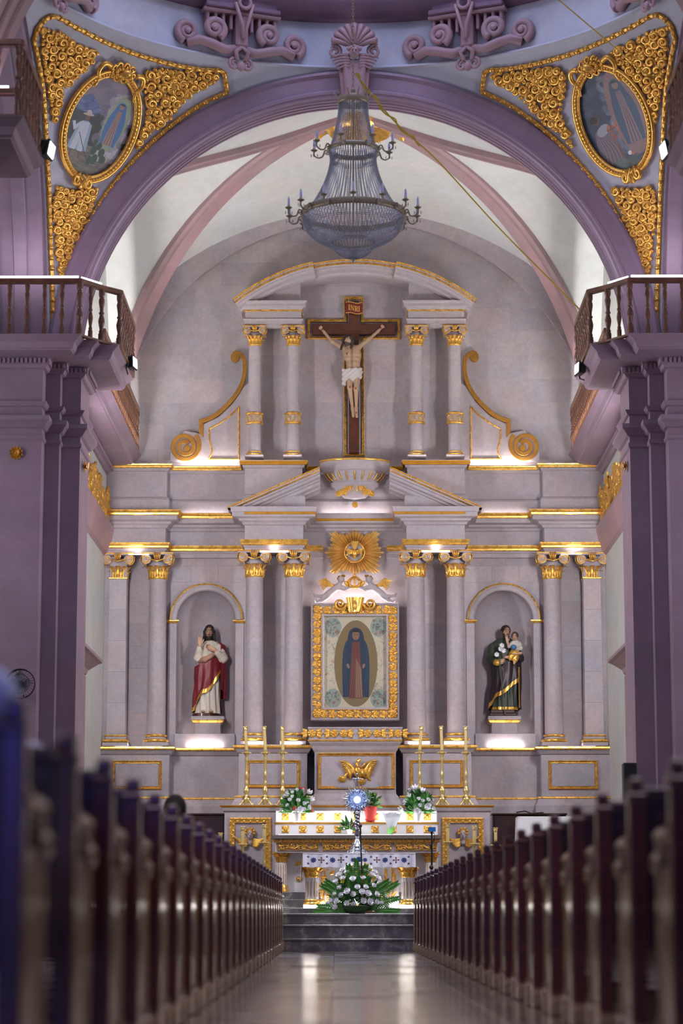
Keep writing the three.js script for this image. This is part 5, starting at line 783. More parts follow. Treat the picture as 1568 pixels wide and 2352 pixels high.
{ // bearded man in green and brown carrying a child and lilies
  const d = 43.62, o = at(1158, 1643, d), k = 1 / 127, p = (px, py, z = .1) => [(px - 1158) * k, (1643 - py) * k, z];
  const t = thing('robed_statue', 'painted statue of a bearded man in green tunic and dark mantle carrying a child', 'statue', [o.x, Y(1645, 43.42), -d]);
  part(t, 'statue_base', [cbox(-.285, 0, -.17, .21, .055, .24, .012), cbox(-.26, .05, -.15, .18, .12, .21, .012)], std(0x3d1d19, { roughness: .4 }));
  const rows = [[.12, .0, .02, .235, .16], [.4, .01, .02, .225, .155], [.75, .04, .01, .215, .145], [1.0, .03, 0, .21, .14], [1.2, -.01, 0, .225, .13], [1.32, -.01, -.01, .24, .12], [1.4, .0, -.01, .17, .1], [1.45, .03, 0, .065, .065]];
  part(t, 'tunic', robe(rows, { folds: 11, amp: .014 }), M_green, 'dark green tunic');
  part(t, 'tunic_hem', robe(rows, { folds: 11, amp: .014, off: .006, m: 2, top: () => .17 }), M.gold);
  const mant = { folds: 7, amp: .017, off: .046, twist: -2, a0: -4.6, a1: .95, bot: (a) => a > -.5 ? lerp(.36, .62, sst(-.5, .95, a)) : lerp(.12, .36, sst(-1.5, -.5, a)), top: (a) => 1.04 + .08 * Math.sin(a) };
  part(t, 'mantle', robe(rows, mant), M_brown, 'dark violet brown mantle'); part(t, 'gilded_hem', robe(rows, { ...mant, off: .051, m: 3, top: (a) => mant.bot(a) + .08 }), M.gold);
  part(t, 'mantle_end', robe([[.14, .05, 0, .23, .16], [1.1, .06, 0, .24, .15]], { a0: .9, a1: 2.2, n: 24, folds: 8, amp: .016, off: .015 }), M_brown); part(t, 'gilded_edge', robe([[.16, .05, 0, .23, .16], [.9, .06, 0, .24, .15]], { a0: .86, a1: 1.02, n: 4, folds: 8, amp: .016, off: .024 }), M.gold);
  part(t, 'sleeve', limb([[p(1132, 1480, 0), p(1129, 1508, .08), .075, .075], [p(1129, 1508, .08), p(1139, 1519, .2), .075, .06]], .012, .04, .003), M_green);
  part(t, 'cuff', limb([[p(1139, 1519, .2), p(1141, 1520, .22), .064, .062]]), M.gold);
  aim(part(t, 'hand', G_grip, M.skin), p(1147, 1517, .24), [1, .25, .15], [0, .2, 1]);
  part(t, 'sleeve', limb([[p(1186, 1480, 0), p(1195, 1508, .08), .07, .07], [p(1195, 1508, .08), p(1190, 1508, .18), .07, .05]], .012, .04, .003), M_brown);
  aim(part(t, 'hand', G_hand, M.skin), p(1187, 1499, .25), [-.7, -.1, .3], [0, .9, .3]);
  headParts(t, p(1163, 1448, .04), 1.0, { beard: 1.05, yaw: .35, tilt: -.12, skin: 0xa57e66, hair: 0x33251c });
  const lily = part(t, 'lily_stem', [tube([V3(...p(1157, 1640, .28)), V3(...p(1150, 1560, .29)), V3(...p(1147, 1512, .28)), V3(...p(1150, 1480, .26))], .009, 6), tube([V3(...p(1148, 1515, .28)), V3(...p(1141, 1500, .3))], .007, 5)], std(0x4d5b3c));
  for (const [x, y] of [[1148, 1490], [1155, 1494], [1139, 1503], [1151, 1482]]) for (let j = 0; j < 6; j++) { const m = part(lily, 'lily_petal', petal(.085, .026, .045), M.white); m.position.set(...p(x, y, .3)); m.rotation.set(.5, 0, j / 6 * TAU, 'ZXY'); }
  for (let j = 0; j < 3; j++) { const m = part(lily, 'lily_leaf', petal(.1, .02, .03), std(0x3f9a45)); m.position.set(...p(1150, 1488, .29)); m.rotation.z = .5 - j * .4; }
  const c = part(t, 'child', limb([[p(1184, 1474, .16), p(1182, 1496, .17), .07, .085], [p(1176, 1474, .18), p(1168, 1483, .24), .036, .032], [p(1194, 1475, .16), p(1196, 1487, .22), .036, .034], [p(1196, 1487, .22), p(1184, 1488, .27), .032, .026]], .011, .03, .002), std(0xc4beb4), 'small child in a white shirt');
  part(c, 'child_skirt', limb([[p(1180, 1497, .19), p(1172, 1508, .24), .085, .06], [p(1184, 1500, .18), p(1183, 1514, .22), .08, .05]], .012, .03, .004), M.gold);
  part(c, 'child_leg', limb([[p(1170, 1507, .25), p(1160, 1508, .27), .032, .022], [p(1182, 1512, .23), p(1180, 1522, .25), .032, .022]], .01), M.skin);
  part(c, 'child_arm', limb([[p(1168, 1483, .24), p(1165, 1473, .26), .026, .02]], .009), M.skin);
  const ch = aim(part(c, 'child_hand', G_hand, M.skin), p(1164, 1468, .265), [-.1, 1, 0], [.2, 0, 1]); ch.scale.setScalar(.62);
  part(c, 'globe', ball(.05, p(1179, 1485, .29), [1, 1, 1], 14), std(0x3f6f9a, { roughness: .3 }));
  headParts(c, p(1183, 1461, .17), .74, { yaw: -.2, skin: 0xb48d75, hair: 0x4a3626 });
}
// ------------------------------------------------------------------ back altar, candles, flowers, front altar
const ring = (n, f) => Array.from({ length: n }, (_, i) => f(i / n * TAU, i));
M.altarwhite = std(0xe0dcdd, { roughness: .5 });
{
  const d = 41.0, q = (py) => Y(py, d), x0 = X(515, 1920, d), x1 = X(1125, 1920, d), P = [[x0, -42.6], [x0, -d], [x1, -d], [x1, -42.6]];
  const t = thing('back_altar', 'wide stone back altar with gilt cornice and two gilt framed cherub panels', 'altar');
  part(t, 'altar_body', sweep(neg([[.06, YF], [.06, q(2035)], [0, q(2030)], [0, q(1863)], [.03, q(1862.5)], [.06, q(1851.5)], [.06, q(1849)], [-.8, q(1849)]]), P, inPlan, { caps: false }), M.stone);
  part(t, 'gilded_cornice', sweep(neg([[.0, q(1863)], [.02, q(1862)], [.035, q(1857)], [.075, q(1852)], [.08, q(1850)], [.03, q(1849.5)]]), P, inPlan), M.goldpaint);
  for (const [a, b, s] of [[527, 622, -1], [1015, 1110, 1]]) {
    const X0 = X(a, 1950, d), X1 = X(b, 1950, d), Y1 = q(1878), Y0 = q(2022);
    const fr = part(t, 'panel_frame', faceFrame(X0, Y0, X1, Y1, [[0, 0], [0, .03], [.02, .04], [.07, .025], [.085, .035], [.09, 0]], -d), M.gold);
    const lf = []; const C = [[X0 + .04, Y0 + .04], [X1 - .04, Y0 + .04], [X1 - .04, Y1 - .04], [X0 + .04, Y1 - .04]];
    for (let k = 0; k < 4; k++) { const A = C[k], B = C[(k + 1) % 4], L = Math.hypot(B[0] - A[0], B[1] - A[1]), n = Math.round(L / .055), an = Math.atan2(B[1] - A[1], B[0] - A[0]); for (let j = 0; j < n; j++) lf.push(xf(G_leaf, { p: [lerp(A[0], B[0], j / n), lerp(A[1], B[1], j / n), -d + .03], r: [0, 0, an - PI / 2 + (j % 2 ? .8 : -.8)], s: .62 })); }
    tag(part(fr, 'frame_leaf', lf, M.gold), null, null, null, 'stuff');
    const c = at((a + b) / 2, 1916, d), ch = thing('cherub_relief', `stone cherub face with gilt wings in the ${s < 0 ? 'left' : 'right'} back altar panel`, 'ornament', [c.x, c.y, -d]);
    headParts(ch, [0, -.01, .03], .78, { skin: 0xb5aaae, hair: 0xb88a35 });
    part(ch, 'curls', ring(9, (a, i) => i > 6 ? null : ball(.026, [Math.cos(a * 1.15 - .45) * .075, .035 + Math.sin(a * 1.15 - .45) * .06, .05], [1, 1, 1], 7)).filter(Boolean), M.gold);
    for (const w of [-1, 1]) for (let f = 0; f < 6; f++) part(ch, 'wing_feather', tube(Array.from({ length: 7 }, (_, i) => { const u = i / 6; return V3(w * (.04 + u * (.27 - f * .025)), -.07 - f * .022 - .055 * Math.sin(u * PI * .8) + .1 * u * u, .035 + .02 * Math.sin(u * 3)); }), u => .02 * Math.sin(.5 + u * 2.2), 6), M.gold);
  }
  // two white gradine steps with gilt rosettes
  const gr = thing('gradine', 'brightly lit white stepped shelf with a row of gilt square rosettes', 'shelf');
  const dU = 40.72, dL = 40.42;
  part(gr, 'upper_step', cbox(X(633, 1875, dU), YF, -d - .05, X(1003, 1875, dU), Y(1862, dU), -dU, .008), M.altarwhite);
  part(gr, 'lower_step', cbox(X(632, 1905, dL), YF, -dU - .05, X(1005, 1905, dL), Y(1891, dL), -dL, .008), M.altarwhite);
  part(gr, 'gilded_edge', sweep(neg([[-.01, Y(1893, dL)], [.02, Y(1892, dL)], [.03, Y(1889, dL)], [-.01, Y(1888, dL)]]), [[X(632, 1905, dL), -dU], [X(632, 1905, dL), -dL], [X(1005, 1905, dL), -dL], [X(1005, 1905, dL), -dU]], inPlan), M.goldpaint);
  const ro = merge([ball(.03, [0, 0, .02], [1, 1, .7], 10), ...[0, 1, 2, 3].map(i => xf(leafFlat(.085, .075), { r: [0, 0, i * PI / 2 + PI / 4] })), ...[0, 1, 2, 3].map(i => xf(leafFlat(.06, .05), { r: [0, 0, i * PI / 2] }))]);
  for (const px of [655, 695, 735, 775, 818, 861, 902, 941, 981]) { put(gr, 'gilded_rosette', ro, M.gold, X(px, 1905, dL), Y(1905, dL), -dL + .004); put(gr, 'gilded_rosette', ro, M.gold, X(px, 1876, dU), Y(1876, dU), -dU + .004); }
  // mensa in front with frieze panels and fluted colonnettes
  const dm = 40.02, ms = thing('altar_mensa', 'stone altar table with gilt egg moulding, scroll frieze and small fluted columns', 'altar');
  part(ms, 'table_slab', cbox(X(624, 1921, dm), Y(1927, dm), -dL - .05, X(1014, 1921, dm), Y(1917.5, dm), -dm, .008), std(0x7d7068, { map: T_stone, roughness: .5 }));
  part(ms, 'frieze_block', cbox(X(634, 1940, dm), Y(1959, dm), -dL - .05, X(1004, 1940, dm), Y(1926, dm), -dm - .1, .006), M.stone);
  part(ms, 'egg_moulding', ring(1, () => 0).flatMap(() => Array.from({ length: 46 }, (_, i) => ball(.026, [lerp(X(629, 1930, dm), X(1009, 1930, dm), (i + .5) / 46), Y(1930.5, dm), -dm - .055], [.8, 1.05, .9], 8))).concat([cbox(X(627, 1930, dm), Y(1935, dm), -dm - .12, X(1011, 1930, dm), Y(1926, dm), -dm - .06, .01)]), M.gold);
  for (const [a, b] of [[636, 732], [740, 898], [907, 1002]]) {
    const X0 = X(a, 1945, dm), X1 = X(b, 1945, dm), Y0 = Y(1953, dm), Y1 = Y(1936, dm), z = -dm - .1;
    part(ms, 'panel_border', faceFrame(X0, Y0, X1, Y1, [[0, 0], [0, .016], [.012, .016], [.016, 0]], z), M.gold);
    const l = [], L = X1 - X0, n = Math.round(L / .17), h = (Y1 - Y0);
    l.push(tube(Array.from({ length: n * 8 + 1 }, (_, i) => { const u = i / (n * 8); return V3(X0 + .02 + u * (L - .04), (Y0 + Y1) / 2 + Math.sin(u * n * PI) * h * .26, z + .015); }), .014, 6));
    for (let k = 0; k < n; k++) { const cx = X0 + L * (k + .5) / n, cy = (Y0 + Y1) / 2 + (k % 2 ? 1 : -1) * h * .06; l.push(tube(spiral(cx, cy, h * .34, 1.5, k % 2 ? 1 : -1, k).map(([x, y]) => V3(x, y, z + .018)), u => .013 * (1 - .4 * u), 6)); for (const e of [0, 1, 2]) l.push(xf(G_leaf, { p: [cx + (e - 1) * .05, cy, z + .01], r: [0, 0, k + e * 2.1], s: .6 })); }
    part(ms, 'scroll_frieze', l, M.gold);
  }
  for (const px of [646, 989]) {
    const r = .088, c = new THREE.Group(); const xx = X(px, 2010, dm + .2), y0 = YF, y1 = Y(1956, dm + .2), yc = Y(1981, dm + .2);
    const s = part(ms, 'colonnette', fluted(r, y0 + .12, yc), M.altarwhite); s.position.set(xx, 0, -dm - .3);
    part(s, 'flute_gilding', fluteGold(r, y0 + .14, yc - .03), M.gold);
    part(s, 'colonnette_base', lathe([[r * 1.4, y0], [r * 1.4, y0 + .04], [r * 1.2, y0 + .06], [r * 1.3, y0 + .085], [r, y0 + .13]], 20), M.gold);
    smallCapital(s, r, yc, y1);
  }
  for (const [a, b] of [[672, 704], [930, 962]]) {
    const de = 40.45, X0 = X(a, 2005, de), X1 = X(b, 2005, de), Y0 = Y(2040, de), Y1 = Y(1970, de); part(ms, 'side_panel', cbox(X0 - .05, YF, -de - .2, X1 + .05, Y1 + .06, -de, .006), M.altarwhite); part(ms, 'panel_frame', faceFrame(X0, Y0, X1, Y1, goldBead.map(([x, y]) => [x * .7, y * .6]), -de), M.gold);
    const cx = (X0 + X1) / 2, lp = part(ms, 'lamp_relief', merge([lathe([[.01, Y0 + .1], [.06, Y0 + .12], [.07, Y0 + .17], [.02, Y0 + .2]], 14).translate(cx, 0, -de + .0), ...[-1, 1].map(s => tube([V3(cx + s * .06, Y0 + .17, -de + .02), V3(cx + s * .02, Y0 + .33, -de + .03)], .006, 5)), ...[0, 1, 2, 3, 4, 5].map(i => xf(G_leaf, { p: [cx, Y0 + .36, -de + .015], r: [0, 0, (i - 2.5) * .5], s: 1.1 }))]), M.gold);
  }
}
function fluted(r, y0, y1) { const n = 12; return grid(n * 4, 1, (u, v) => { const a = u * TAU, q = r * (1 - .1 * Math.max(0, Math.sin(a * n))); return [Math.cos(a) * q, lerp(y0, y1, v), Math.sin(a) * q]; }); }
function fluteGold(r, y0, y1) { const n = 12; return Array.from({ length: n }, (_, i) => { const a = (i + .25) / n * TAU; return tube([V3(Math.cos(a) * r * .93, y0, Math.sin(a) * r * .93), V3(Math.cos(a) * r * .93, y1, Math.sin(a) * r * .93)], r * .085, 5); }); }
function smallCapital(s, r, y0, y1) {
  const h = y1 - y0, c = part(s, 'capital', lathe([[r * .95, y0], [r * 1.1, y0 + h * .1], [r * 1.05, y0 + h * .2], [r * 1.35, y0 + h * .75], [r * 1.6, y0 + h * .9], [r * 1.6, y1], [0, y1]], 20), M.gold);
  for (let k = 0; k < 8; k++) { const m = part(c, 'leaf', leafGeo(h * .62, r * .8, r * 1.02, 1.2), M.gold); m.position.y = y0 + h * .08; m.rotation.y = k / 8 * TAU; const v = part(c, 'scroll', tube(spiral(0, 0, h * .22, 1.4, 1, 0, 20).map(([x, y]) => V3(r * 1.35 + x, y0 + h * .74 + y, 0)), u => h * .07 * (1 - .3 * u), 6), M.gold); v.rotation.y = (k + .5) / 8 * TAU; }
}
// tall candlesticks on the back altar, lower ones beside the front altar
function candlestick(name, label, pos, group, H, hc, lean) {
  const t = thing(name, label, 'candlestick', pos, 0, group), k = H;
  const pr = [[.02, .0], [.05, .02], [.03, .05], [.075, .1], [.085, .13], [.05, .17], [.03, .2], [.045, .23], [.065, .27], [.045, .31], [.022, .34], [.032, .37], [.03, .42], [.018, .46], [.026, .5], [.035, .54], [.026, .58], [.02, .62], [.02, .78], [.035, .81], [.024, .84], [.028, .88], [.05, .91], [.085, .93], [.085, .94], [.03, .95], [.03, .985], [.0, .985]].map(([r, y]) => [r * (k / .95) * .78 + .006, y * k]);
  part(t, 'stem', lathe(pr, 20), M.brass);
  for (let i = 0; i < 3; i++) { const a = i / 3 * TAU + .5, f = part(t, 'foot', tube(Array.from({ length: 9 }, (_, j) => { const u = j / 8; return V3(Math.cos(a) * (.02 + .115 * u), k * (.16 * (1 - u) * (1 - u)) + .012 + .02 * Math.sin(u * PI), Math.sin(a) * (.02 + .115 * u)); }), u => .022 * (1 - .35 * u), 7), M.brass); part(f, 'foot_scroll', tube(spiral(0, 0, .03, 1.3, 1, 2, 18).map(([x, y]) => V3(Math.cos(a) * (.12 + x), .03 + y, Math.sin(a) * (.12 + x))), .01, 6), M.brass); const q = part(f, 'foot_leaf', leafGeo(k * .15, .05, .035, .9), M.brass); q.rotation.y = PI / 2 - a; q.position.y = k * .05; }
  part(t, 'drip_pan', ring(10, (a) => ball(.018, [Math.cos(a) * .07, k * .93, Math.sin(a) * .07], [1, .8, 1], 6)), M.brass);
  const c = part(t, 'candle', lathe([[0, 0], [.028, 0], [.027, hc], [0, hc]], 18), std(0xd8bd7c, { roughness: .5 })); c.position.y = k * .975; c.rotation.z = lean;
  part(c, 'candle_cap', [lathe([[.03, hc - .03], [.034, hc - .02], [.032, hc + .02], [.02, hc + .03]], 16), ...ring(6, (a) => ball(.012, [Math.cos(a) * .03, hc + .03, Math.sin(a) * .03], [1, 1.3, 1], 6))], M.brass);
  return t;
}
{
  const d = 41.5, g = 'tall gilt candlesticks on the back altar', S = [[566, .07, 'leftmost of the three tall gilt candlesticks left of the pelican panel'], [609, .055, 'middle of the three tall gilt candlesticks left of the pelican panel'], [649, .03, 'tall gilt candlestick beside the left flower vase, nearest the pelican panel'], [964, -.08, 'tall gilt candlestick behind the right flower vase, nearest the pelican panel'], [1015, .03, 'middle of the three tall gilt candlesticks right of the pelican panel'], [1070, 0, 'rightmost of the three tall gilt candlesticks right of the pelican panel']];
  const H = Y(1718, d) - Y(1850, d), hc = Y(1667, d) - Y(1717, d);
  for (const [px, l, lab] of S) candlestick('candlestick', lab, [X(px, 1780, d), Y(1849, 41), -d], g, H, hc, l);
  const d2 = 39.75, y2 = YF; for (const [px, pt, lab] of [[557, 1898, 'short candle stand before the left cherub panel, left of the pair'], [607, 1893, 'short candle stand before the left cherub panel, right of the pair'], [1028, 1891, 'short candle stand before the right cherub panel, left of the pair'], [1089, 1897, 'short candle stand before the right cherub panel, right of the pair'], [506, 1913, 'short candle stand at the left end of the back altar'], [1138, 1901, 'short candle stand at the right end of the back altar']]) { const top = Y(pt, d2) - y2; candlestick('candle_stand', lab, [X(px, 1950, d2), y2, -d2], 'short candle stands before the back altar', top * .78, top * .2, 0); }
}
// flowers
const pomGeo = (() => { const l = [ball(.026, [0, 0, 0], [1, 1, .8], 8)], r = rng(2); for (const [n, el, s] of [[10, .15, 1], [9, .6, .95], [6, 1.05, .8]]) for (let k = 0; k < n; k++) { const a = (k + r() * .4) / n * TAU; l.push(xf(petal(.045 * s, .016, .012, 2), { r: [0, 0, 0] }).applyMatrix4(new THREE.Matrix4().makeRotationFromEuler(new THREE.Euler(el, 0, a, 'ZXY')))); } return merge(l); })();
const lilyGeo = merge(ring(6, (a) => petal(.075, .024, .03, 3).applyMatrix4(new THREE.Matrix4().makeRotationFromEuler(new THREE.Euler(.55, 0, a, 'ZXY')))));
const M_leafs = [0x3c7f38, 0x52993f, 0x2f6a2a].map(c => std(c, { roughness: .55 })), M_petal = std(0xefeef2, { roughness: .6 }), M_redf = std(0xb3202c, { roughness: .5 }), M_pink = std(0xd14a86, { roughness: .5 });
function bouquet(name, label, pos, { w, h, flowers, leaves, seed, vase, fg, sprays = 0, dz = .8, fs = 1 }) {
  const t = thing(name, label, 'flower arrangement', pos), r = rng(seed); const pt = (f) => { const a = r() * TAU, e = Math.acos(r() * .97) , x = Math.sin(e) * Math.cos(a), z = Math.sin(e) * Math.sin(a), y = Math.cos(e); return V3(x * w * f, y * h * f + .02 * h, z * w * dz * f); };
  if (vase) part(t, 'vase', vase[0], vase[1]); const base = V3(0, 0, 0), lv = [], z0 = V3(0, 1, 0);
  for (let i = 0; i < leaves; i++) { const p = pt(.55 + .42 * r()), q = new THREE.Quaternion().setFromUnitVectors(z0, p.clone().normalize()), s = (.7 + .7 * r()); const m = new THREE.Matrix4().compose(p.clone().multiplyScalar(.72), q.multiply(new THREE.Quaternion().setFromAxisAngle(z0, r() * TAU)), V3(s, s, s)); lv.push(petal(.13, .022, .03, 2).applyMatrix4(m)); }
  const third = Math.ceil(lv.length / 3); for (let k = 0; k < 3; k++) tag(part(t, 'foliage', lv.slice(k * third, (k + 1) * third), M_leafs[k]), null, null, null, 'stuff');
  if (sprays) { const l = []; for (let i = 0; i < sprays; i++) { const p = pt(.8 + .25 * r()); p.y = Math.abs(p.y) * .62; l.push(xf(ball(.008, [0, 0, 0], [1, 1, 1], 5), { p: p.toArray() })); } tag(part(t, 'tiny_blossom', l, M_petal), null, null, null, 'stuff'); }
  const placed = []; let tries = 0;
  for (const [n, geo, mat, s, nm] of flowers) for (let i = 0; i < n; i++) { let p; tries = 0; do { p = pt(.97); if (p.z < -.1 * w) p.z = -p.z; tries++; } while (tries < 40 && placed.some(o => o.distanceTo(p) < .065 * s)); placed.push(p); const m = part(t, nm, geo, mat); m.position.copy(p); m.quaternion.setFromUnitVectors(V3(0, 0, 1), p.clone().setZ(p.z + .35 * w).normalize()); m.scale.setScalar(s * (.85 + .3 * r())); }
  return t;
}
const vaseG = (r, h) => lathe([[0, 0], [r * .6, 0], [r * .75, h * .3], [r, h * .9], [r * 1.05, h], [r * .9, h], [0, h * .8]], 20);
{
  const dv = 40.65;
  const P = (px, py) => [X(px, py, dv), Y(1890, 40.42), -dv];
  const mk = (px, label, seed, fl) => { const b = P(px, 1860), y = Y(1868, dv); return bouquet('vase_flowers', label, [b[0], y, b[2] + .12], { w: .26, h: .46, flowers: fl, leaves: 230, seed, vase: [xf(vaseG(.07, y - b[1] + .01), { p: [0, -(y - b[1]), 0] }), M.altarwhite] }); };
  mk(682, 'white chrysanthemums and red roses in a vase left of the monstrance on the back altar', 31, [[13, pomGeo, M_petal, .95, 'white_flower'], [5, G_rose, M_redf, .7, 'red_rose'], [3, lilyGeo, M_petal, 1.2, 'lily'], [4, pomGeo, M_petal, .55, 'small_flower']]);
  mk(960, 'white chrysanthemums and lilies in dark leaves in a vase right of the monstrance', 37, [[13, pomGeo, M_petal, .95, 'white_flower'], [5, lilyGeo, M_petal, 1.4, 'lily'], [3, pomGeo, M_petal, .6, 'small_flower']]);
  // red pot, white wrapped bouquet, little pink flowers
  const dp = 40.62, yb = Y(1890, 40.42);
  bouquet('potted_flowers', 'small mixed flowers in a bright red wrapped pot behind the monstrance', [X(850, 1860, dp), Y(1853, dp), -dp + .08], { w: .15, h: .22, flowers: [[3, G_rose, M_redf, .6, 'red_rose'], [3, lilyGeo, std(0xd9c23a), .6, 'yellow_flower'], [2, pomGeo, M_petal, .5, 'white_flower']], leaves: 90, seed: 41, vase: [xf(lathe([[0, 0], [.09, 0], [.1, .06], [.08, .08], [.12, .27], [.13, .28], [0, .25]], 18), { p: [.0, -(Y(1853, dp) - yb), 0] }), std(0xd8433c, { roughness: .5 })] });
  const wb = thing('wrapped_bouquet', 'bouquet in white cellophane wrapping standing right of the monstrance', 'bouquet', [X(898, 1880, 40.3), Y(1917, 40.02), -40.25]);
  part(wb, 'wrapping', grid(24, 8, (u, v) => { const a = u * TAU, r = .03 + .13 * Math.pow(v, .7) * (1 + .12 * Math.sin(a * 5)); return [Math.cos(a) * r + .02 * v, .1 + v * .26 + .03 * Math.sin(a * 5) * v, Math.sin(a) * r * .6]; }), phy(0xe8eef4, { roughness: .25, transmission: .35, thickness: 0 }));
  part(wb, 'stems', [0, 1, 2, 3].map(i => tube([V3((i - 1.5) * .02, 0, 0), V3(0, .14, 0), V3((1.5 - i) * .03, .25, 0)], .008, 5)), M_leafs[1]);
  for (let i = 0; i < 5; i++) put(wb, 'white_flower', pomGeo, M_petal, (i - 2) * .045 + .02, .32 + .02 * (i % 2), .02, i, .9);
  for (let i = 0; i < 3; i++) put(wb, 'leaf', petal(.12, .02, .02), M_leafs[1], -.03 + i * .02, -.0 + .02 * i, .06, .3 - i * .3, 1);
  const pk = bouquet('pink_flowers', 'little pink and white flowers in a white pot beside the monstrance stem', [X(803, 1900, 40.2), Y(1905, 40.2), -40.2], { w: .1, h: .12, flowers: [[4, G_rose, M_pink, .6, 'pink_flower'], [3, pomGeo, M_petal, .55, 'white_flower']], leaves: 50, seed: 47, vase: [xf(vaseG(.05, .11), { p: [0, -.11, 0] }), M.altarwhite] });
}
// front altar table with an embroidered cloth
{
  const d = 37.72, db = 38.35, y0 = YP, yt = Y(1960, d), t = thing('altar_table', 'white carved altar table on two gilt capital columns, edged with light', 'altar');
  const x0 = X(697, 1980, d), x1 = X(952, 1980, d), q = (py) => Y(py, 37.9);
  part(t, 'table_top', cbox(x0, yt - .09, -db - .12, x1, yt - .006, -d - .02, .01), M.altarwhite);
  part(t, 'table_body', cbox(X(736, 2030, 38.0), y0, -db, X(916, 2030, 38.0), yt - .08, -38.02, .006), M.altarwhite);
  for (const px of [716, 937]) {
    const r = .105, xx = X(px, 2040, 37.9), yc = q(2016), y1 = q(1991);
    const s = part(t, 'column_shaft', fluted(r, y0 + .13, yc), M.altarwhite); s.position.set(xx, 0, -37.9); part(s, 'flute_gilding', fluteGold(r, y0 + .17, yc - .06), M.gold);
    part(s, 'column_base', lathe([[r * 1.3, y0 + .05], [r * 1.35, y0 + .07], [r * 1.2, y0 + .085], [r * 1.1, y0 + .1], [r * 1.2, y0 + .12], [r, y0 + .14]], 24), M.gold); smallCapital(s, r, yc, y1);
    part(s, 'lit_plinth', cbox(-r * 1.25, y0, -r * 1.25, r * 1.25, y0 + .055, r * 1.25, .004), new THREE.MeshStandardMaterial({ color: 0xffffff, emissive: 0xfff8ee, emissiveIntensity: 3 }), 'glowing plinth');
  }
  const z = -38.02, P = (px, py) => { const p = at(px, py, 38.0); return V3(p.x, p.y, z + .02); };
  // vine and grapes, wheat, lamb in a ring of clouds
  const vine = part(t, 'vine_relief', tube([[755, 1996], [745, 2002], [749, 2018], [756, 2030], [748, 2045], [742, 2060], [746, 2074]].map(([a, b]) => P(a, b)), .014, 6), M.gold);
  for (const [gx, gy] of [[741, 2018], [738, 2050], [754, 2062]]) part(vine, 'grapes', Array.from({ length: 12 }, (_, i) => { const rw = i < 4 ? 0 : i < 7 ? 1 : i < 10 ? 2 : 3, p = P(gx + ((i * 5) % 11 - 5) * .75 * (1 - rw * .22), gy + rw * 4.2 - 4); return ball(.018, [p.x, p.y, z + .03], [1, 1, 1], 7); }), M.gold);
  for (const [lx, ly, a] of [[757, 2010, -.8], [744, 1998, 1.2], [756, 2040, -1.2], [739, 2035, 1.5], [742, 2068, 2], [752, 2052, -2]]) put(vine, 'vine_leaf', G_leaf, M.gold, P(lx, ly).x, P(lx, ly).y, z + .02, a, 1.1);
  const wh = part(t, 'wheat_relief', [[888, 2040, 886, 1998], [893, 2060, 901, 1996], [897, 2066, 906, 2010], [890, 2072, 884, 2020]].map(([a, b, c, e]) => tube([P(a, b), P((a + c) / 2 + 1, (b + e) / 2), P(c, e)], .009, 5)), M.gold);
  for (const [c, e] of [[886, 2000], [901, 1998], [906, 2012], [884, 2022]]) part(wh, 'wheat_ear', Array.from({ length: 10 }, (_, i) => { const p = P(c + (i % 2 ? 1.6 : -1.6), e - 4 + i * 1.9); return xf(ball(.013, [0, 0, 0], [.8, 1.6, .9], 6), { p: [p.x, p.y, z + .03], r: [0, 0, i % 2 ? -.5 : .5] }); }), M.gold);
  for (const [lx, ly, a] of [[893, 2060, .6], [897, 2064, -.7], [888, 2070, 1]]) put(wh, 'wheat_leaf', petal(.16, .02, .03), M.gold, P(lx, ly).x, P(lx, ly).y, z + .02, a, 1);
  const cc = P(822, 2040); part(t, 'cloud_ring', ring(20, (a, i) => ball(.052, [cc.x + Math.cos(a) * .36, cc.y + Math.sin(a) * .36, z + .01], [1, 1, .7], 9)), M.altarwhite);
  part(t, 'gilded_ring', xf(new THREE.TorusGeometry(.27, .02, 8, 48), { p: [cc.x, cc.y, z + .015] }), M.gold);
  part(t, 'lamb_relief', nets((x, y, w) => { let f = ell(x, y, w, [cc.x, cc.y, z], [.15, .08, .06]); f = smin(f, cap(x, y, w, [cc.x + .1, cc.y + .04, z + .02], [cc.x + .16, cc.y + .1, z + .04], .045, .04), .03); f = smin(f, cap(x, y, w, [cc.x + .16, cc.y + .1, z + .04], [cc.x + .21, cc.y + .08, z + .05], .03, .018), .02); for (const lx of [-.1, .09]) f = smin(f, cap(x, y, w, [cc.x + lx, cc.y - .05, z + .02], [cc.x + lx + .03, cc.y - .14, z + .03], .025, .016), .02); return f + .004 * Math.sin(x * 110) * Math.sin(y * 110); }, [cc.x - .2, cc.y - .18, z - .04], [cc.x + .26, cc.y + .17, z + .1], .0095), M.altarwhite);
  for (const px of [766, 881]) part(t, 'relief_border', cbox(P(px - 1.5, 2000).x, y0 + .05, z - .01, P(px + 1.5, 2000).x, yt - .1, z + .025, .004), M.altarwhite);
  part(t, 'light_strip', cbox(x0 + .26, y0, z + .012, x1 - .26, y0 + .012, z + .03, .002), M.led, 'strip light along the foot');
  // cloth
  const cv = document.createElement('canvas'); cv.width = 1024; cv.height = 136; const g = cv.getContext('2d'); g.fillStyle = '#e9e7f2'; g.fillRect(0, 0, 1024, 136);
  const blue = '#3d4c86', mar = '#5a3040';
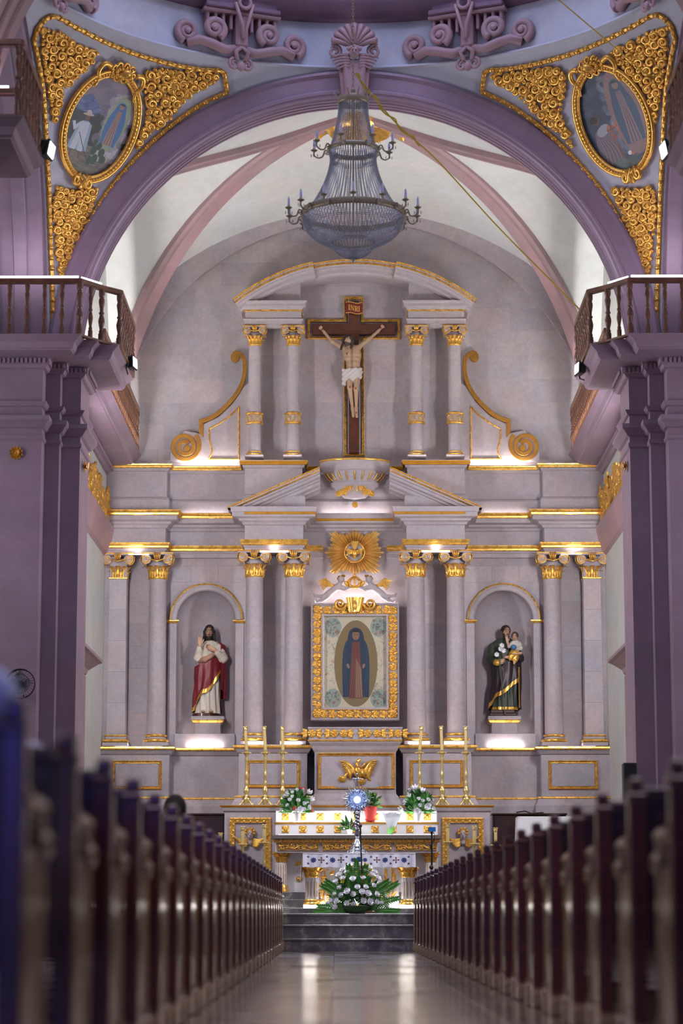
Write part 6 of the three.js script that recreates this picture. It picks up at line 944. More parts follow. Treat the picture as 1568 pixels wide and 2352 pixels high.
  const cross = (x, y, s, c) => { g.fillStyle = c; for (let k = 0; k < 4; k++) { g.save(); g.translate(x, y); g.rotate(k * PI / 2); g.fillRect(-s * .1, 0, s * .2, s * .9); g.beginPath(); g.arc(0, s, s * .2, 0, 7); g.arc(-s * .2, s * .75, s * .13, 0, 7); g.arc(s * .2, s * .75, s * .13, 0, 7); g.fill(); g.restore(); } g.strokeStyle = c; g.lineWidth = s * .08; g.strokeRect(x - s * .35, y - s * .35, s * .7, s * .7); };
  const flor = (x, y, s, c) => { g.fillStyle = c; for (let k = 0; k < 8; k++) { g.save(); g.translate(x, y); g.rotate(k * PI / 4); g.beginPath(); g.ellipse(0, s * .6, s * .26, s * .42, 0, 0, 7); g.fill(); g.restore(); } g.fillStyle = '#2a3566'; g.beginPath(); g.arc(x, y, s * .32, 0, 7); g.fill(); };
  for (const x of [98, 272, 920, 748]) flor(x, 66, 27, blue); for (const x of [170, 348, 846, 672]) cross(x, 66, 26, mar); for (const x of [456, 566]) flor(x, 66, 22, blue); for (const x of [220, 398, 620, 797, 960, 50]) { flor(x, 34, 11, '#56608e'); flor(x, 100, 11, '#6b4356'); }
  g.fillStyle = '#2c62b8'; g.beginPath(); g.arc(510, 66, 30, 0, 7); g.fill(); g.lineWidth = 4; g.strokeStyle = '#16367a'; g.stroke(); g.strokeStyle = '#0f2450'; g.lineWidth = 6; g.beginPath(); g.moveTo(498, 82); g.lineTo(510, 50); g.lineTo(522, 82); g.moveTo(502, 72); g.lineTo(518, 72); g.stroke();
  const ct = new THREE.CanvasTexture(cv); ct.colorSpace = THREE.SRGBColorSpace;
  const cl = thing('altar_cloth', 'white altar cloth embroidered with blue and maroon crosses over the table edge', 'tablecloth');
  const yb = Y(1992, d), w = x1 - x0; const fg = grid(80, 6, (u, v) => [lerp(x0 - .015, x1 + .015, u), lerp(yb + .006 * Math.sin(u * 60), yt, v), -d + .012 + .012 * (1 - v) * Math.sin(u * 70) + .008 * (1 - v) * Math.sin(u * 31 + 1)]); { const uv = fg.attributes.uv; let n = 0; for (let j = 0; j <= 6; j++) for (let i = 0; i <= 80; i++) uv.setXY(n++, i / 80, j / 6); }
  part(cl, 'cloth_front', fg, std(0xffffff, { map: ct, roughness: .8 }), 'embroidered front drop');
  part(cl, 'cloth_top', cbox(x0 - .02, yt - .004, -db - .14, x1 + .02, yt + .004, -d + .015, .003), M.white);
  for (const s of [0, 1]) part(cl, 'cloth_end', grid(10, 10, (u, v) => [(s ? x1 : x0) + (s ? 1 : -1) * (.02 + .03 * (1 - v) + .012 * Math.sin(u * 14) * (1 - v)), lerp(yt - .42, yt, v), lerp(-d, -db - .1, u)]), M.white);
}
// monstrance on the altar table
{
  const d = 38.0, yb = Y(1960, 37.72) + .004, c = at(820, 1837, d), t = thing('monstrance', 'tall silver monstrance with spiky rays and a glowing white disc', 'monstrance', [c.x, yb, -d]), h = c.y - yb, r = rng(8);
  part(t, 'foot', lathe([[0, 0], [.15, 0], [.155, .015], [.13, .03], [.125, .05], [.14, .06], [.11, .075], [.105, .1], [.12, .11], [.085, .13], [.075, .16], [.05, .19], [.045, .22], [.02, .24]], 24), M.silver);
  part(t, 'foot_balls', ring(8, (a) => ball(.022, [Math.cos(a) * .14, .02, Math.sin(a) * .14], [1, 1, 1], 8)), M.silver);
  part(t, 'stem', lathe([[.02, .23], [.035, .26], [.045, .3], [.03, .36], [.05, .4], [.055, .46], [.04, .5], [.03, .53], [.05, .58], [.045, .64], [.03, .68], [.025, h - .2], [.02, h - .1]], 18), M.silver);
  part(t, 'stem_figure', nets((x, y, z) => { let f = cap(x, y, z, [0, h - .42, .03], [0, h - .27, .03], .05, .035); return smin(f, ell(x, y, z, [0, h - .23, .035], [.026, .032, .028]), .015) + .004 * Math.sin(y * 120 + x * 60); }, [-.08, h - .5, -.05], [.08, h - .18, .1], .0085), M.silver);
  for (let i = 0; i < 48; i++) { const a = i / 48 * TAU, L = (i % 2 ? .235 : .2) + .03 * r(), m = part(t, 'ray', i % 2 ? tube([V3(0, .1, 0), V3(.006 * Math.sin(i * 9), .17, .006), V3(0, L, 0)], u => .007 * (1 - .5 * u), 5) : tube([V3(0, .1, 0), V3(.008, .15, .01), V3(-.006, L, 0)], u => .013 * (1 - .55 * u), 5), M.silver); m.position.y = h; m.rotation.z = a; }
  const glit = []; for (let i = 0; i < 150; i++) { const a = r() * TAU, q = .06 + .1 * Math.sqrt(r()); glit.push(xf(new THREE.OctahedronGeometry(.012), { p: [Math.cos(a) * q, h + Math.sin(a) * q, .025 + .012 * r()], r: [r() * 3, r() * 3, r() * 3] })); }
  part(t, 'jewelled_glory', [...glit, xf(new THREE.CylinderGeometry(.165, .165, .02, 32), { p: [0, h, 0], r: [PI / 2, 0, 0] })], std(0xc2d8f6, { metalness: .5, roughness: .25 }), 'blue glittering ring');
  part(t, 'glowing_host', xf(new THREE.CylinderGeometry(.054, .054, .03, 28), { p: [0, h, .035], r: [PI / 2, 0, 0] }), new THREE.MeshStandardMaterial({ color: 0xffffff, emissive: 0xcfe2ff, emissiveIntensity: 1.3 }), 'glowing white disc');  // host disc, its brightness put in as glow
  part(t, 'cross_finial', [cbox(-.012, h + .2, -.01, .012, h + .4, .01), cbox(-.055, h + .315, -.01, .055, h + .34, .01), ball(.02, [0, h + .4, 0], [1, 1, 1], 7), ball(.02, [.055, h + .327, 0], [1, 1, 1], 7), ball(.02, [-.055, h + .327, 0], [1, 1, 1], 7)], M.silver);
}
// big arrangement before the altar, microphone stand, phone tripod
{
  const d = 37.42, yp = Y(2098, 37.22), c = at(820, 2093, d), t = bouquet('altar_flowers', 'big mound of white chrysanthemums, ferns and palm leaves on the altar step', [c.x, yp + .09, -d], { w: .46, h: .66, dz: .38, flowers: [[46, pomGeo, M_petal, 1.3, 'white_flower'], [8, lilyGeo, std(0xb8b52f), .8, 'yellow_bud']], leaves: 520, seed: 61, sprays: 420 });
  part(t, 'container', lathe([[0, -.09], [.2, -.09], [.26, .02], [.24, .03], [0, 0]], 18), std(0x2d4a2a));
  const fr = (a, len, x, y) => { const f = new THREE.Group(); const l = []; for (let k = 0; k < 17; k++) { const u = k / 16; for (const s of [-1, 1]) { const q = petal(.15 * (1 - .5 * u), .012, .02, 2); l.push(xf(q, { p: [0, u * len, 0], r: [0, 0, s * (1.1 - .6 * u)] })); } } l.push(tube([V3(0, 0, 0), V3(0, len, .02)], .006, 5)); const m = part(t, 'palm_frond', l, M_leafs[1]); m.position.set(x, y, .1); m.rotation.z = a; return m; };
  fr(0, .5, -.01, .2); fr(.22, .42, -.04, .2); fr(-.22, .42, .04, .2); fr(-1.05, .52, .15, .1); fr(-1.35, .52, .1, .02); fr(1.1, .45, -.12, .12); fr(1.5, .5, -.08, -.02); fr(-1.6, .5, .12, -.04); fr(1.62, .52, -.12, -.05); fr(-.95, .42, .12, .14); fr(.95, .42, -.12, .14);
  const m = thing('microphone_stand', 'slim microphone stand rising in front of the altar flowers', 'microphone stand', [X(832, 2094, 37.3), yp, -37.3]);
  const top = at(827, 1897, 37.3); part(m, 'base', cbox(-.15, 0, -.06, .19, .04, .06, .01), std(0x6a5030, { roughness: .4 })); part(m, 'pole', tube([V3(0, .03, 0), V3(-.005, .6, 0)], .016, 8), std(0x8a6a3c, { metalness: .6, roughness: .35 })); part(m, 'upper_pole', tube([V3(-.005, .58, 0), V3(top.x - m.position.x, top.y - yp - .05, .02)], .011, 8), std(0x2a1520, { roughness: .4 })); part(m, 'microphone', merge([ball(.03, [top.x - m.position.x, top.y - yp, .03], [1, 1.05, 1], 12), tube([V3(top.x - m.position.x, top.y - yp - .02, .03), V3(top.x - m.position.x + .005, top.y - yp - .12, .02)], .014, 8)]), std(0x3a1420, { roughness: .5 }));  // base and lower pole tan, upper part dark: lighting along the stand painted in
  const p = thing('phone_tripod', 'phone clamped on a dark tripod to the right of the altar table', 'tripod', [X(993, 2080, 36.9), Y(2124, 36.86), -37.05]); const ph = at(996, 1905, 37.05), hy = ph.y - p.position.y;
  part(p, 'phone', cbox(-.055, hy - .035, .0, .06, hy + .035, .012, .004), M.black); part(p, 'phone_screen', cbox(-.05, hy - .03, .011, .055, hy + .03, .014, .001), new THREE.MeshStandardMaterial({ color: 0x10203a, emissive: 0x1c5fae, emissiveIntensity: .5, roughness: .2 })); part(p, 'clamp', [cbox(-.02, hy - .07, -.01, .02, hy - .03, .02, .004), cbox(-.03, hy - .3, -.012, .0, hy - .22, .012), tube([V3(.03, hy - .04, .01), V3(.04, hy - .12, .02), V3(.02, hy - .2, .01)], .006, 5)], M.black); part(p, 'pole', tube([V3(0, hy - .05, 0), V3(-.005, hy * .5, 0)], .014, 8), M.black); part(p, 'knob', ball(.035, [-.01, hy * .6, 0], [1, 1, 1], 10), M.black); for (let i = 0; i < 3; i++) { const a = i * 2.1 + .4; part(p, 'leg', tube([V3(-.005, hy * .55, 0), V3(Math.cos(a) * .22, 0.01, Math.sin(a) * .22)], .012, 7), M.black); }
}
// ------------------------------------------------------------------ ornaments of the crossing
const inPoly = (p, P) => { let c = false; for (let i = 0, j = P.length - 1; i < P.length; j = i++) if ((P[i][1] > p[1]) !== (P[j][1] > p[1]) && p[0] < (P[j][0] - P[i][0]) * (p[1] - P[i][1]) / (P[j][1] - P[i][1]) + P[i][0]) c = !c; return c; };
const edgeD = (p, P) => Math.min(...P.map((a, i) => { const b = P[(i + 1) % P.length], dx = b[0] - a[0], dy = b[1] - a[1], t = clamp(((p[0] - a[0]) * dx + (p[1] - a[1]) * dy) / (dx * dx + dy * dy), 0, 1); return Math.hypot(p[0] - a[0] - dx * t, p[1] - a[1] - dy * t); }));
// flat layout of one pendentive -> the real vault surface; the right one is its mirror image across the nave
const onPend = (s) => (x, y, lift = .02) => { const v = onSphere(x, y, lift); if (s > 0) v.x = -v.x; return v; };
const PXM = 1 / 158;                                // metres per layout unit on the vault
function scrollPanel(name, label, s, poly, seed, r0) {
  const t = thing(name, label, 'ornament', [0, 0, 0], 0, 'gilded scroll panels of the pendentives'), S = onPend(s), r = rng(seed), cs = [];
  const bx = [Math.min(...poly.map(p => p[0])), Math.max(...poly.map(p => p[0]))], by = [Math.min(...poly.map(p => p[1])), Math.max(...poly.map(p => p[1]))];
  for (let k = 0; k < 9000 && cs.length < 95; k++) { const R = lerp(r0, 4.2, Math.min(1, k / 5000)), p = [lerp(...bx, r()), lerp(...by, r())]; if (!inPoly(p, poly) || edgeD(p, poly) < R * .72) continue; if (cs.some(c => Math.hypot(c[0] - p[0], c[1] - p[1]) < (c[2] + R) * .8)) continue; cs.push([...p, R]); }
  cs.forEach(([x, y, R], i) => {
    const dir = r() < .5 ? 1 : -1, a0 = r() * TAU; let pts = spiral(x, y, R * .92, 1.25 + .35 * r(), dir, a0, 18, .72);
    const o = cs.filter((c, j) => j !== i).sort((a, b) => Math.hypot(a[0] - x, a[1] - y) - Math.hypot(b[0] - x, b[1] - y))[i % 2];
    if (o && R > 6) { const e = [pts[0][0] + (o[0] - pts[0][0]) * .6 - dir * Math.sin(a0) * -R * .4, pts[0][1] + (o[1] - pts[0][1]) * .6 + dir * Math.cos(a0) * -R * .4]; pts = [e, [(e[0] + pts[0][0]) / 2 - dir * -Math.sin(a0) * R * .25, (e[1] + pts[0][1]) / 2 - dir * Math.cos(a0) * R * .25], ...pts]; }
    const w = (R > 8 ? 3.5 : R > 6 ? 2.8 : 2.2) * PXM, P = pts.map(([a, b], k) => S(a, b, .03 + .02 * Math.sin(k / pts.length * 3)));
    const m = part(t, 'scroll', tube(P, u => w * (.75 + .5 * Math.sin(u * 2.6)), 6), M.gold);
    part(m, 'bud', ball(R * .3 * PXM, S(x, y, .05).toArray(), [1, 1, 1], 7), M.gold);
  });
  return t;
}
function ropeBorder(label, s, pts, seg) {
  const t = thing('gilded_border', label, 'ornament', [0, 0, 0], 0, 'gilded bound rod borders of the pendentives'), S = onPend(s), c = new THREE.CatmullRomCurve3(pts.map(p => V3(...p, 0)), false, 'centripetal'), L = c.getLength();
  const n = Math.round(L / seg), P = c.getSpacedPoints(n * 4);
  for (const o of [-1.6, 1.6]) { part(t, 'rod', tube(P.map((p, i) => { const q = P[Math.min(P.length - 1, i + 1)], b = P[Math.max(0, i - 1)], dx = q.x - b.x, dy = q.y - b.y, l = Math.hypot(dx, dy); return S(p.x - dy / l * o, p.y + dx / l * o, .03); }), 3.9 * PXM, 7), M.gold); }
  for (let i = 0; i < n; i++) { const a = S(P[i * 4].x, P[i * 4].y, .032), b = S(P[i * 4 + 1].x, P[i * 4 + 1].y, .034), e = S(P[i * 4 + 2].x, P[i * 4 + 2].y, .032); part(t, 'collar', tube([a, b, e], u => PXM * lerp(7.2, 5.8, u), 9), M.gold); }
}
function ovalPainting(s, cx, cy, draw, label) {
  const S = (x, y, l) => onSphere(x, y, l), tilt = .36 * -s, a = 122, b = 73, C = S(cx, cy, .03);
  const A = S(cx + a * Math.sin(tilt), cy - a * Math.cos(tilt), .03).sub(S(cx - a * Math.sin(tilt), cy + a * Math.cos(tilt), .03)).multiplyScalar(.5), B = S(cx + b * Math.cos(tilt), cy + b * Math.sin(tilt), .03).sub(S(cx - b * Math.cos(tilt), cy - b * Math.sin(tilt), .03)).multiplyScalar(.5);
  const surf = (u, v, l) => { const p = C.clone().addScaledVector(A, v).addScaledVector(B, u).sub(SC); return p.setLength(SR - l).add(SC); };
  const t = thing('oval_painting', label, 'painting'), cv = document.createElement('canvas'); cv.width = 480; cv.height = 760; draw(cv.getContext('2d'));
  const ct = new THREE.CanvasTexture(cv); ct.colorSpace = THREE.SRGBColorSpace;
  const g = grid(48, 14, (u, v) => surf(Math.sin(u * TAU) * v, Math.cos(u * TAU) * v, .03).toArray()); { const uv = g.attributes.uv; let n = 0; for (let j = 0; j <= 14; j++) for (let i = 0; i <= 48; i++) uv.setXY(n++, .5 + .5 * Math.sin(i / 48 * TAU) * j / 14, .5 + .5 * Math.cos(i / 48 * TAU) * j / 14); }
  part(t, 'canvas', g, std(0xffffff, { map: ct, roughness: .5 }));
  const rg = (k, kk, l) => Array.from({ length: 72 }, (_, i) => surf(Math.sin(i / 72 * TAU) * kk, Math.cos(i / 72 * TAU) * k, l));
  const fr = part(t, 'frame', tube(rg(1.05, 1.085, .045), .05, 10, true), M.gold);
  part(fr, 'outer_rim', tube(rg(1.1, 1.165, .06), .03, 8, true), M.gold); part(fr, 'inner_rim', tube(rg(1.0, 1.01, .06), .022, 8, true), M.gold);
  tag(part(fr, 'bead', Array.from({ length: 84 }, (_, i) => ball(.02, surf(Math.sin(i / 84 * TAU) * 1.085, Math.cos(i / 84 * TAU) * 1.05, .1).toArray(), [1, 1, 1], 6)), M.gold), null, null, null, 'stuff');
  const cl = (u, v, l) => surf(u, v, l), cr = part(t, 'crest', [ball(.075, cl(.28 * -s * -1 * 0 + .0, 1.12, .12).toArray(), [1.5, 1, .8], 12), ...ring(9, (q) => tube(spiral(Math.sin(q) * .32, 1.12 + Math.cos(q) * .12, .1, 1.2, 1, q, 14, .7).map(([x, y]) => cl(x, y, .09)), .02, 6)), ...ring(12, (q) => ball(.03, cl(Math.sin(q) * .24, 1.12 + Math.cos(q) * .09, .13).toArray(), [1, 1, 1], 6))], M.gold);
  part(t, 'shoulder_scroll', [-1, 1].map(e => tube(Array.from({ length: 20 }, (_, i) => { const k = i / 19; return cl(e * (.42 + .42 * k + .16 * Math.sin(k * 5)), 1.14 - .5 * k * k + .05 * Math.sin(k * 9), .08); }), u => .045 * (1 - .4 * u), 7)), M.gold);
  part(t, 'clasp', [tube([cl(-.08, -.98, .1), cl(0, -1.08, .13), cl(.08, -.98, .1)], .05, 8), ...[-1, 1].map(e => tube(spiral(e * .2, -1.1, .13, 1.5, e, PI / 2, 22, .75).map(([x, y]) => cl(x, y, .09)), u => .035 * (1 - .3 * u), 7)), tube([cl(-.1, -1.06, .08), cl(0, -1.2, .1), cl(.1, -1.06, .08)], .04, 7), tube([cl(0, -1.05, .13), cl(0, -1.24, .08)], .045, 8)], M.gold);
}
const blobs = (g, r, n, cols, x0, y0, x1, y1, a, b, al) => { for (let i = 0; i < n; i++) { g.globalAlpha = al; g.fillStyle = cols[i % cols.length]; g.beginPath(); g.ellipse(lerp(x0, x1, r()), lerp(y0, y1, r()), a * (.4 + r()), b * (.4 + r()), r() * .6 - .3, 0, 7); g.fill(); } g.globalAlpha = 1; };
const draped = (g, x, y, h, w, cloak, dress, skin, lean) => { // plain standing draped figure
  g.save(); g.translate(x, y); g.rotate(lean); g.fillStyle = cloak; g.beginPath(); g.moveTo(0, -h * .5); g.bezierCurveTo(w * .5, -h * .48, w * .4, -h * .33, w * .62, -h * .2); g.bezierCurveTo(w * .9, h * .05, w * .7, h * .3, w * .6, h * .5); g.lineTo(-w * .6, h * .5); g.bezierCurveTo(-w * .75, h * .3, -w * .85, h * .05, -w * .6, -h * .2); g.bezierCurveTo(-w * .4, -h * .33, -w * .5, -h * .48, 0, -h * .5); g.fill();
  g.fillStyle = dress; g.beginPath(); g.moveTo(-w * .18, -h * .3); g.lineTo(w * .2, -h * .3); g.lineTo(w * .38, h * .5); g.lineTo(-w * .4, h * .5); g.fill(); for (let k = 0; k < 7; k++) { g.strokeStyle = k % 2 ? 'rgba(40,20,25,.4)' : 'rgba(220,190,180,.25)'; g.lineWidth = w * .05; g.beginPath(); g.moveTo((k - 3) * w * .05, -h * .05); g.lineTo((k - 3) * w * .12, h * .5); g.stroke(); }
  g.fillStyle = skin; g.beginPath(); g.ellipse(0, -h * .4, w * .2, h * .062, 0, 0, 7); g.fill(); g.fillStyle = '#2a201c'; g.beginPath(); g.ellipse(0, -h * .435, w * .22, h * .035, 0, PI, TAU); g.fill(); g.restore(); };
ovalPainting(-1, 226, 288, (g) => {
  const r = rng(71); g.fillStyle = '#77707f'; g.fillRect(0, 0, 480, 760); blobs(g, r, 90, ['#8d7f86', '#675f72', '#9c8d8c', '#5d5a70'], 0, 0, 480, 320, 70, 22, .28);
  g.fillStyle = '#4a5f8c'; g.beginPath(); g.moveTo(0, 330); g.lineTo(60, 210); g.lineTo(105, 180); g.lineTo(160, 215); g.lineTo(235, 330); g.fill(); blobs(g, r, 40, ['#6c80aa', '#37496f', '#8594b4'], 10, 220, 210, 330, 22, 8, .4);
  g.fillStyle = '#2b2c30'; g.fillRect(0, 320, 480, 260); blobs(g, r, 70, ['#22262a', '#33372f', '#1d2022'], 0, 320, 260, 560, 40, 26, .5);
  g.fillStyle = '#6d675c'; g.fillRect(0, 540, 480, 220); blobs(g, r, 160, ['#8a8170', '#585248', '#79705f', '#46413c'], 0, 540, 480, 760, 34, 10, .45);
  g.fillStyle = '#a9a4ae'; blobs(g, r, 60, ['#b7b0b6', '#c7bfc0', '#9c97a6'], 255, 120, 470, 600, 40, 36, .5); g.fillStyle = '#8d9a7a'; g.beginPath(); g.ellipse(355, 330, 82, 215, .06, 0, 7); g.fill(); blobs(g, r, 60, ['#a4ab7d', '#7c9a95', '#93a58c'], 290, 150, 420, 510, 26, 18, .35);
  draped(g, 352, 330, 330, 88, '#3f6d9e', '#93796f', '#9a7a66', .04);
  // man in a straw hat and white clothes with a staff
  g.fillStyle = '#8fa6b4'; g.beginPath(); g.moveTo(112, 385); g.lineTo(160, 375); g.lineTo(196, 400); g.lineTo(214, 590); g.lineTo(62, 600); g.lineTo(86, 440); g.fill(); g.fillStyle = '#b9c4c9'; g.beginPath(); g.moveTo(108, 390); g.lineTo(175, 385); g.lineTo(180, 500); g.lineTo(184, 600); g.lineTo(145, 600); g.lineTo(140, 520); g.lineTo(126, 600); g.lineTo(84, 600); g.lineTo(102, 480); g.fill();
  g.strokeStyle = '#b9c4c9'; g.lineWidth = 24; g.beginPath(); g.moveTo(112, 400); g.lineTo(74, 450); g.lineTo(52, 405); g.stroke(); g.fillStyle = '#6d4a38'; g.beginPath(); g.ellipse(143, 355, 17, 22, 0, 0, 7); g.fill(); g.fillStyle = '#b5ab98'; g.beginPath(); g.ellipse(143, 330, 44, 9, -.1, 0, 7); g.fill(); g.beginPath(); g.ellipse(143, 316, 20, 20, 0, 0, 7); g.fill();
  g.strokeStyle = '#6d4a38'; g.lineWidth = 13; for (const [a, b] of [[104, 96], [166, 172]]) { g.beginPath(); g.moveTo(a, 600); g.lineTo(b, 655); g.stroke(); } g.strokeStyle = '#3b2c22'; g.lineWidth = 5; g.beginPath(); g.moveTo(120, 470); g.lineTo(235, 640); g.stroke();
  for (const [x, y, a, b] of [[268, 560, 22, 36], [300, 520, 18, 30], [330, 560, 22, 34], [290, 620, 22, 40], [255, 640, 20, 36], [350, 605, 24, 30], [262, 500, 15, 24]]) { g.fillStyle = '#31473a'; g.beginPath(); g.ellipse(x, y, a, b, .2, 0, 7); g.fill(); g.strokeStyle = '#4d6a50'; g.lineWidth = 2; g.stroke(); }
}, 'oval painting of a man in straw hat and white clothes before mountains, gilt frame');
ovalPainting(1, 1413, 274, (g) => {
  const r = rng(73); g.fillStyle = '#2f3a4c'; g.fillRect(0, 0, 480, 760); blobs(g, r, 120, ['#3d4c64', '#232c3a', '#51617a', '#2b3442'], 0, 0, 300, 760, 46, 34, .4);
  g.fillStyle = '#7f8797'; blobs(g, r, 60, ['#7f8797', '#98a0ad', '#6c7589'], 200, 20, 300, 620, 26, 40, .4); g.fillStyle = '#8b6f6a'; g.beginPath(); g.ellipse(340, 350, 125, 320, 0, 0, 7); g.fill(); blobs(g, r, 90, ['#a08074', '#78605e', '#96857a'], 230, 60, 450, 640, 30, 10, .35);
  draped(g, 335, 340, 480, 120, '#36506a', '#7c6a70', '#8f7666', -.02);
  g.fillStyle = '#6d6268'; g.beginPath(); g.moveTo(60, 430); g.bezierCurveTo(110, 370, 180, 400, 195, 470); g.lineTo(215, 560); g.lineTo(200, 670); g.lineTo(70, 690); g.lineTo(40, 560); g.fill(); for (let k = 0; k < 9; k++) { g.strokeStyle = k % 2 ? 'rgba(40,30,36,.5)' : 'rgba(190,170,170,.35)'; g.lineWidth = 4; g.beginPath(); g.moveTo(70 + k * 6, 470); g.quadraticCurveTo(100 + k * 12, 560, 80 + k * 14, 680); g.stroke(); }
  g.fillStyle = '#9a9ca2'; g.beginPath(); g.ellipse(125, 425, 55, 36, -.5, 0, 7); g.fill(); g.fillStyle = '#6b4838'; g.beginPath(); g.ellipse(95, 345, 26, 32, .2, 0, 7); g.fill(); g.fillStyle = '#1f1814'; g.beginPath(); g.ellipse(84, 334, 30, 28, 0, 0, 7); g.fill(); g.strokeStyle = '#6b4838'; g.lineWidth = 17; g.beginPath(); g.moveTo(150, 440); g.lineTo(215, 430); g.stroke(); g.beginPath(); g.moveTo(195, 560); g.lineTo(215, 660); g.stroke();
  blobs(g, r, 40, ['#b0573f', '#c06a4c', '#8e4636'], 160, 400, 240, 520, 10, 8, .8); g.fillStyle = '#d8d8dc'; g.beginPath(); g.arc(262, 640, 16, 0, 7); g.fill(); g.fillStyle = '#b8664a'; g.beginPath(); g.arc(285, 650, 14, 0, 7); g.fill();
  blobs(g, r, 90, ['#4d5a55', '#39443f', '#66726a'], 120, 670, 480, 760, 40, 20, .6);
}, 'oval painting of a kneeling man before a tall draped figure, gilt frame');
for (const s of [-1, 1]) {
  const L = s < 0 ? 'left' : 'right';
  scrollPanel('gilded_scrollwork', `gilded scrollwork in the outer upper corner of the ${L} pendentive beside the balcony`, s, [[92, 62], [140, 72], [190, 103], [230, 120], [212, 150], [172, 190], [146, 215], [140, 262], [128, 298], [114, 262], [106, 200], [96, 130]], 81 + s, 12.5);
  scrollPanel('gilded_scrollwork', `gilded scrollwork in the inner upper corner of the ${L} pendentive next to the arch`, s, [[330, 168], [350, 155], [400, 158], [498, 168], [505, 186], [450, 216], [422, 240], [385, 285], [340, 312], [316, 348], [308, 338], [330, 285], [338, 250], [330, 215]], 87 + s, 13.5);
  scrollPanel('gilded_scrollwork', `gilded scrollwork filling the narrow lower tip of the ${L} pendentive`, s, [[128, 425], [165, 435], [205, 430], [228, 432], [216, 472], [190, 525], [168, 575], [150, 622], [140, 650], [131, 605], [123, 520], [120, 470]], 93 + s, 12);
  ropeBorder(`gilded bound rod border along the top edge of the ${L} pendentive`, s, [[78, 92], [90, 60], [120, 38], [180, 66], [240, 96], [310, 124], [390, 147], [460, 160], [512, 166], [518, 188], [522, 212]], 22);
  ropeBorder(`gilded bound rod border along the arch side of the ${L} pendentive`, s, [[522, 212], [470, 236], [420, 268], [375, 303], [330, 345], [290, 388], [250, 436], [215, 490], [187, 543], [163, 600], [145, 660], [132, 735]], 24);
  ropeBorder(`gilded bound rod border along the transept side of the ${L} pendentive`, s, [[122, 742], [120, 660], [117, 580], [114, 500], [112, 430], [108, 360], [104, 280], [98, 200], [86, 130], [78, 92]], 24);
}
// scrolled brackets under the drum cornice
{
  const yr = YS + W;
  const bracket = () => {
    const t = thing('scroll_bracket', 'mauve plaster scroll bracket under the drum cornice, left of the keystone', 'bracket'), B = V3, z = .1, r = M.rib;
    part(t, 'pilaster_block', [cbox(-.56, .52, -.3, .56, 1.6, .2, .02), cbox(-.6, .46, -.3, .6, .54, .26, .015)], M.drum);
    part(t, 'moulding', cbox(-.62, .4, -.2, .62, .47, .22, .02), r);
    part(t, 'stem', [cbox(-.1, -.1, -.1, .1, .42, .2, .03), tube([B(-.14, .55, .28), B(-.04, .2, .3), B(0, .02, .24)], .03, 7), tube([B(.14, .55, .28), B(.04, .2, .3), B(0, .02, .24)], .03, 7), xf(new THREE.TorusGeometry(.09, .03, 8, 20), { p: [0, .56, .3] })], r);
    for (const s of [-1, 1]) {
      for (let k = 0; k < 4; k++) part(t, 'flute_bar', cbox(s * (.14 + k * .125), .16 + k * .02, -.1, s * (.19 + k * .125), .42, .16, .012), r);
      part(t, 'volute', tube(spiral(s * .44, .14, .17, 1.7, -s, s > 0 ? PI * 1.35 : -PI * .35, 34, .8).map(([x, y]) => B(x, y, .16)), u => .062 * (1 - .35 * u), 9), r); part(t, 'volute_eye', ball(.05, [s * .44, .14, .2], [1, 1, .8], 9), r);
      part(t, 'volute', tube(spiral(s * .86, .05, .17, 1.7, s, s > 0 ? -PI * .4 : PI * 1.4, 34, .8).map(([x, y]) => B(x, y, .12)), u => .06 * (1 - .35 * u), 9), r); part(t, 'volute_eye', ball(.05, [s * .86, .05, .16], [1, 1, .8], 9), r);
      part(t, 'arm', tube([B(s * .05, -.12, .1), B(s * .25, -.16, .13), B(s * .5, -.09, .14), B(s * .68, -.05, .12), B(s * .86, -.12, .1)], .075, 9), r);
      part(t, 'pendant_scroll', tube(spiral(s * .1, -.36, .09, 1.4, -s, PI / 2, 22, .7).map(([x, y]) => B(x, y, .12)), u => .03 * (1 - .3 * u), 7), r);
      part(t, 'pendant_leaf', tube([B(0, -.1, .16), B(s * .1, -.18, .18), B(s * .06, -.3, .14)], .034, 7), r);
    }
    part(t, 'pendant_drop', ball(.06, [0, -.4, .14], [1, 1.3, .8], 9), r); return t;
  };
  const b0 = bracket(); let first = true;
  for (const [a, lab] of [[-22.5, null], [22.5, 'mauve plaster scroll bracket under the drum cornice, right of the keystone'], [-67.5, 'mauve scroll bracket cut by the top left corner, above the left pendentive'], [67.5, 'mauve scroll bracket cut by the top right corner, above the right pendentive']]) {
    const q = a * PI / 180, o = first ? b0 : copy(b0, null, null, lab); first = false; o.userData.group = 'scroll brackets of the drum';
    o.position.set(Math.sin(q) * (W - .02), Y(103, 34.85), ZC - Math.cos(q) * (W - .02)); o.rotation.y = -q;
  }
}
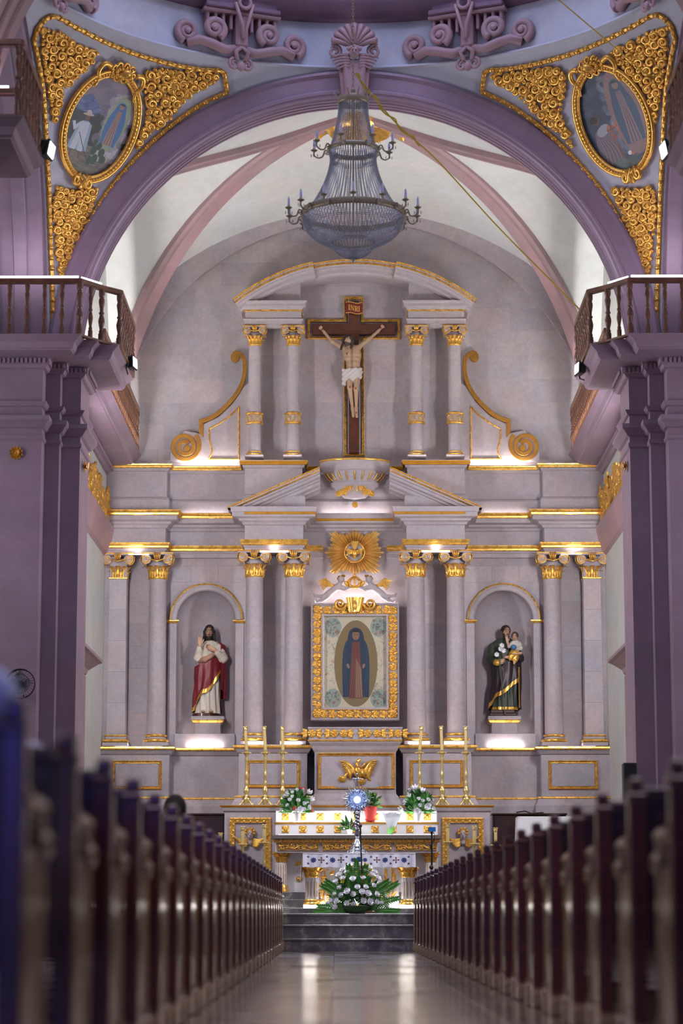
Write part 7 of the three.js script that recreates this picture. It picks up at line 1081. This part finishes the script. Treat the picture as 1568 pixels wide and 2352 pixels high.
// gilded boss of the vault
{
  const c = at(826, 303, BOSS[2] * -1), t = thing('vault_boss', 'gilded leafy boss hanging where the pink vault ribs meet', 'ornament', [c.x, c.y, BOSS[2]]);
  t.scale.setScalar(1.3); part(t, 'dish', lathe([[.02, .02], [.25, .0], [.36, -.05], [.4, -.04], [.46, .05], [.5, .14], [.45, .2], [0, .22]], 36), M.gold);
  for (let i = 0; i < 16; i++) { const m = part(t, 'leaf', grid(6, 8, (u, v) => { const cc = 2 * u - 1, r = .4 + .42 * v, w = .1 * (.5 + Math.sin(PI * Math.min(1, v * 1.05)) * .7); return [cc * w, .06 + .17 * Math.sin(v * 2.2) - .05 * (1 - cc * cc) - .08 * v * v + .02 * Math.cos(cc * 8), r]; }), M.gold); m.rotation.y = i / 16 * TAU; if (i % 2) m.scale.setScalar(.86); const s = part(m, 'curl', tube(spiral(0, 0, .06, 1.3, 1, 0, 16).map(([x, y]) => V3(x, .14 + y, .8)), .02, 6), M.gold); }
}
// chandelier of bead strands
{
  const d = ZC * -1, c = at(811, 480, d), y = (py) => Y(py, d) - c.y, t = thing('chandelier', 'tall crystal bead chandelier with two tiers of candle arms hanging on a chain', 'chandelier', [c.x, c.y, -d]);
  const crystal = phy(0xd6d8de, { roughness: .15, transmission: .72, thickness: 0, ior: 1.5 }), bronze = std(0xa39a80, { metalness: .45, roughness: .45 }), candleM = std(0xb9bede, { roughness: .4, emissive: 0x8a93d8, emissiveIntensity: .12 });
  const k = 1 / 173, band = (r, py, h) => lathe([[r - .012, y(py)], [r + .01, y(py)], [r + .018, y(py) + h * .3], [r + .01, y(py) + h], [r - .012, y(py) + h], [r - .012, y(py)]], 48);
  part(t, 'crown_band', [band(.195, 240, .09), ...ring(10, a => tube([V3(Math.cos(a) * .19, y(228), Math.sin(a) * .19), V3(Math.cos(a) * .23, y(218), Math.sin(a) * .23), V3(Math.cos(a) * .26, y(214), Math.sin(a) * .26)], .01, 5))], bronze);
  part(t, 'upper_band', band(.335, 350, .06), bronze); part(t, 'lower_band', band(.68, 500, .085), bronze); part(t, 'basket_band', band(.285, 556, .03), bronze);
  part(t, 'spindle', lathe([[.012, y(600)], [.03, y(590)], [.012, y(570)], [.014, y(340)], [.03, y(330)], [.014, y(320)], [.014, y(215)], [.035, y(208)], [.01, y(203)]], 10), bronze);
  part(t, 'finial', lathe([[.002, y(606)], [.022, y(600)], [.03, y(594)], [.015, y(588)], [.05, y(580)], [.02, y(574)]], 14), crystal);
  const bead = new THREE.OctahedronGeometry(.0125), strands = (name, n, f, sp) => { const ms = []; for (let i = 0; i < n; i++) { const a = i / n * TAU; const pts = Array.from({ length: 41 }, (_, j) => f(j / 40)); let L = 0; const cum = [0]; for (let j = 1; j <= 40; j++) { L += Math.hypot(pts[j][0] - pts[j - 1][0], pts[j][1] - pts[j - 1][1]); cum.push(L); } for (let s = 0; s <= L; s += sp) { let j = 1; while (j < 40 && cum[j] < s) j++; const u = (s - cum[j - 1]) / (cum[j] - cum[j - 1] || 1), r = lerp(pts[j - 1][0], pts[j][0], u), yy = lerp(pts[j - 1][1], pts[j][1], u); ms.push(new THREE.Matrix4().makeRotationY(a).setPosition(Math.cos(a) * r, yy, Math.sin(a) * r)); } } const im = new THREE.InstancedMesh(bead, crystal, ms.length); ms.forEach((m, i) => im.setMatrixAt(i, m)); im.name = name; im.castShadow = true; im.userData.kind = 'stuff'; t.add(im); };
  strands('crown_strand', 48, u => [lerp(.19, .315, Math.pow(u, 1.6)), lerp(y(243), y(345), u)], .0205);
  strands('flare_strand', 60, u => [lerp(.3, .63, Math.pow(u, 1.75)), lerp(y(362), y(492), u)], .0205);
  strands('basket_strand', 96, u => [.67 * Math.cos(u * 1.12) , lerp(y(502), y(502) - .36, Math.sin(u * 1.12) / Math.sin(1.12))], .026);
  strands('drop_strand', 40, u => [.28 * Math.cos(u * 1.45), lerp(y(556), y(556) - .22, Math.sin(u * 1.45))], .025);
  strands('upper_fringe', 60, u => [lerp(.32, .29, u), lerp(y(352), y(374), u)], .024); strands('crown_fringe', 48, u => [.195, lerp(y(240), y(256), u)], .02); strands('rim_net', 96, u => [lerp(.66, .56, u), lerp(y(500), y(520), u)], .024);
  const arm = (r0, r1, py, a, drop) => {
    const C = Math.cos(a), S = Math.sin(a), P = (r, yy) => V3(C * r, yy, S * r), y0 = y(py) + .03, L = r1 - r0;
    const g = part(t, 'candle_arm', [tube(new THREE.CatmullRomCurve3([P(r0, y0), P(r0 + L * .25, y0 + .035), P(r0 + L * .45, y0 - drop), P(r0 + L * .75, y0 - drop * 1.2), P(r1, y0 - drop * .4), P(r1, y0 + .04)]).getPoints(22), .0105, 7), tube(spiral(0, 0, .025, 1.2, 1, 0, 14).map(([x, q]) => P(r0 + .03 + x, y0 - .02 + q)), .007, 5)], bronze);
    part(g, 'drip_cup', xf(lathe([[.0, 0], [.02, .0], [.045, .018], [.048, .022], [.02, .025], [.018, .05], [0, .05]], 14), { p: P(r1, y0 + .03).toArray() }), bronze);
    part(g, 'candle_bulb', xf(lathe([[.0, 0], [.017, 0], [.017, .075], [.013, .08], [.016, .095], [.008, .12], [0, .135]], 12), { p: P(r1, y0 + .07).toArray() }), candleM);
    for (let q = 0; q < 3; q++) part(g, 'pendant', xf(new THREE.OctahedronGeometry(.012), { p: P(r1 + .04 * Math.cos(q * 2.1), y0 - .02).add(V3(.03 * Math.sin(q * 2.1), 0, 0)).toArray(), s: [.7, 2.6, .7] }), crystal);
  };
  for (let i = 0; i < 14; i++) arm(.68, .87, 500, (i + .5) / 14 * TAU, .05); for (let i = 0; i < 8; i++) arm(.335, .545, 350, (i + .38) / 8 * TAU, .05);
  const links = []; for (let i = 0; i < 150; i++) links.push(xf(new THREE.TorusGeometry(.017, .0055, 5, 10), { p: [0, y(203) + .02 + i * .046, 0], r: [0, i % 2 ? PI / 2 : 0, 0], s: [.8, 1.6, 1] })); tag(part(t, 'chain', links, bronze), null, null, null, 'stuff');
}
// ropes
const ropeM = std(0xb9a02c, { roughness: .7 });
{
  const a = at(1276, -6, 31.5), b = at(1380, 82, 32.2), c = at(1480, 168, 33.1), e = at(1548, 196, 33.9);
  solo('rope', [tube([a, b, c, e], .0085, 6)], ropeM, 'thin yellow rope slung across the right pendentive to the balcony', 'rope');
  const p0 = at(815, 168, 30.9), p1 = at(905, 278, 32.1), p2 = at(1000, 365, 33.2), p3 = at(1150, 528, 34.8), p4 = at(1342, 722, 36.2);
  const cv = new THREE.CatmullRomCurve3([p0, p1, p2, p3, p4]).getPoints(60);
  const r = solo('rope', tube(cv, .011, 6), ropeM, 'yellow rope running from the chandelier top down to the right balcony rail', 'rope');
  part(r, 'loose_end', tube([p4, at(1340, 745, 36.2), at(1344, 772, 36.2)], .012, 6), ropeM);
  part(r, 'twisted_tail', tube(Array.from({ length: 40 }, (_, i) => { const q = cv[Math.min(60, i)].clone(); q.x += .03 * Math.cos(i * .9); q.y += .03 * Math.sin(i * .9); return q; }).slice(0, 26), .012, 6), ropeM);
}
// ---- balconies: turned wooden balustrades with tube lights on the rails
{
  const prof = [[.028, 0], [.034, .02], [.034, .13], [.024, .15], [.03, .165], [.024, .18], [.02, .2], [.034, .29], [.036, .33], [.024, .4], [.02, .42], [.03, .435], [.03, .45], [.02, .47], [.022, .52], [.032, .6], [.034, .64], [.024, .68], [.03, .7], [.034, .72], [.034, .8]];
  const bal = lathe(prof, 12), post = lathe(prof.map(([r, h]) => [r * 1.35, h]), 12);
  const balustrade = (label, path, sp = .262) => {
    const t = thing('balustrade', label, 'balustrade', [0, 0, 0]); const y0 = YCOR;
    for (let i = 0; i < path.length - 1; i++) {
      const [a, b] = [path[i], path[i + 1]], L = Math.hypot(b[0] - a[0], b[1] - a[1]), n = Math.max(1, Math.round(L / sp)), an = Math.atan2(b[1] - a[1], b[0] - a[0]);
      for (let k = 0; k < n; k++) { const m = part(t, 'baluster', k ? bal : post, M.brown); m.position.set(lerp(a[0], b[0], k / n), y0, lerp(a[1], b[1], k / n)); }
      const rail = part(t, 'rail', cbox(-.03, .79, -.05, L + .03, .865, .05, .012), M.brown); rail.position.set(a[0], y0, a[1]); rail.rotation.y = -an;
      const low = part(t, 'bottom_rail', cbox(-.02, -.005, -.045, L + .02, .03, .045, .008), M.brown); low.position.set(a[0], y0, a[1]); low.rotation.y = -an;
    }
    const m = part(t, 'baluster', post, M.brown); m.position.set(path[path.length - 1][0], y0, path[path.length - 1][1]);
  };
  const tubeLight = (label, a, b, up = .89) => { const m = solo('tube_light', tube([V3(a[0], YCOR + up, a[1]), V3(b[0], YCOR + up, b[1])], .017, 8), M.led, label, 'light'); return m; };
  for (const s of [-1, 1]) {
    const L = s < 0 ? 'left' : 'right', q = (p) => p.map(([x, z]) => [s * -x, z]);
    balustrade(`turned wooden balustrade on the ${L} crossing pier with white tube lights on its rail`, q([[-5.3, -34.02], [-4.02, -34.02], [-3.74, -34.42], [-3.5, -34.68], [-3.5, -36.75]]));
    balustrade(`long turned wooden balustrade along the ${L} chancel cornice, seen from below`, q([[-4.0, -37.05], [-4.0, -43.1]]), .23);
    balustrade(`dark turned balustrade on the near ${L} nave pier at the picture edge`, q([[-5.2, -24.3], [-3.56, -24.3], [-3.56, -25.84], [-5.2, -25.84]]), .25);
    tubeLight(`short white tube light on the far rail of the near ${L} balcony`, ...q([[-4.9, -25.84], [-3.9, -25.84]])); tubeLight(`tube light hidden behind the front rail of the near ${L} balcony`, ...q([[-5.1, -24.42], [-3.8, -24.42]]), .84); area(0xf2e6ff, 75, 1.3, .05, [s * 4.4, YCOR + .87, -24.43], [s * 3.9, YCOR + 4, -25.2]); area(0xf2e6ff, 16, 1, .05, [s * 4.4, YCOR + .93, -25.8], [s * 4.3, YCOR + 3, -25.5]);
    tubeLight(`long white tube light on the front rail of the ${L} crossing balcony`, ...q([[-5.28, -34.0], [-4.04, -34.0]])); tubeLight(`short white tube light on the angled rail of the ${L} crossing balcony`, ...q([[-4.0, -34.05], [-3.75, -34.4]]));
    area(0xf2e6ff, 26, 1.2, .05, [s * 4.65, YCOR + .93, -34.0], [s * 4.65, YCOR + 1.7, -34.5]);
    area(0xf2e6ff, 26, .4, .05, [s * 3.86, YCOR + .93, -34.25], [s * 3.9, YCOR + 2, -34.9]);
    // floodlights clamped to the cornice edge
    const fl = (px, py, d, label, tgt, I, ang) => { const p = at(px, py, d), t = thing('floodlight', label, 'floodlight', p.toArray()); t.lookAt(...tgt); part(t, 'housing', [cbox(-.12, -.09, -.12, .12, .09, -.02, .02), cbox(-.135, -.1, -.03, .135, .1, .0, .01)], M.black); part(t, 'lamp_face', cbox(-.11, -.075, -.005, .11, .075, .006, .004), M.ledflood); part(t, 'mount', tube([V3(-.13, 0, -.06), V3(-.16, -.12, -.1), V3(0, -.17, -.12)], .012, 6), M.black); const dir = V3(...tgt).sub(p).normalize(); spot(0xf6f4ff, I, p.clone().addScaledVector(dir, .06).toArray(), tgt, ang, 14); };
    { const p = [s * 4.05, YCOR + .25, -24.5], tg = [s * .4, .9, -37.6], t = thing('floodlight', `added fill floodlight on the near ${L} balcony brightening the altar steps, out of view`, 'floodlight', p); t.lookAt(...tg); part(t, 'housing', cbox(-.14, -.1, -.12, .14, .1, -.01, .02), M.black); part(t, 'lamp_face', cbox(-.12, -.08, -.008, .12, .08, .004, .004), M.ledflood); spot(0xf3f1ff, 380, V3(...p).addScaledVector(V3(...tg).sub(V3(...p)).normalize(), .06).toArray(), tg, .2, 14); }  // added fill lamp out of view, put here to brighten the altar steps
    if (s < 0) { fl(310, 833, 35.9, 'bright floodlight clamped under the left crossing balcony', [4.2, 9.3, -34.6], 30, .8); fl(118, 345, 26.05, 'bright twin floodlight at the end of the near left balcony', [4.2, 7.6, -25.1], 14, .7); }
    else { fl(1324, 846, 35.9, 'green shaded floodlight clamped under the right crossing balcony', [-4.2, 9.3, -34.6], 30, .8); fl(1523, 345, 26.05, 'bright twin floodlight at the end of the near right balcony', [-4.2, 7.6, -25.1], 14, .7); }
  }
}
// gilded friezes and stone cherubs on the chancel side walls, rosettes on the piers
for (const s of [-1, 1]) {
  const L = s < 0 ? 'left' : 'right', t = thing('gilded_frieze', `gilded leafy frieze on the ${L} chancel wall under the balcony`, 'ornament'), r = rng(101 + s), x = s * (CX - .02);
  for (let i = 0; i < 70; i++) { const z = -37.3 - 5.8 * (i + r() * .6) / 70, yy = 7.58 + .5 * r(); const P = spiral(0, 0, .13 + .05 * r(), 1.3, i % 2 ? 1 : -1, r() * 6, 14, .7).map(([a, b]) => V3(x - s * (.03 + .04 * r()), yy + b, z + a)); part(t, 'frieze_scroll', tube(P, u => .035 * (1 - .4 * u), 6), M.gold); }
  for (let i = 0; i < 60; i++) { const m = part(t, 'frieze_leaf', G_leaf, M.gold); m.position.set(x - s * .05, 7.55 + .55 * r(), -37.3 - 5.8 * r()); m.rotation.set(0, -s * PI / 2, r() * 6, 'YXZ'); m.scale.setScalar(1.5 + r()); }
  for (const [k, zz] of s < 0 ? [[0, -37.7]] : [[0, -37.5], [1, -38.0]]) {
    const c = thing('cherub_figure', s < 0 ? 'stone cherub standing before the gilded frieze by the left pier' : k ? 'stone cherub before the right gilded frieze, farther from the pier' : 'stone cherub before the right gilded frieze, nearer the pier', 'figure', [x - s * .12, 7.56, zz], s < 0 ? PI / 2 : -PI / 2);
    part(c, 'body', limb([[[0, .38, 0], [0, .2, 0], .09, .1], [[-.06, .2, 0], [-.07, 0, .05], .06, .035], [[.06, .2, 0], [.08, 0, .02], .06, .035], [[-.1, .36, 0], [-.17, .22, .06], .035, .028], [[.1, .36, 0], [.16, .45, .05], .035, .026]], .014, .03), M.stones[4]);
    headParts(c, [0, .53, .02], .95, { skin: 0xb9aeb0, hair: 0x5d5456 });
  }
  const ro = (p, ry, lab) => { const q = thing('gilded_rosette', lab, 'ornament', p, ry); part(q, 'centre', ball(.035, [0, 0, .02], [1, 1, .6], 10), M.goldpaint); for (let i = 0; i < 10; i++) { const m = part(q, 'petal', petal(.105, .034, .02), M.goldpaint); m.rotation.z = i / 10 * TAU; m.position.z = .012; const e = part(q, 'inner_petal', petal(.065, .022, .025), M.goldpaint); e.rotation.z = (i + .5) / 10 * TAU; e.position.z = .03; } };
  if (s < 0) ro([X(37, 1040, 34.48), Y(1040, 34.48), -34.49], 0, 'gilded flower rosette on the front of the left crossing pier');
  ro([s * 4.1, Y(1068, 35.4), -35.5], s < 0 ? PI / 2 : -PI / 2, `gilded rosette on the side of the ${L} crossing pier facing the altar`);
}
// ------------------------------------------------------------------ pews, people and small things in the nave
function makePew(s) { // aisle end at x = 0, running to s * 2.7; the back faces +z
  const t = thing('pew', 'x', 'pew'), L = 2.7, b = (x0, y0, z0, x1, y1, z1, c = .008) => cbox(s * x0, y0, z0, s * x1, y1, z1, c);
  for (const e of [0, L - .055]) {
    const g = part(t, 'end_panel', [b(e, .1, -.40, e + .055, .66, -.02), b(e - .008, 0, -.45, e + .065, .13, .02, .012), b(e + .004, .64, -.38, e + .05, .72, -.04)], e ? M.pew : M.pewtan);
    if (e) continue;
    part(g, 'corner_column', xf(lathe([[.038, .13], [.044, .15], [.034, .18], [.032, .2], [.03, .68], [.036, .7], [.03, .72]], 14), { p: [s * .022, 0, -.405] }), M.pewtan);
    part(g, 'column_base', b(-.022, 0, -.46, .07, .14, -.36, .012), M.pewtan);
    part(g, 'scroll_capital', [tube(spiral(-.40, .79, .06, 1.3, 1, -.6, 20, .7).map(([z, y]) => V3(s * .02, y, z)), .026, 8), ball(.05, [s * .02, .74, -.40], [.95, .8, 1.1], 10), ball(.042, [s * .02, .825, -.36], [1, .8, 1.2], 10), b(-.018, .7, -.46, .062, .73, -.36, .01)], M.pewtan);
    part(g, 'armrest', tube([V3(s * .02, .8, -.38), V3(s * .02, .835, -.26), V3(s * .02, .83, -.12), V3(s * .02, .86, -.04)], .03, 9), M.pewtan);
    part(g, 'back_post', [b(-.004, .1, -.06, .062, 1.035, .02, .01), b(-.012, 1.0, -.07, .07, 1.03, .03, .008), b(.0, 1.03, -.056, .056, 1.093, .016, .012)], M.pew);
  }
  part(t, 'back_rest', [b(.05, .42, -.045, L - .05, 1.02, -.012, .006), b(.05, 1.0, -.06, L - .05, 1.055, .004, .01), b(.1, .56, -.02, L - .1, .6, -.004, .006), b(.1, .9, -.02, L - .1, .94, -.004, .006)], M.pewdark);
  part(t, 'seat', b(.05, .41, -.42, L - .05, .45, -.03), M.pewdark);
  part(t, 'kneeler', [b(.12, .2, .17, L - .12, .25, .33, .012)], M.pewdark);
  for (const kx of [.2, L - .3]) part(t, 'kneeler_bracket', [b(kx, .0, .2, kx + .05, .2, .28, .008)], M.pewdark);
  part(t, 'kneeler_knob', ball(.02, [s * .09, .225, .25], [1, 1, 1], 10), M.silver);
  return t;
}
{
  const ord = (n) => ['first', 'second', 'third', 'fourth', 'fifth', 'sixth', 'seventh', 'eighth', 'ninth', 'tenth', 'eleventh', 'twelfth', 'thirteenth', 'fourteenth', 'fifteenth', 'sixteenth', 'seventeenth', 'eighteenth', 'nineteenth', 'twentieth', 'twenty-first', 'twenty-second', 'twenty-third', 'twenty-fourth', 'twenty-fifth', 'twenty-sixth'][n];
  for (const s of [-1, 1]) {
    const L = s < 0 ? 'left' : 'right', p0 = makePew(s), N = 26; let k = 0;
    for (let i = s < 0 ? 0 : 1; i < N; i++) {
      const d = 6.08 + i * 1.2, x = s < 0 ? lerp(-.836, -1.095, (d - 6.08) / 30.4) : lerp(1.109, .883, (d - 8.44) / 28), n = N - 1 - i;
      const o = k++ ? copy(p0) : p0; o.position.set(x, 0, -d); tag(o, `dark glossy wooden pew left of the aisle`.replace('left', L) + `, ${ord(n)} row back from the altar steps`, 'pew', `pews ${L} of the aisle`);
    }
  }
}
function seatedPerson(label, x, d, shirt, hair, H = 1.28) {
  const t = thing('person', label, 'person', [x, 0, -d]); const y = (v) => v * H / 1.28;
  const body = limb([[[0, y(.5), 0], [0, y(.8), -.02], .16, .15], [[0, y(.8), -.02], [0, y(.98), -.03], .15, .12], [[-.15, y(1.0), -.03], [.15, y(1.0), -.03], .085, .085], [[-.09, y(.5), 0], [-.12, y(.5), -.4], .09, .08], [[.09, y(.5), 0], [.12, y(.5), -.4], .09, .08], [[-.12, y(.48), -.4], [-.12, .06, -.42], .07, .05], [[.12, y(.48), -.4], [.12, .06, -.42], .07, .05], [[-.21, y(1.0), -.03], [-.25, y(.72), -.05], .06, .05], [[.21, y(1.0), -.03], [.25, y(.72), -.05], .06, .05], [[-.25, y(.72), -.05], [-.12, y(.6), -.3], .046, .035], [[.25, y(.72), -.05], [.12, y(.6), -.3], .046, .035], [[0, y(1.02), -.02], [0, y(1.1), -.03], .06, .055]], .02, .05);
  const b = part(t, 'clothed_body', body, std(shirt, { roughness: .8 })); for (const e of [-1, 1]) { const h = part(b, 'hand', G_hand, M.skin); h.position.set(e * .1, y(.6), -.33); h.rotation.set(-PI / 2, 0, e * .3); h.scale.setScalar(.85); }
  headParts(t, [0, y(1.2), -.05], 1.02, { yaw: PI, hair, skin: 0x8e6650 });
}
seatedPerson('person in a light blue shirt seated in the nearest left pew, at the picture edge', -1.165, 6.32, 0xc0ccff, 0x17130f, 1.44);
seatedPerson('person in a pale shirt seated in the left pews just ahead of the blue shirt', -1.36, 8.72, 0xc3c6e2, 0x17130f, 1.4);
seatedPerson('dark haired person in dark clothes seated in the left pews about halfway to the altar', -1.46, 19.52, 0x2c2836, 0x241a16, 1.45);
// wall fan, loudspeaker, sanctuary furniture
{
  const c = at(47, 1571, 34.15), t = thing('wall_fan', 'round caged wall fan on the left crossing pier above the pews', 'fan', c.toArray());
  const R = .21; part(t, 'cage_ring', [xf(new THREE.TorusGeometry(R, .009, 8, 40), { p: [0, 0, .04] }), xf(new THREE.TorusGeometry(R * .65, .004, 6, 36), { p: [0, 0, .08] }), xf(new THREE.TorusGeometry(R * .98, .006, 6, 40), { p: [0, 0, -.03] })], M.black);
  part(t, 'cage_wire', Array.from({ length: 30 }, (_, i) => { const a = i / 30 * TAU; return tube([V3(Math.cos(a) * R, Math.sin(a) * R, .04), V3(Math.cos(a + .1) * R * .6, Math.sin(a + .1) * R * .6, .085), V3(Math.cos(a + .2) * .03, Math.sin(a + .2) * .03, .09)], .0028, 4); }), M.black);
  for (let i = 0; i < 4; i++) { const m = part(t, 'blade', petal(R * .92, R * .4, .03), std(0x8a8590)); m.rotation.z = i / 4 * TAU; }
  part(t, 'hub', [ball(.045, [0, 0, .03], [1, 1, .9], 12), cbox(-.05, -.05, -.16, .05, .05, -.02, .02), tube([V3(0, 0, -.1), V3(0, -.1, -.18), V3(0, -.14, -.33)], .018, 7)], M.black);
  const p = at(1445, 1776, 33.4), sp = thing('loudspeaker', 'slim black column loudspeaker on a stand beside the right crossing pier', 'loudspeaker', [p.x, 0, -33.4]), w = .095, yt = Y(1753, 33.4);
  part(sp, 'cabinet', cbox(-w, yt - .95, -.1, w, yt, .1, .015), M.black); part(sp, 'grille', cbox(-w + .015, yt - .93, .1, w - .015, yt - .02, .108, .004), std(0x1c1d1f, { roughness: .9 })); part(sp, 'pole', tube([V3(0, .02, 0), V3(0, yt - .94, 0)], .02, 8), M.black); part(sp, 'base', lathe([[0, 0], [.22, 0], [.22, .02], [.03, .035]], 20), M.black);
  for (const [a, b, lab] of [[396, 516, 'low dark wooden box standing in for a dark recess left of the back altar'], [1132, 1300, 'low dark wooden box standing in for a dark recess right of the back altar']]) { const d = 42.1, q = thing('dark_recess_box', lab, 'dark_recess_box'); const x0 = X(a, 1900, d), x1 = X(b, 1900, d), yt2 = Y(1868, d); part(q, 'carcass', cbox(x0, YF, -d - .4, x1, yt2 - .03, -d, .01), M.pewdark); part(q, 'top', cbox(x0 - .02, yt2 - .03, -d - .42, x1 + .02, yt2, -d + .03, .008), M.pewdark); const n = a < 600 ? 2 : 3; for (let i = 0; i < n; i++) { const dr = part(q, 'door', cbox(lerp(x0, x1, i / n) + .02, YF + .06, -d - .01, lerp(x0, x1, (i + 1) / n) - .02, yt2 - .06, -d + .02, .008), M.pewdark); part(dr, 'knob', ball(.015, [lerp(x0, x1, (i + .85) / n), (YF + yt2) / 2, -d + .035], [1, 1, 1], 8), M.brass); } }  // dark boxes standing in for the dark recesses beside the back altar
  const d = 40.6, q = thing('credence_table', 'small table draped in a white cloth right of the back altar', 'table'), x0 = X(1188, 1900, d), x1 = X(1325, 1900, d), yt3 = Y(1876, d);
  part(q, 'cloth', grid(40, 8, (u, v) => { const P = [[x0, -d - .5], [x0, -d], [x1, -d], [x1, -d - .5]], k = u * 3, i = Math.min(2, Math.floor(k)), f = k - i; const w = .016 * (1 - v) * Math.sin(u * 60); return [lerp(P[i][0], P[i + 1][0], f) + (i === 0 ? -w - .03 * (1 - v) : i === 2 ? w + .03 * (1 - v) : 0), lerp(YF + .25, yt3, v), lerp(P[i][1], P[i + 1][1], f) + (i === 1 ? w + .02 : 0)]; }), M.white);
  part(q, 'cloth_top', cbox(x0, yt3 - .01, -d - .5, x1, yt3 + .004, -d + .02, .004), M.white); for (const [lx, lz] of [[x0 + .05, -d - .05], [x1 - .05, -d - .05], [x0 + .05, -d - .45], [x1 - .05, -d - .45]]) part(q, 'leg', cbox(lx - .025, YF, lz - .025, lx + .025, yt3 - .01, lz + .025), M.brown);
  const cb = solo('cable', tube([at(1186, 1866, 42.0), at(1205, 1863, 41.9), at(1222, 1869, 41.8), at(1245, 1866, 41.8), at(1258, 1874, 41.8)].map(v => v), .012, 6), M.black, 'black cable lying across the dark box top right of the back altar', 'cable');
}
// ------------------------------------------------------------------ strip lights of the altar wall, mostly unseen, placed to light its bright patches: a glowing bar and an area light of its size just in front
const warm = 0xfff3f0, cool = 0xeef0ff;
function led(label, x0, x1, y, z, to, I, color = warm, w = .025, along = 'x') {
  const c = along === 'x' ? [(x0 + x1) / 2, y, z] : [x0, y, z], L = Math.abs(x1 - x0);
  solo('strip_light', along === 'x' ? cbox(x0, y - .004, z - .012, x1, y + .004, z + .012, .002) : cbox(-.012 + x0, y - .004, z - L / 2, x0 + .012, y + .004, z + L / 2, .003), M.led, label, 'light');
  const n = V3(...to).normalize().multiplyScalar(.022);
  const l = area(color, I * .72, along === 'x' ? L : w, along === 'x' ? w : L, [c[0] + n.x, c[1] + n.y, c[2] + n.z], [c[0] + n.x + to[0], c[1] + n.y + to[1], c[2] + n.z + to[2]]);
  if (along === 'z') { l.rotation.set(PI / 2, 0, 0); l.rotateY(to[0] * .9); }
}
{
  const S = (px0, px1, py, d) => [X(px0, py, d), X(px1, py, d), Y(py, d) , -d];
  for (const s of [-1, 1]) {
    const L = s < 0 ? 'left' : 'right', m = (a, b, py, d) => { const p = S(815 + Math.min(s * a, s * b), 815 + Math.max(s * a, s * b), py, d); return p; };
    const at0 = (o0, o1, y, d, z) => [X(815 + Math.min(s * o0, s * o1), 1300, d), X(815 + Math.max(s * o0, s * o1), 1300, d), y, z];
    const yPl = Y(1712, 42.6) + .005, yCo = Y(1168, 42.65) + .005, yAt = Y(1058, 42.85) + .005;
    led(`short strip light between the inner pair of capitals on the ${L}`, ...at0(154, 218, Y(1268.5, 42.58), 42.5, -42.56), [0, 1, -.3], 60);
    led(`short strip light between the outer pair of capitals on the ${L}`, ...at0(474, 521, Y(1274, 42.9), 42.8, -42.87), [0, 1, -.3], 60);
    led(`strip light on the plinth ledge before the inner column pair on the ${L}`, ...at0(122, 250, yPl, 42.6, -42.585), [0, 1, -.3], 34);
    led(`strip light on the plinth ledge before the outer columns on the ${L}`, ...at0(437, 545, yPl, 43, -42.985), [0, 1, -.3], 34);
    led(`strip light on the ledge below the ${L} niche`, ...at0(305, 378, yPl, 43.3, -43.33), [0, .8, -.6], 130);
    led(`strip light on top of the ${L} doorway lintel washing the wall`, s * (CX - .1), s * (CX - .1) + .9, Y(1535, 38.3) + .287, -38.95, [s * .5, 1, 0], 9, warm, .03, 'z');
    led(`strip light on the floor of the ${L} niche behind the plinth`, ...at0(300, 384, Y(1686, 43.5) + .005, 43.6, -43.72), [0, 1, -.2], 12);
    led(`strip light on the cornice recess ${L} of the pediment`, ...at0(295, 400, yCo, 43.2, -43.3), [0, .9, -.5], 14);
    led(`strip light under the ${L} gilded scroll`, ...at0(270, 405, yAt, 43.4, -43.47), [0, 1, -.5], 110);
    led(`strip light at the foot of the small columns ${L} of the crucifix`, ...at0(123, 250, yAt, 42.9, -42.9), [0, 1, -.5], 20);
    solo('tube_light', cbox(s * 4.02, YCOR + .005, -43, s * 4.06, YCOR + .03, -37.2, .004), M.led, `unseen long tube light lying on the ${L} chancel cornice, placed to light the vault`, 'light');
    { const l = area(0xfbfaf6, 145, .06, 5.8, [s * 4.04, YCOR + .06, -40.1], [s * 3.6, YCOR + 4, -40.1]); l.rotation.set(PI / 2, 0, 0); l.rotateY(s * -.3); }  // unseen cornice tube, placed to light the vault
    area(0xf4f2f8, 80, .7, 2.0, [s * (CX - .06), 6.3, -36.75], [0, 5.8, -42]);  // light of the hidden window, its strength set to brighten the altar wall
  }
  led('strip light on the cornice between the pediment halves', X(738, 1166, 42.7), X(892, 1166, 42.7), Y(1168, 42.65) + .004, -43.25, [0, .8, -.6], 26);
  led('strip light on top of the picture frame behind the cherubs', X(722, 1384, 43.3), X(908, 1384, 43.3), Y(1386, 43.12) + .006, -43.2, [0, 1, -.3], 95);
  led('long strip light on the lower gradine step', X(640, 1889, 40.55), X(996, 1889, 40.55), Y(1889, 40.42), -40.48, [0, .75, -.8], 60, 0xffffff);
  led('long strip light at the back of the altar mensa', X(640, 1918, 40.15), X(998, 1918, 40.15), Y(1917, 40.02), -40.1, [0, .8, -.7], 12, 0xffffff);
  led('strip light along the foot of the front altar panel', X(738, 2084, 37.93), X(914, 2084, 37.93), YP + .012, -37.9, [0, 1, -.25], 70, cool);
  for (const px of [716, 937]) area(0xfff6ec, 20, .26, .05, [X(px, 2085, 37.7), YP + .03, -37.74], [X(px, 2085, 37.7), YP + .02, -36]);
  // unseen spot over the altar with no fixture, placed to light table and flowers
  spot(0xf4f2ff, 300, [0, 12.2, -35.6], [0, 1.3, -37.9], .16, 8);
}
renderer.render(scene, camera);
